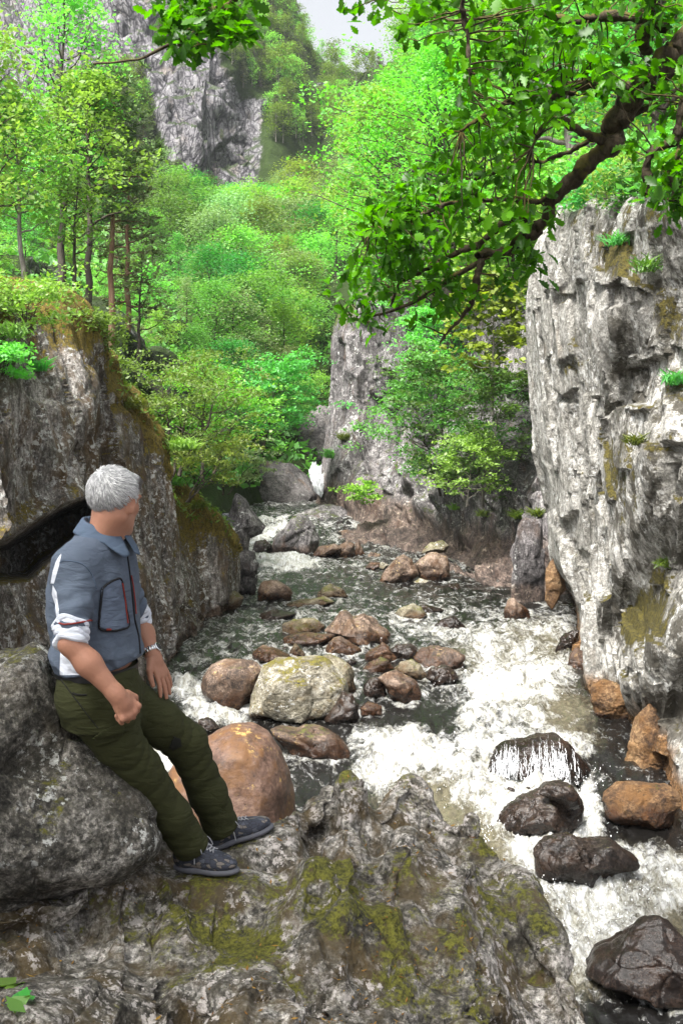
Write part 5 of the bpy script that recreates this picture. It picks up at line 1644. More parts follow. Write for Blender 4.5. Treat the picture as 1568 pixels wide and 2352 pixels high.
for i, (u, v, r, n, L, mat, lab, G) in enumerate([
    (95, 850, .2, 60, .35, 'leaf_mid', 'fern hanging on the dark rock wall above the rusty streak', CLG), (20, 770, .5, 90, .35, 'leaf_mid', 'leafy plants at the left edge of the dark rock wall', CLG),
    (420, 1030, .5, 120, .4, 'leaf_fresh', 'fern clump under the spreading small tree', CLG), (300, 935, .5, 120, .35, 'grassy', 'grassy tuft high on the mossy rock edge', CLG),
    (400, 1110, .5, 140, .3, 'grassy', 'grassy tuft on the mossy rock edge beside the low shrub', CLG), (450, 1165, .4, 90, .3, 'grassy', 'grassy tuft at the lower end of the mossy rock edge', CLG),
    (1190, 1190, .3, 70, .5, 'grassy', 'bright grass tuft on the brown shelf beside the squarish block', CMG), (1110, 1185, .3, 50, .4, 'grassy', 'grass tuft on the upper brown shelf', CMG), (1235, 1185, .25, 50, .45, 'grassy', 'grass tuft wedged against the foot of the pale wall', CMG),
    (1045, 1170, .25, 40, .4, 'leaf_fresh', 'little leafy plant at the back of the brown shelf', CMG), (760, 1050, .5, 80, .6, 'leaf_mid', 'green plants hanging on the cliff by the waterfall', CMG), (790, 1010, .4, 60, .6, 'grassy', 'green strip of plants on the cliff corner', CMG),
    (1550, 880, .25, 60, .3, 'leaf_mid', 'leafy plants at the right edge on the pale wall', CRG), (1460, 1020, .2, 50, .25, 'grassy', 'small grass tuft midway up the pale wall', CRG), (1530, 1300, .25, 70, .25, 'grassy', 'grass tuft on the lower ledge of the pale wall', CRG),
    (1490, 620, .4, 60, .3, 'grassy', 'grass on the mossy upper ledge of the pale wall', CRG), (1420, 560, .3, 60, .3, 'leaf_mid', 'leafy plants under the oak bough on the pale wall', CRG)]):
    tuft(u, v, near_surface(G, u, v) - .05, r, n, L, mat, 'fern' if 'fern' in lab else ('grass_tuft' if 'grass' in lab else 'small_plant'), lab, 'plant', 500 + i)

# grass and ferns along the mossy edge of the left wall and on the hill ground: uncountable
C = []
for k in range(2600):
    f = R_.random()
    i = int(f * 300) + 40
    row = int(R_.uniform(25, 100))
    C.append(CLG[row, min(i, 400)] + R_.normal(size=3) * .05)
V, F = leaf_cloud(np.array(C), .11, R_, up=.2, aspect=.3)
link('ground_cover', new_mesh('ground_cover', V, F, False), MT['grassy'], kind='stuff', label='low green growth along the mossy edge of the left rock wall')
C = []
for k in range(15000):
    if R_.random() < .75: u, v = R_.uniform(-80, 760), R_.uniform(440, 1120)
    else: u, v = R_.uniform(800, 1600), R_.uniform(250, 760)
    p, y = hill_point(u, v)
    if u < 760 and on_rock(u, v) > .55: continue
    C.append(p + np.array([0, -.3, .25 * R_.random() * y / 30]))
C = np.array(C)
V, F = leaf_cloud(C, .32, R_, up=.4)
link('undergrowth', new_mesh('undergrowth', V, F, False), MT['leaf_mid'], kind='stuff', label='low undergrowth between the trees on both slopes')

# needles and dead leaves caught on the foreground rock
rl = np.random.default_rng(9)
fl_ = FG[40:400, 20:470].reshape(-1, 3)
C = fl_[rl.choice(len(fl_), 1500)] + np.array([0, 0, .006])
C = C[(pn(C * 2.2) > -.05)]
V, F = leaf_cloud(C, .017, rl, up=1.6, aspect=.3, szvar=.6)
link('leaf_litter', new_mesh('leaf_litter', V, F, False), MT['litter'], kind='stuff', label='dry needles and leaf scraps scattered over the foreground rock')
for i, (u, v) in enumerate([(22, 2262), (52, 2290), (38, 2312)]):
    k_ = np.argmin((proj(fl_)[0] - u) ** 2 + (proj(fl_)[1] - v) ** 2)
    c_ = fl_[k_] + np.array([0, 0, .012])
    V, F = leaf_cloud(c_ + rl.normal(size=(5, 3)) * np.array([.025, .025, .004]), .05, rl, up=1.2, aspect=.7)
    link('seedling', new_mesh('seedling', V, F, False), MT['leaf_mid'], label=['fresh green seedling in the lower left rock crevice, highest of three', 'fresh green seedling in the lower left rock crevice, between two others', 'fresh green seedling in the lower left rock crevice, lowest of three'][i], cat='plant', group='seedlings in the rock crevice', origin=c_)
# ------------------------------------------------------------------ the man
MT['skin'] = flat_mat('skin', (.36, .17, .112), .5, 9, .14, .15, .35, bscale=120)
MT['shirt'] = None


def cloth(name, col, folds=10, rough=.85, var=.12, weave=600):
    m = M(name)
    p = m.objc()
    n = m.noise(p, folds, 4, .6)
    f = m.noise(m.map(p, scale=(1, 1, 3.2)), folds * 1.3, 3, .5, 1.0)
    c = m.mix(n, tuple(x * (1 - var) for x in col), tuple(x * (1 + var) for x in col))
    h = m.math('ADD', m.math('MULTIPLY', f, 1.0), m.math('MULTIPLY', m.noise(p, weave, 2, .5), .02))
    return m.done(m.bsdf(c, rough, m.bump(h, .5, .02), .2))


def shirt_mat():
    m = M('shirt_cloth')
    p = m.objc()
    f = m.noise(m.map(p, scale=(1, 1, 2.6), rot=(0, .5, 0)), 11, 3, .5, 1.1)
    n = m.noise(p, 7, 4, .6)
    c = m.mix(n, (.072, .09, .128), (.105, .128, .172))
    c = m.mix(m.sstep(m.attr('white'), .45, .55), c, (.62, .64, .72))
    return m.done(m.bsdf(c, .8, m.bump(f, .45, .02), .2))


MT['shirt'] = shirt_mat()
MT['collar'] = cloth('collar_cloth', (.085, .115, .17), 6)
MT['cuff'] = cloth('rolled_cuff', (.58, .6, .68), 10)
MT['pocket'] = cloth('pocket_cloth', (.105, .13, .185), 9)
MT['trim'] = flat_mat('black_trim', (.008, .008, .011), .8)
MT['redzip'] = flat_mat('red_zip', (.22, .022, .014), .5)
MT['trouser'] = cloth('trouser_cloth', (.034, .036, .014), 9, .9, .2)
MT['flap'] = cloth('flap_cloth', (.032, .034, .013), 12, .9, .2)
MT['patch'] = flat_mat('knee_patch', (.012, .012, .01), .9)
MT['belt'] = flat_mat('black_belt', (.006, .006, .007), .5)


def hair_mat():
    m = M('grey_hair')
    p = m.objc()
    st = m.noise(m.map(p, scale=(1, 1, .22), rot=(.3, .5, 0)), 95, 4, .7, .8)
    n = m.noise(p, 14, 3, .6)
    c = m.mix(m.ramp(st, [(.35, 0), (.65, 1)]), (.22, .22, .24), (.66, .65, .67))
    z = m.attr('low')
    c = m.mix(m.math('MULTIPLY', z, .75), c, (.12, .115, .12))
    c = m.mix(m.math('MULTIPLY', n, .3), c, (.5, .49, .5))
    return m.done(m.bsdf(c, .55, m.bump(st, .9, .006), .4))


MT['hair'] = hair_mat()


def strand_mat():
    m = M('grey_strand')
    c = m.mix(m.island(), (.2, .2, .21), (.72, .71, .72))
    c = m.mix(m.math('MULTIPLY', m.attr('low'), .7), c, (.11, .105, .11))
    return m.done(m.bsdf(c, .5, spec=.4))


MT['strand'] = strand_mat()
MT['shoe'] = None


def shoe_mat():
    m = M('shoe_fabric')
    p = m.objc()
    v = m.vor(m.map(p, scale=(1, 1.6, 2)), 44, out='Color')
    g = m.sep(v)[0]
    c = m.ramp(g, [(.3, (.035, .038, .055)), (.5, (.075, .08, .105)), (.62, (.15, .13, .12)), (.85, (.05, .055, .075))], 'CONSTANT')
    e = m.sstep(m.vor(m.map(p, scale=(1, 1.6, 2)), 44, 'DISTANCE_TO_EDGE'), .02, .07)
    c = m.mix(e, (.015, .016, .022), c)
    return m.done(m.bsdf(c, .7, m.bump(e, .4, .004), .3))


MT['shoe'] = shoe_mat()
MT['sole'] = flat_mat('shoe_sole', (.10, .10, .12), .8, 40, .3)
MT['lace'] = flat_mat('shoe_lace', (.3, .3, .33), .8)
MT['steel'] = flat_mat('steel', (.7, .72, .75), .25, metallic=1)
MT['gold'] = flat_mat('gold', (.8, .55, .2), .25, metallic=1)
MT['dial'] = flat_mat('watch_dial', (.02, .02, .025), .2)
MT['eye'] = flat_mat('eye_white', (.7, .68, .66), .2)
MT['iris'] = flat_mat('iris', (.06, .1, .14), .2)


def unit(v):
    v = np.array(v, float); return v / np.linalg.norm(v)


def frame(azdeg, pitch=0):
    """rows: forward, left, up for a heading azdeg from +X towards +Y"""
    a = rad(azdeg)
    f = np.array([math.cos(a), math.sin(a), 0]); l = np.array([-math.sin(a), math.cos(a), 0]); u = np.array([0, 0, 1.0])
    p = rad(pitch)
    return np.array([f * math.cos(p) + u * math.sin(p), l, u * math.cos(p) - f * math.sin(p)])


HC = P(264, 1150, 4.02)              # skull centre
HF = frame(64, -9)
TF = frame(-20)                      # chest heading
PF = frame(14)                       # pelvis heading
hp = lambda f, l, u: HC + HF[0] * f + HF[1] * l + HF[2] * u
man_base = P(300, 1960, 4.2)
man = empty('person', man_base, 'grey haired man in blue grey shirt and dark olive trousers leaning back against a rock', 'person')

# joints
NB = P(240, 1232, 4.03)
SHR = P(168, 1300, 3.87); ELR = P(163, 1478, 3.72); WRR = P(270, 1598, 3.72)
SHL = P(262, 1300, 4.2); ELL = P(316, 1428, 4.3); WRL = P(350, 1503, 4.22)
CH = P(216, 1365, 4.02); AB = P(222, 1470, 4.02); PE = P(212, 1580, 4.02)
HIR = P(196, 1606, 3.93); KNR = P(322, 1766, 4.06); ANR = P(438, 1940, 4.24)
HIL = P(275, 1598, 4.12); KNL = P(428, 1706, 4.3); ANL = P(506, 1895, 4.46)


def torso(fd, grow=0.0, fold=None, zs=None, k=.02):
    """stacked elliptical sections following the leaning trunk"""
    T = [(P(232, 1212, 4.03), .062, .062, -10), (P(228, 1240, 4.03), .12, .08, -18), (P(221, 1270, 4.03), .175, .105, -22), (P(217, 1320, 4.03), .195, .124, -20), (P(215, 1380, 4.03), .192, .134, -20),
         (P(219, 1440, 4.03), .184, .14, -16), (P(224, 1500, 4.03), .18, .142, -8), (P(223, 1545, 4.03), .185, .142, 4), (P(220, 1590, 4.03), .18, .14, 12)]
    z = np.array([t[0][2] for t in T])[::-1]
    cx = np.array([t[0] for t in T])[::-1]
    a = np.array([t[1] for t in T])[::-1]; b = np.array([t[2] for t in T])[::-1]; az = np.array([t[3] for t in T])[::-1]

    def fn(g):
        zz = np.clip(g[..., 2], z[0], z[-1])
        x = g[..., 0] - np.interp(zz, z, cx[:, 0]); y = g[..., 1] - np.interp(zz, z, cx[:, 1])
        A = np.interp(zz, z, a) + grow; Bq = np.interp(zz, z, b) + grow
        th = np.radians(np.interp(zz, z, az))
        fx = x * np.cos(th) + y * np.sin(th); lx = -x * np.sin(th) + y * np.cos(th)
        q = (np.abs(fx / Bq) ** 2.3 + np.abs(lx / A) ** 2.3) ** (1 / 2.3)
        d = (q - 1) * np.minimum(A, Bq) * .9
        dz = np.maximum(g[..., 2] - z[-1], z[0] - g[..., 2])
        d = np.maximum(d, dz)
        if fold is not None: d = d + fold(g)
        return d
    lo = cx.min(0) - .3; hi = cx.max(0) + .3
    lo[2] = z[0] - .02; hi[2] = z[-1] + .02
    fd.put(fn, lo, hi, k)


# ---- body: head, neck, trunk, arms, hands in one surface
lo = np.array([P(95, 1060, 4)[0], 3.45, P(0, 1700, 4.1)[2]]); hi = np.array([P(420, 1060, 4.2)[0], 4.5, P(0, 1050, 3.9)[2]])
fb = Field(lo, hi, .0036)
torso(fb, -.02)
fb.ell(hp(-.012, 0, .028), (.096, .073, .086), HF, .01)
fb.ell(hp(.032, 0, -.045), (.062, .058, .075), HF, .03)
fb.ell(hp(.035, 0, .02), (.06, .062, .055), HF, .02)
for s in (-1, 1):
    fb.cap(hp(-.012, s * .052, -.06), hp(.062, s * .02, -.1), .02, .016, .03)
    fb.ell(hp(.062, s * .036, -.022), (.022, .024, .02), HF, .02)          # cheek
    fb.ell(hp(.082, s * .03, .026), (.018, .026, .01), HF, .012)           # brow
    fb.ell(hp(.094, s * .031, .008), (.012, .015, .009), HF, .008, sub=True)
    # ear: rim, lobe, hollow
    ec = hp(-.012, s * .078, -.012)
    EM = np.array([unit(HF[0] - .35 * s * -HF[1] * -1), unit(HF[1] * s + HF[0] * -.35), HF[2]])
    fb.ell(ec, (.018, .0085, .032), EM, .005)
    fb.ell(ec + HF[2] * -.024 + HF[0] * .004, (.010, .008, .012), EM, .006)
    fb.ell(ec + HF[1] * s * .009 + HF[0] * .004 + HF[2] * .004, (.009, .006, .017), EM, .004, sub=True)
fb.cap(hp(.094, 0, .018), hp(.112, 0, -.03), .008, .0125, .012)            # nose
for s in (-1, 1): fb.ell(hp(.1, s * .012, -.034), (.011, .009, .008), HF, .006)
fb.ell(hp(.075, 0, -.108), (.02, .024, .018), HF, .02)                     # chin
fb.ell(hp(.091, 0, -.066), (.01, .024, .007), HF, .006); fb.ell(hp(.088, 0, -.08), (.01, .02, .007), HF, .006)
fb.ell(hp(.099, 0, -.073), (.008, .022, .002), HF, .003, sub=True)         # mouth line
fb.cap(hp(-.022, 0, -.055), NB - np.array([0, 0, .03]), .058, .066, .03)
fb.cap(hp(-.03, .02, -.06), NB + TF[1] * .05 + np.array([0, 0, -.01]), .034, .04, .03)
fb.cap(hp(-.03, -.02, -.06), NB - TF[1] * .06 + np.array([0, 0, -.01]), .034, .04, .03)


def arm(fd, sh, el, wr, k=.025):
    fd.cap(sh, el, .045, .038, k)
    m = el * .62 + wr * .38
    fd.cap(el, m, .040, .043, k)
    fd.cap(m, wr, .042, .028, k)


arm(fb, SHR, ELR, WRR); arm(fb, SHL, ELL, WRL)
# flatten of the wrist + hands
# right hand: loosely closed, knuckles towards the picture's right, resting on the thigh
rw = WRR
RD = unit(P(300, 1640, 3.74) - WRR)                 # along the metacarpals
RS = unit(P(318, 1612, 3.77) - P(284, 1640, 3.73))  # across the knuckles: towards index
RS = unit(RS - RD * (RS @ RD)); RN = np.cross(RD, RS)
if RN[1] > 0: RN = -RN                               # back of the hand faces the camera
pm = rw + RD * .05
fb.cap(rw - RD * .01, rw + RD * .03, .029, .03, .02)
fb.ell(pm + RD * .004, (.05, .042, .02), np.array([RD, RS, RN]), .015)
for i, (off, L, r) in enumerate([(.036, .047, .0096), (.0125, .052, .0098), (-.0115, .048, .0096), (-.0345, .038, .0088)]):
    k0 = rw + RD * (.083 - .006 * abs(i - 1.2)) + RS * off + RN * .006
    k1 = k0 + RD * L * .5 - RN * L * .62 + RS * -.002
    k2 = k1 - RD * L * .42 - RN * L * .22
    k3 = k2 - RD * L * .38 + RN * L * .08
    fb.ell(k0, (.0125, .0115, .012), np.array([RD, RS, RN]), .008)
    fb.cap(pm + RS * off * .8, k0, r * 1.1, r * 1.12, .008)
    fb.cap(k0, k1, r * 1.1, r, .0025); fb.cap(k1, k2, r, r * .92, .002); fb.cap(k2, k3, r * .92, r * .8, .003)
    if i == 2: ring_c, ring_d = (k0 * .45 + k1 * .55), unit(k1 - k0)
t0 = rw + RD * .02 + RS * .033 - RN * .004
t1 = t0 + RD * .034 + RS * .02 - RN * .014; t2 = t1 + RD * .033 - RN * .018 - RS * .006; t3 = t2 + RD * .01 - RN * .014 - RS * .02
fb.cap(t0, t1, .015, .0125, .012); fb.cap(t1, t2, .0125, .0108, .004); fb.cap(t2, t3, .0108, .009, .004)
# left hand: open, resting on the far thigh, fingers pointing down and right
lw = WRL
LD = unit(P(384, 1572, 4.2) - WRL)
LSd = unit(P(352, 1555, 4.13) - P(372, 1535, 4.2)); LSd = unit(LSd - LD * (LSd @ LD))    # towards the thumb
LN = np.cross(LD, LSd)
if LN[1] > 0: LN = -LN
lp = lw + LD * .055
fb.cap(lw - LD * .01, lw + LD * .03, .028, .029, .02)
fb.ell(lp, (.05, .041, .017), np.array([LD, LSd, LN]), .014)
for i, (off, L, r, bend) in enumerate([(.034, .074, .0092, .3), (.0115, .084, .0095, .25), (-.0125, .078, .0092, .28), (-.0345, .06, .0084, .36)]):
    k0 = lw + LD * (.092 - .004 * abs(i - 1)) + LSd * off
    dv = unit(LD + LSd * off * 4.2)
    k1 = k0 + (dv - LN * bend * .45) * L * .46; k2 = k1 + (dv - LN * bend * 1.2) * L * .3; k3 = k2 + (dv - LN * bend * 1.5) * L * .22
    fb.cap(lp + LSd * off * .8, k0, r * 1.15, r * 1.12, .008)
    fb.cap(k0, k1, r * 1.08, r, .0025); fb.cap(k1, k2, r, r * .92, .002); fb.cap(k2, k3, r * .9, r * .78, .003)
t0 = lw + LD * .022 + LSd * .03; t1 = t0 + LD * .03 + LSd * .026 - LN * .004; t2 = t1 + LD * .034 + LSd * .008 - LN * .006; t3 = t2 + LD * .024 - LN * .004
fb.cap(t0, t1, .0155, .0125, .012); fb.cap(t1, t2, .0122, .0108, .004); fb.cap(t2, t3, .0108, .009, .004)
V, F = fb.mesh()
body = child('body', V, F, MT['skin'], man)
# eyes
for s in (-1, 1):
    d, Fi = ICO[3]
    ey = child('eye', hp(.083, s * .031, .007) + d * .0115, Fi, MT['eye'], man)
    child('iris', hp(.0915, s * .031, .007) + d * .0055, Fi, MT['iris'], ey)

# ---- hair
fh = Field(HC - .16, HC + .17, .0035)
hn = lambda g: .004 * fbm((g - HC) @ HF.T * np.array([30, 40, 24]), 3)


def hairfn(g):
    q = (g - hp(-.014, 0, .03))
    r = np.array([.104, .083, .093]); qq = q @ HF.T
    k0 = np.linalg.norm(qq / r, axis=-1); k1 = np.linalg.norm(qq / (r * r), axis=-1)
    d = k0 * (k0 - 1) / (k1 + 1e-9) + hn(g)
    f, l, u = qq[..., 0], np.abs(qq[..., 1]), qq[..., 2] + .03
    # hairline: nape, round the ear, sideburn, forehead
    low = np.interp(f, [-.11, -.06, -.04, -.02, .0, .012, .03, .05, .075, .1], [-.068, -.066, -.055, .012, .022, -.002, -.012, .04, .062, .07])
    low2 = np.interp(f, [-.11, -.05, .03, .06, .085], [-.068, -.066, -.03, .05, .068])
    cut = np.where(l > .045, low, low2) - u
    return np.maximum(d, cut * .8)


fh.put(hairfn, HC - .16, HC + .17, .004)
fh.ell(hp(.062, -.01, .088), (.034, .045, .022), HF, .03)
V, F = fh.mesh()
lz = (V - HC) @ HF[2]
child('hair', V, F, MT['hair'], man, attrs={'low': sstep(.01, -.06, lz)})

# loose short strands combed away from the crown
rgh_ = np.random.default_rng(4)
hvn = (V - HC - HF[2] * .03); hvn /= np.linalg.norm(hvn, axis=1)[:, None]
pk_ = rgh_.choice(len(V), 5200)
crown_p = hp(-.07, .015, .085)
Vs = []
for i in pk_:
    o_, n_ = V[i], hvn[i]
    d_ = o_ - crown_p; d_ = d_ - n_ * (d_ @ n_)
    if np.linalg.norm(d_) < .004: continue
    d_ = unit(d_); sd_ = np.cross(n_, d_)
    sw = .35 * math.sin(o_ @ HF[1] * 60) + rgh_.normal() * .22
    d_ = unit(d_ + sd_ * sw)
    L = rgh_.uniform(.012, .03); w_ = rgh_.uniform(.0006, .0014)
    sd_ = np.cross(n_, d_)
    a_ = o_ - n_ * .001; m_ = o_ + d_ * L * .5 + n_ * rgh_.uniform(.0015, .005); e_ = o_ + d_ * L + n_ * rgh_.uniform(-.001, .004)
    Vs += [a_ - sd_ * w_, a_ + sd_ * w_, m_ + sd_ * w_, m_ - sd_ * w_, e_ + sd_ * w_ * .3, e_ - sd_ * w_ * .3]
Vs = np.array(Vs); b_ = np.arange(len(Vs) // 6)[:, None] * 6
lz = (Vs - HC) @ HF[2]
child('hair', Vs, np.concatenate([b_ + [0, 1, 2, 3], b_ + [3, 2, 4, 5]]), MT['strand'], man, smooth=False, attrs={'low': sstep(.01, -.06, lz)})

# ---- shirt
fs = Field(lo, hi, .0055)


def shirt_fold(g):
    q = (g - CH)
    h = .007 * fbm(q * np.array([7, 7, 15]) + q[..., :1] * 9, 3)
    low = sstep(P(0, 1440, 4)[2], P(0, 1530, 4)[2], g[..., 2])
    return h * (.55 + low) - .012 * low * np.exp(-((g[..., 2] - P(0, 1497, 4)[2]) / .03) ** 2)


torso(fs, .009, shirt_fold, k=.03)
slv = lambda a, b: (lambda g, t: .0075 * np.sin(t * 26 + 5 * pn(g * 9)) * sstep(.25, .75, t) + .004 * fbm(g * 16, 2))
ELRs = SHR * .1 + ELR * .9
fs.cap(SHR + TF[1] * .03, ELRs, .064, .058, .05, fold=slv(SHR, ELR))
fs.cap(SHR, SHR + TF[1] * .12 + np.array([0, 0, .035]), .066, .06, .04)
fs.cap(SHL, SHL * .1 + ELL * .9, .068, .06, .04, fold=slv(SHL, ELL))
fs.cap(SHL, SHL - TF[1] * .12 + np.array([0, 0, .03]), .066, .06, .04)
# neck opening, hem
fs.cap(hp(-.01, 0, -.06), NB + np.array([0, 0, -.015]), .058, .062, .008, sub=True)
hz = lambda x: np.interp(x, [P(136, 1536, 4)[0], P(250, 1530, 4)[0], P(332, 1500, 4)[0]], [P(0, 1540, 4)[2], P(0, 1532, 4)[2], P(0, 1508, 4)[2]])
fs.put(lambda g: g[..., 2] - hz(g[..., 0]), lo, np.array([hi[0], hi[1], P(0, 1480, 4)[2]]), .008, sub=True)
# cut the sleeves at their rolled ends
for e, s in ((ELRs, SHR), (SHL * .1 + ELL * .9, SHL)):
    ax = unit(e - s)
    fs.put(lambda g, e=e, ax=ax: np.maximum(-((g - e) @ ax - .02), np.linalg.norm(g - e - ax * .06, axis=-1) - .1), e - .14, e + .14, .006, sub=True)
V, F = fs.mesh()
u_, v_ = proj(V)
ax = unit(ELR - SHR)
armd = np.linalg.norm(V - SHR - ((V - SHR) @ ax)[:, None] * ax, axis=1)
wh = np.zeros(len(V))
near = V[:, 1] < 4.05
for poly in [[(142, 1270), (134, 1305), (124, 1340), (117, 1340), (122, 1312), (130, 1288)], [(122, 1345), (130, 1360), (135, 1400), (137, 1430), (131, 1430), (128, 1390), (120, 1365)], [(141, 1470), (165, 1480), (185, 1500), (190, 1550), (138, 1550), (139, 1510)]]:
    wh = np.maximum(wh, sstep(4, -3, poly_sd(u_, v_, poly)) * near)
shirt = child('shirt', V, F, MT['shirt'], man, attrs={'white': wh})
shirt_bvh = BVHTree.FromPolygons([tuple(v) for v in V], F.tolist())

# rolled cuffs: stacked rings round the arm above the elbow
def cuff(e, s, r, n=4, name='cuff'):
    axx = unit(e - s)
    ref = np.array([0, 1.0, 0]); a = unit(np.cross(axx, ref)); b = np.cross(axx, a)
    prof = []
    m = 44
    for i in range(m):
        t = i / (m - 1)
        rr = r * (1 - .12 * t) + .0055 * abs(math.sin(t * math.pi * n)) ** .6 + (0 if 0 < i < m - 1 else -.016)
        prof.append((t * .085 - .015, rr))
    ph = np.linspace(0, 2 * math.pi, 48, endpoint=False)
    G = []
    for (z, rr) in prof:
        w = z + .006 * np.sin(ph * 2 + 1) + .004 * np.sin(ph * 3 + z * 60)
        R2 = rr + .003 * np.sin(ph * 5 + z * 90)
        G.append(e + axx * w[:, None] + a * (R2 * np.cos(ph))[:, None] + b * (R2 * np.sin(ph))[:, None])
    G = np.array(G)
    return child(name, G.reshape(-1, 3), grid_faces(48, m, True), MT['cuff'], man)


cuff(ELRs - unit(ELR - SHR) * .035, SHR, .060); cuff(SHL * .1 + ELL * .9 - unit(ELL - SHL) * .03, SHL, .06)

# collar: a folded band round the neck with two points in front
ph = np.linspace(-math.pi, math.pi, 60)
G = []
for t in np.linspace(0, 1, 12):
    row = []
    for p_ in ph:                # 0 is the front
        fr_ = math.cos(p_)
        dirv = TF[0] * math.cos(p_ + .0) + TF[1] * math.sin(p_)
        rin = .069 + .012 * (1 - abs(fr_))
        pt = max(0, 1 - abs(abs(p_) - .42) / .6)          # collar points
        drop = (.05 + .035 * pt)
        z = .046 - .022 * fr_ - .02 * max(0, fr_) ** 2
        if t < .3:
            q = rin - .004 + .006 * (t / .3); zz = z - .03 + .03 * (t / .3)
        else:
            k = (t - .3) / .7
            q = rin + .004 + .034 * k ** 1.0 + .02 * k * pt; zz = z - drop * k
        row.append(NB + np.array([.0, 0, .005]) + dirv * q + np.array([0, 0, zz]))
    G.append(row)
G = np.array(G)
gap = (np.abs(ph) > .12)
G2 = np.concatenate([G[:, ph > .12], G[:, ph < -.12]], 1)
collar_o = child('collar', G2.reshape(-1, 3), grid_faces(G2.shape[1], 12), MT['collar'], man)
sol = collar_o.modifiers.new('thick', 'SOLIDIFY'); sol.thickness = .003


# patches of cloth laid on the shirt or trousers
def on_surface(bvh, u, v, off=.004):
    d = Vector(P(u, v, 4.0) - CAM).normalized()
    h = bvh.ray_cast(Vector(CAM), d)
    if h[0] is None: return None
    n = h[1]
    if n.dot(d) > 0: n = -n
    return np.array(h[0] + n * off)


def patch(name, bvh, poly, mat, parent, off=.004, step=2.2, thick=.003):
    poly = np.array(poly, float)
    x0, y0 = poly.min(0); x1, y1 = poly.max(0)
    us = np.linspace(x0, x1, max(3, int((x1 - x0) / step) + 1)); vs = np.linspace(y0, y1, max(3, int((y1 - y0) / step) + 1))
    Ug, Vg = np.meshgrid(us, vs)
    ins = poly_sd(Ug, Vg, poly) < step * .5
    idx = {}; Vt = []; Fs = []
    for j in range(len(vs)):
        for i in range(len(us)):
            if ins[j, i]:
                p = on_surface(bvh, Ug[j, i], Vg[j, i], off)
                if p is not None:
                    idx[(j, i)] = len(Vt); Vt.append(p)
    for j in range(len(vs) - 1):
        for i in range(len(us) - 1):
            q = [(j, i), (j, i + 1), (j + 1, i + 1), (j + 1, i)]
            if all(k in idx for k in q):
                w_ = [idx[k] for k in q]
                if np.ptp(np.array([Vt[k][1] for k in w_])) < .05: Fs.append(w_)
    if not Fs: return None
    o = child(name, np.array(Vt), np.array(Fs), mat, parent)
    s_ = o.modifiers.new('thick', 'SOLIDIFY'); s_.thickness = thick; s_.offset = -1
    return o


def strip(name, bvh, pts, r, mat, parent, off=.003, n=30, k=6):
    pts = catmull(np.array(pts, float), n, 0)
    q = [on_surface(bvh, a, b, off) for a, b in pts]
    q = [x for x in q if x is not None]
    mb_ = MB(); mb_.tube(np.array(q), r, k)
    V_, F_ = mb_.mesh()
    return child(name, V_, F_, mat, parent)


pk = patch('chest_pocket', shirt_bvh, [(232, 1350), (258, 1334), (274, 1331), (282, 1360), (288, 1400), (294, 1430), (290, 1441), (270, 1446), (240, 1447), (228, 1440), (226, 1420), (229, 1380)], MT['pocket'], man, .005)
strip('pocket_trim', shirt_bvh, [(233, 1352), (245, 1341), (262, 1332), (275, 1331), (282, 1360), (288, 1400), (294, 1430), (289, 1442), (265, 1448), (238, 1448), (227, 1440), (227, 1415), (230, 1380), (233, 1352)], .0045, MT['trim'], pk, .006, 70)
strip('zip', shirt_bvh, [(276, 1340), (281, 1365), (285, 1400), (289, 1432)], .0024, MT['redzip'], pk, .011, 24)
strip('zip_tag', shirt_bvh, [(240, 1446), (252, 1446)], .004, MT['redzip'], pk, .01, 5)
strip('placket', shirt_bvh, [(290, 1262), (297, 1310), (304, 1370), (309, 1420), (318, 1460), (322, 1500)], .004, MT['trim'], man, .001, 50)
z2 = strip('zip', shirt_bvh, [(300, 1322), (305, 1350), (309, 1385), (311, 1410)], .0024, MT['redzip'], man, .004, 24)
strip('shoulder_seam', shirt_bvh, [(138, 1292), (150, 1288), (172, 1290), (190, 1296), (205, 1310), (215, 1330), (222, 1352)], .0022, MT['collar'], man, .001, 34)
strip('cuff_edge', shirt_bvh, [(137, 1431), (150, 1434), (175, 1432), (205, 1426), (212, 1424)], .003, MT['redzip'], man, .002, 20)

# ---- trousers
tlo = np.array([P(90, 1500, 4)[0], 3.6, P(0, 2010, 4.4)[2]]); thi = np.array([P(570, 1500, 4.5)[0], 4.75, P(0, 1500, 3.9)[2]])
ft = Field(tlo, thi, .006)


def pelvis(g):
    z0, z1 = P(0, 1660, 4.02)[2], P(0, 1528, 4.02)[2]
    c = P(215, 1590, 4.02)
    zz = np.clip(g[..., 2], z0, z1)
    tt = (zz - z0) / (z1 - z0)
    x = g[..., 0] - (P(232, 1660, 4.02)[0] * (1 - tt) + P(224, 1528, 4.02)[0] * tt); y = g[..., 1] - 4.03
    th = rad(8)
    fx = x * math.cos(th) + y * math.sin(th); lx = -x * math.sin(th) + y * math.cos(th)
    a = .172 + .012 * np.sin(tt * 3.14); b = .140 + .012 * np.sin(tt * 3)
    q = (np.abs(fx / b) ** 2.3 + np.abs(lx / a) ** 2.3) ** (1 / 2.3)
    return np.maximum((q - 1) * .14 + .004 * fbm(g * 12, 3), np.maximum(g[..., 2] - z1, z0 - g[..., 2]))


ft.put(pelvis, tlo, thi, .02)


def leg_fold(seed, amp=.009):
    def fn(g, t):
        q = g * np.array([9, 9, 7]) + seed
        n_ = fbm(q, 2)
        w_ = pn(g * np.array([4.5, 4.5, 3.0]) + seed * 3)
        ridge = np.abs(np.sin(t * 7 + 5.5 * w_ + seed + 9 * g[..., 0]))
        k_ = .35 + .65 * sstep(-.3, .4, pn(g * 3.1 + seed + 40))
        return amp * k_ * (.7 - 1.5 * ridge ** .8) * .55 + .004 * n_
    return fn


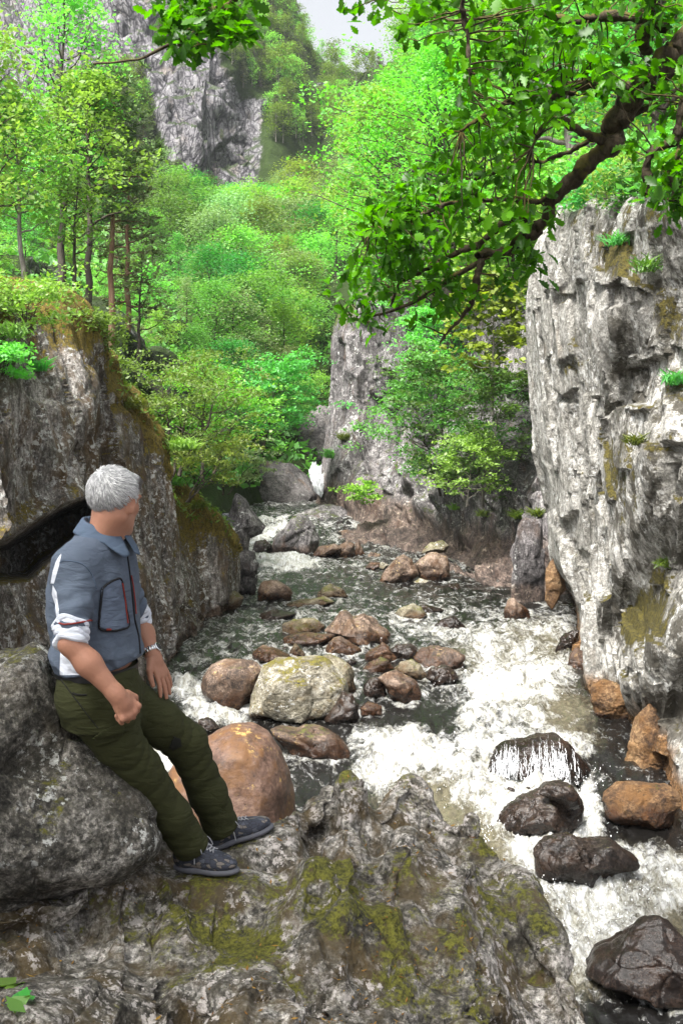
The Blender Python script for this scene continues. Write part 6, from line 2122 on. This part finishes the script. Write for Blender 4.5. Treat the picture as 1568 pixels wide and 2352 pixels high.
ft.cap(HIR, HIR * .45 + KNR * .55, .103, .088, .03, fold=leg_fold(1, .005)); ft.cap(HIR * .45 + KNR * .55, KNR, .088, .074, .03, fold=leg_fold(2, .011))
ft.cap(KNR, KNR * .4 + ANR * .6, .074, .071, .03, fold=leg_fold(3, .014)); ft.cap(KNR * .4 + ANR * .6, ANR, .072, .070, .03, fold=leg_fold(4, .013))
ft.cap(HIL, HIL * .45 + KNL * .55, .1, .088, .03, fold=leg_fold(5, .005)); ft.cap(HIL * .45 + KNL * .55, KNL, .088, .078, .03, fold=leg_fold(6, .01))
ft.cap(KNL, KNL * .4 + ANL * .6, .078, .073, .03, fold=leg_fold(7, .013)); ft.cap(KNL * .4 + ANL * .6, ANL, .073, .072, .03, fold=leg_fold(8, .013))
for a, b in ((ANR, KNR), (ANL, KNL)):
    axx = unit(a - b)
    ft.put(lambda g, a=a, axx=axx: np.maximum(-((g - a) @ axx - .022), np.linalg.norm(g - a - axx * .05, axis=-1) - .13), a - .17, a + .17, .008, sub=True)
V, F = ft.mesh()
trousers = child('trousers', V, F, MT['trouser'], man)
tr_bvh = BVHTree.FromPolygons([tuple(v) for v in V], F.tolist())
fl = patch('cargo_pocket_flap', tr_bvh, [(214, 1690), (236, 1676), (268, 1662), (278, 1658), (282, 1668), (280, 1684), (268, 1698), (238, 1708), (222, 1712)], MT['flap'], man, .008)
patch('knee_patch', tr_bvh, [(398, 1690), (412, 1696), (418, 1712), (398, 1722), (388, 1715)], MT['patch'], man, .004)
strip('hip_seam', tr_bvh, [(140, 1560), (170, 1600), (200, 1640), (225, 1672)], .0022, MT['patch'], man, .001, 24)
strip('pocket_seam', tr_bvh, [(168, 1592), (180, 1596), (200, 1596)], .004, MT['patch'], man, .001, 10)
# belt
mbb = MB()
rows = []
for zv in (1522, 1532, 1544):
    c = P(222, zv, 4.03)
    rows.append([c + (frame(6)[0] * math.cos(a) * .152 + frame(6)[1] * math.sin(a) * .188) for a in np.linspace(0, 2 * math.pi, 60, endpoint=False)])
G = np.array(rows)
child('belt', G.reshape(-1, 3), grid_faces(60, 3, True), MT['belt'], man)

# ---- shoes
def shoe(ank, toe_uv, ytoe, seed):
    toe = P(*toe_uv, ytoe)
    h = toe - ank; h[2] = 0
    fwd = unit(h)
    # the sole follows the ground from heel to toe
    heel = ank - fwd * .07 + np.array([0, 0, -.085])
    toeg = toe + np.array([0, 0, -.012])
    D_ = unit(toeg - heel)
    L = np.linalg.norm(toeg - heel)
    left = unit(np.cross(np.array([0, 0, 1.0]), D_)); up = np.cross(D_, left)
    lo_ = np.minimum(heel, toeg) - .1; hi_ = np.maximum(heel, toeg) + np.array([.1, .1, .2])
    f_ = Field(lo_, hi_, .004)
    at_ = lambda s, l, z: heel + D_ * (s * L) + left * l + up * z
    Mx = np.array([D_, left, up])
    f_.ell(at_(.16, 0, .05), (.052, .04, .05), Mx, .02)
    f_.ell(at_(.45, 0, .045), (.10, .043, .042), Mx, .03)
    f_.ell(at_(.74, 0, .034), (.078, .05, .034), Mx, .03)
    f_.cap(at_(.18, 0, .06), ank + np.array([0, 0, .02]), .045, .05, .03)
    f_.cap(at_(.35, 0, .08), at_(.62, 0, .05), .028, .026, .03)
    f_.put(lambda g: (g - heel) @ up - .016, lo_, hi_, .006, sub=True)
    f_.put(lambda g: -((g - ank) @ np.array([0, 0, 1.0]) - .03) * 1.0, lo_, hi_, .006, sub=True)
    V_, F_ = f_.mesh()
    sh = child('shoe', V_, F_, MT['shoe'], man)
    # sole
    f2 = Field(lo_, hi_, .004)
    f2.ell(at_(.2, 0, .008), (.066, .043, .02), Mx, .02); f2.ell(at_(.5, 0, .009), (.1, .042, .018), Mx, .02); f2.ell(at_(.75, 0, .01), (.085, .054, .02), Mx, .02)
    f2.put(lambda g: (g - heel) @ up + .008 + .004 * np.sign(np.sin(((g - heel) @ D_) * 260)), lo_, hi_, .002, sub=True)
    V_, F_ = f2.mesh()
    child('sole', V_, F_, MT['sole'], sh)
    bv = BVHTree.FromPolygons([tuple(v) for v in (np.array([v.co[:] for v in sh.data.vertices]) + np.array(man.location))], [tuple(p.vertices) for p in sh.data.polygons])

    def top(s, l):
        h_ = bv.ray_cast(Vector(at_(s, l, .3)), Vector(-up))
        return np.array(h_[0]) + up * .003 if h_[0] is not None else at_(s, l, .08)
    m_ = MB()
    for i in range(5):
        s = .42 + .055 * i
        m_.tube(np.array([top(s, -.022), top(s + .02, -.008), top(s + .03, .008), top(s + .055, .022)]), .0026, 5)
        m_.tube(np.array([top(s, .022), top(s + .02, .008), top(s + .03, -.008), top(s + .055, -.022)]), .0026, 5)
    for sg in (-1, 1):
        a = top(.42, .0)
        m_.tube(catmull(np.array([a, a + left * sg * .02 + up * .02, a + left * sg * .045 + up * .0 + D_ * .02, a + left * sg * .05 - up * .03 + D_ * .03, a + left * sg * .02 - up * .005 + D_ * .01]), 14, 0), .0022, 5)
        m_.tube(catmull(np.array([a, a + left * sg * .03 + up * .012 - D_ * .01, a + left * sg * .052 - up * .02, a + left * sg * .058 - up * .07]), 12, 0), .0022, 5)
    V_, F_ = m_.mesh()
    child('lace', V_, F_, MT['lace'], sh)


shoe(P(446, 1950, 4.25), (536, 1998), 4.2, 1)
shoe(P(514, 1902, 4.47), (622, 1895), 4.53, 2)

# ---- watch and ring
def band(name, c, axis, r, w, mat, parent, links=18, flat=.8, thick=.0035):
    a = unit(np.cross(axis, np.array([0, 0, 1.0]))); b = np.cross(axis, a)
    G = []
    n = links * 4
    for t, rr in ((-.5, 0), (-.5, thick), (.5, thick), (.5, 0)):
        row = []
        for i in range(n):
            p_ = i / n * 2 * math.pi
            q = r + rr * (1.2 if i % 4 < 3 else .4)
            row.append(c + axis * w * t + a * q * math.cos(p_) + b * q * math.sin(p_) * flat)
        G.append(row)
    G = np.array(G)
    return child(name, G.reshape(-1, 3), grid_faces(n, 4, True), mat, parent)


wax = unit(WRL - ELL)
wt = band('wristwatch', WRL - wax * .012, wax, .033, .02, MT['steel'], man, flat=1)
d, Fi = ICO[4]
wn = unit(np.array([.8, -.2, .5]) - wax * (np.array([.8, -.2, .5]) @ wax)); wl = np.cross(wax, wn)
child('watch_case', WRL - wax * .012 + wn * .036 + (d[:, :1] * wax * .019 + d[:, 1:2] * wl * .019 + np.clip(d[:, 2:], -.6, .6) * wn * .007), Fi, MT['steel'], wt)
child('watch_dial', WRL - wax * .012 + wn * .0415 + (d[:, :1] * wax * .015 + d[:, 1:2] * wl * .015 + d[:, 2:] * wn * .001), Fi, MT['dial'], wt)
band('ring', ring_c, ring_d, .0112, .005, MT['gold'], man, 10, 1, .0015)
# ------------------------------------------------------------------ the oak whose boughs reach in from the right
OAKB = [  # points (u, v, y), start radius, end radius
    ([(1760, -330, 6.0), (1660, -60, 6.2), (1575, 90, 6.4), (1500, 170, 6.5), (1445, 205, 6.6), (1426, 285, 6.7), (1398, 345, 6.75), (1350, 385, 6.8), (1300, 420, 6.9), (1258, 490, 7.0), (1215, 545, 7.1), (1140, 582, 7.2), (1110, 600, 7.2)], .098, .026),
    ([(1440, 206, 6.6), (1372, 196, 6.55), (1300, 202, 6.5), (1238, 222, 6.45), (1185, 228, 6.4), (1120, 250, 6.35), (1060, 300, 6.3)], .045, .008),
    ([(1490, 250, 6.7), (1395, 300, 6.8), (1330, 336, 6.9), (1260, 366, 7.0), (1186, 373, 7.1), (1120, 400, 7.1), (1040, 410, 7.2)], .022, .006),
    ([(1222, 535, 7.1), (1197, 494, 7.1), (1155, 519, 7.15), (1113, 555, 7.2), (1060, 582, 7.25), (998, 608, 7.3), (930, 640, 7.35), (903, 676, 7.4), (895, 705, 7.4)], .03, .006),
    ([(1110, 600, 7.2), (1093, 640, 7.2), (1082, 697, 7.2), (1045, 744, 7.25), (1008, 790, 7.3)], .028, .005),
    ([(1290, 435, 6.9), (1245, 460, 6.9), (1192, 461, 6.85), (1087, 456, 6.8), (1008, 477, 6.8), (930, 503, 6.8), (851, 524, 6.8)], .026, .005),
    ([(1052, -120, 6.0), (1060, 0, 6.0), (1071, 68, 6.05), (1082, 210, 6.1)], .022, .006),
    ([(1700, 150, 6.0), (1590, 235, 6.1), (1545, 310, 6.15), (1485, 365, 6.2), (1462, 432, 6.25)], .06, .02),
    ([(1500, -120, 6.2), (1496, 0, 6.3), (1482, 70, 6.4), (1478, 120, 6.5)], .05, .035),
    ([(1400, 340, 6.75), (1330, 300, 6.6), (1280, 270, 6.5), (1240, 300, 6.4), (1220, 340, 6.4)], .025, .006),
    ([(1530, 60, 6.4), (1420, 40, 6.5), (1330, 45, 6.6), (1240, 30, 6.7), (1150, 50, 6.8)], .035, .008),
    ([(1110, 600, 7.2), (1040, 640, 7.3), (960, 690, 7.4), (880, 720, 7.4), (800, 740, 7.4)], .02, .005),
    ([(590, -160, 5.2), (560, -30, 5.3), (500, 30, 5.4), (440, 80, 5.45), (380, 108, 5.5), (310, 135, 5.5), (215, 146, 5.55)], .016, .004),
    ([(470, 55, 5.4), (500, 70, 5.4), (520, 110, 5.4)], .006, .003),
    ([(1560, 330, 6.15), (1540, 400, 6.2), (1550, 460, 6.2)], .03, .008)]
oak_root = P(2250, 900, 7.0)
oak = empty('oak_tree', oak_root, 'big oak reaching in with crooked mossy boughs and dark lobed leaves', 'tree')
mbt = MB()
OP = []
rgo = np.random.default_rng(42)
# the trunk stands out of the picture on top of the pale wall's near end
tk = np.array([oak_root, oak_root + [-.1, 0, 1.6], oak_root + [-.3, -.1, 3.2], P(1900, -700, 6.0), P(1800, -1000, 5.4)])
tk = catmull(tk, 24, 0)
mt_ = MB(); mt_.tube(tk, np.linspace(.34, .16, 24) + .02 * rgo.random(24), 12)
V, F = mt_.mesh(); child('trunk', V, F, MT['bark_oak'], oak)
OAKB[0][0].insert(0, (1860, -560, 5.9))
for i, (pts, r0, r1) in enumerate(OAKB):
    c = P(*np.array(pts, float).T)
    n = 12 * len(pts)
    c = catmull(c, n, 0)
    t = np.linspace(0, 1, n)
    c = c + .7 * r0 * np.stack([fbm(c * 5 + k * 9, 3) for k in range(3)], -1)
    r = (r0 + (r1 - r0) * t ** .8) * (1 + .28 * fbm(c * 7, 3))
    m_ = MB(); m_.tube(c, np.abs(r) + .001, 10)
    V, F = m_.mesh()
    V = V + .012 * (r0 > .02) * np.stack([fbm(V * 22 + k * 7, 3) for k in range(3)], -1)
    child('bough', V, F, MT['bark_oak'], oak)
    OP.append(c)
OPa = np.concatenate(OP)

# one lobed leaf
def oak_leaf():
    half = [(0, 0), (.10, .03), (.16, .11), (.30, .10), (.37, .22), (.50, .15), (.60, .29), (.72, .19), (.82, .24), (.90, .13), (1.0, .05), (1.02, 0)]
    V = []; F = []
    for x, y in half: V.append((x, 0, -.10 * x * x))
    for x, y in half: V.append((x, y, .25 * y - .10 * x * x))
    for x, y in half: V.append((x, -y, .25 * y - .10 * x * x))
    m = len(half)
    for i in range(m - 1):
        F.append((i, i + 1, m + i + 1, m + i)); F.append((i + 1, i, 2 * m + i, 2 * m + i + 1))
    return np.array(V), np.array(F)


LVx, LFx = oak_leaf()


def sprays(centres, size, nl, rg, out, tw, link_to=True):
    for c in centres:
        if link_to:
            j = np.argmin(((OPa - c) ** 2).sum(1)); a = OPa[j]
            if np.linalg.norm(a - c) > 1.1: a = c + rg.normal(size=3) * .12
            cr = crook(a, c, 6, .1, rg)
            tw.tube(cr, np.linspace(.006, .0022, 6), 4)
            dirn = unit(c - a + rg.normal(size=3) * .05)
        else:
            dirn = unit(rg.normal(size=3))
        n = max(3, int(rg.normal(nl, 2)))
        for k in range(n):
            d = unit(dirn * .5 + rg.normal(size=3) * .75 + np.array([0, 0, -.15]))
            nrm = rg.normal(size=3) * .55 + np.array([0, 0, 1.0]); nrm = unit(nrm - d * (nrm @ d)); b = np.cross(nrm, d)
            s = size * rg.uniform(.6, 1.25)
            o = c + rg.normal(size=3) * .035
            out.append(o + (LVx[:, :1] * d + LVx[:, 1:2] * b * rg.uniform(.85, 1.2) + LVx[:, 2:] * nrm * rg.uniform(.2, 2.4)) * s)


def pick(poly, n, y0, y1, rg):
    poly = np.array(poly, float); x0, yy0 = poly.min(0); x1, yy1 = poly.max(0)
    res = []
    while len(res) < n:
        u = rg.uniform(x0, x1, 200); v = rg.uniform(yy0, yy1, 200)
        k = poly_sd(u, v, poly) < 0
        for a, b in zip(u[k], v[k]):
            res.append(P(a, b, rg.uniform(y0, y1)))
    return res[:n]


cents = []
for poly, n, y0, y1 in [
    ([(1010, 290), (1100, 250), (1200, 300), (1290, 430), (1270, 500), (1100, 540), (900, 560), (830, 530), (900, 470), (990, 380)], 105, 6.2, 7.3),
    ([(1060, 120), (1180, 60), (1330, 70), (1460, 100), (1400, 220), (1260, 300), (1130, 260), (1050, 210)], 80, 5.9, 6.8),
    ([(1000, -60), (1620, -60), (1600, 90), (1420, 60), (1250, 90), (1080, 110), (920, 90), (900, -40)], 84, 5.9, 7.0),
    ([(760, 690), (850, 620), (980, 590), (1090, 600), (1060, 720), (960, 760), (860, 760)], 44, 7.0, 7.6),
    ([(1000, 560), (1160, 560), (1240, 590), (1200, 640), (1080, 700), (1000, 640)], 26, 7.0, 7.5),
    ([(1460, 130), (1620, 150), (1620, 280), (1480, 260), (1420, 200)], 22, 6.0, 6.9),
    ([(1440, 330), (1620, 280), (1620, 520), (1540, 500), (1470, 420)], 34, 5.9, 6.5),
    ([(860, 470), (960, 440), (1000, 520), (900, 570), (830, 580)], 34, 6.6, 7.2),
    ([(800, 620), (900, 560), (960, 580), (860, 640)], 16, 6.9, 7.3),
    ([(1180, 560), (1240, 570), (1240, 620), (1190, 610)], 6, 7.0, 7.2),
    ([(372, -30), (590, -30), (575, 70), (480, 118), (410, 122), (378, 70)], 66, 5.2, 5.7),
    ([(770, -40), (905, -40), (905, 30), (860, 55), (800, 20)], 8, 6.2, 7.2)]:
    cents += pick(poly, n, y0, y1, rgo)
out = []; tw = MB()
sprays(cents, .09, 8, rgo, out, tw)
n = len(out)
V = np.concatenate(out); F = (LFx[None] + (np.arange(n) * len(LVx))[:, None, None]).reshape(-1, 4)
tv, tf = tw.mesh()
fo = child('foliage', np.concatenate([V, tv]), np.concatenate([F, tf + len(V)]), MT['oakleaf'], oak, smooth=False)
fo.data.materials.append(MT['bark_oak'])
mi = np.zeros(len(fo.data.polygons), np.int32); mi[len(F):] = 1
fo.data.polygons.foreach_set('material_index', mi)
# unseen leaf canopy added overhead to shade the man and the near rock
C = np.stack([rgo.uniform(-6.5, .3, 9500), rgo.uniform(-4.5, 3.2, 9500), rgo.uniform(0, 1.8, 9500)], -1)
C[:, 2] += np.maximum(7.4, 4.5 + np.maximum(C[:, 1], 0) * .40 + .9) + .5
C = C[pn(C * .45) > -.28]
V, F = leaf_cloud(C, .17, rgo, up=.6, aspect=.65)
child('crown', V, F, MT['oakleaf'], oak, smooth=False)
# ------------------------------------------------------------------ camera, light
cd = bpy.data.cameras.new('camera')
co = bpy.data.objects.new('camera', cd); COL.objects.link(co)
co.location = (0, 0, CZ); co.rotation_euler = (math.pi / 2 - TH, 0, 0)
cd.sensor_fit = 'VERTICAL'; cd.sensor_height = 22.3; cd.lens = 22.3 * S / 2352
cd.clip_end = 6000; cd.clip_start = .05
SC.camera = co

SUN_EL, SUN_AZ = rad(58), rad(215)   # azimuth measured clockwise from +Y
w = bpy.data.worlds.new('World'); SC.world = w
w.use_nodes = True
nt = w.node_tree; nt.nodes.clear()
sky = nt.nodes.new('ShaderNodeTexSky'); sky.sky_type = 'NISHITA'; sky.sun_disc = False
sky.sun_elevation = SUN_EL; sky.sun_rotation = SUN_AZ
sky.air_density = 1.0; sky.dust_density = 6.0; sky.ozone_density = 1.0
hs = nt.nodes.new('ShaderNodeHueSaturation'); hs.inputs['Saturation'].default_value = .2
bg = nt.nodes.new('ShaderNodeBackground'); bg.inputs['Strength'].default_value = .122
wo = nt.nodes.new('ShaderNodeOutputWorld')
nt.links.new(sky.outputs[0], hs.inputs['Color']); nt.links.new(hs.outputs[0], bg.inputs['Color']); nt.links.new(bg.outputs[0], wo.inputs['Surface'])
sl = bpy.data.lights.new('sun', 'SUN'); sl.energy = 4.7; sl.angle = rad(16); sl.color = (1, .97, .92)
so = bpy.data.objects.new('sun', sl); COL.objects.link(so)
sd = Vector((math.sin(SUN_AZ) * math.cos(SUN_EL), math.cos(SUN_AZ) * math.cos(SUN_EL), math.sin(SUN_EL)))
so.rotation_euler = sd.to_track_quat('Z', 'Y').to_euler()
so.location = (0, 0, 60)

SC.view_settings.view_transform = 'Standard'
SC.view_settings.look = 'None'
SC.view_settings.exposure = 1.3
SC.view_settings.gamma = 1
SC.render.engine = 'CYCLES'
SC.cycles.use_denoising = True
SC.cycles.max_bounces = 8; SC.cycles.diffuse_bounces = 4; SC.cycles.glossy_bounces = 3; SC.cycles.transmission_bounces = 6
SC.cycles.caustics_reflective = False; SC.cycles.caustics_refractive = False
SC.cycles.sample_clamp_indirect = 6

# thin summer air: the far slopes pale a little
hz_ = [(-260, -30, -4), (320, 420, 190)]
(x0, y0, z0), (x1, y1, z1) = hz_
Vh = [(x, y, z) for x in (x0, x1) for y in (y0, y1) for z in (z0, z1)]
Fh = [(0, 1, 3, 2), (4, 6, 7, 5), (0, 4, 5, 1), (2, 3, 7, 6), (0, 2, 6, 4), (1, 5, 7, 3)]
hm = bpy.data.materials.new('haze'); hm.use_nodes = True
ht = hm.node_tree; ht.nodes.clear()
pv = ht.nodes.new('ShaderNodeVolumePrincipled'); ho = ht.nodes.new('ShaderNodeOutputMaterial')
pv.inputs['Color'].default_value = (.9, .95, 1, 1); pv.inputs['Density'].default_value = .0003; pv.inputs['Anisotropy'].default_value = .2
ht.links.new(pv.outputs[0], ho.inputs['Volume'])
link('haze', new_mesh('haze', Vh, Fh, False), hm, kind='stuff', label='thin pale summer haze')
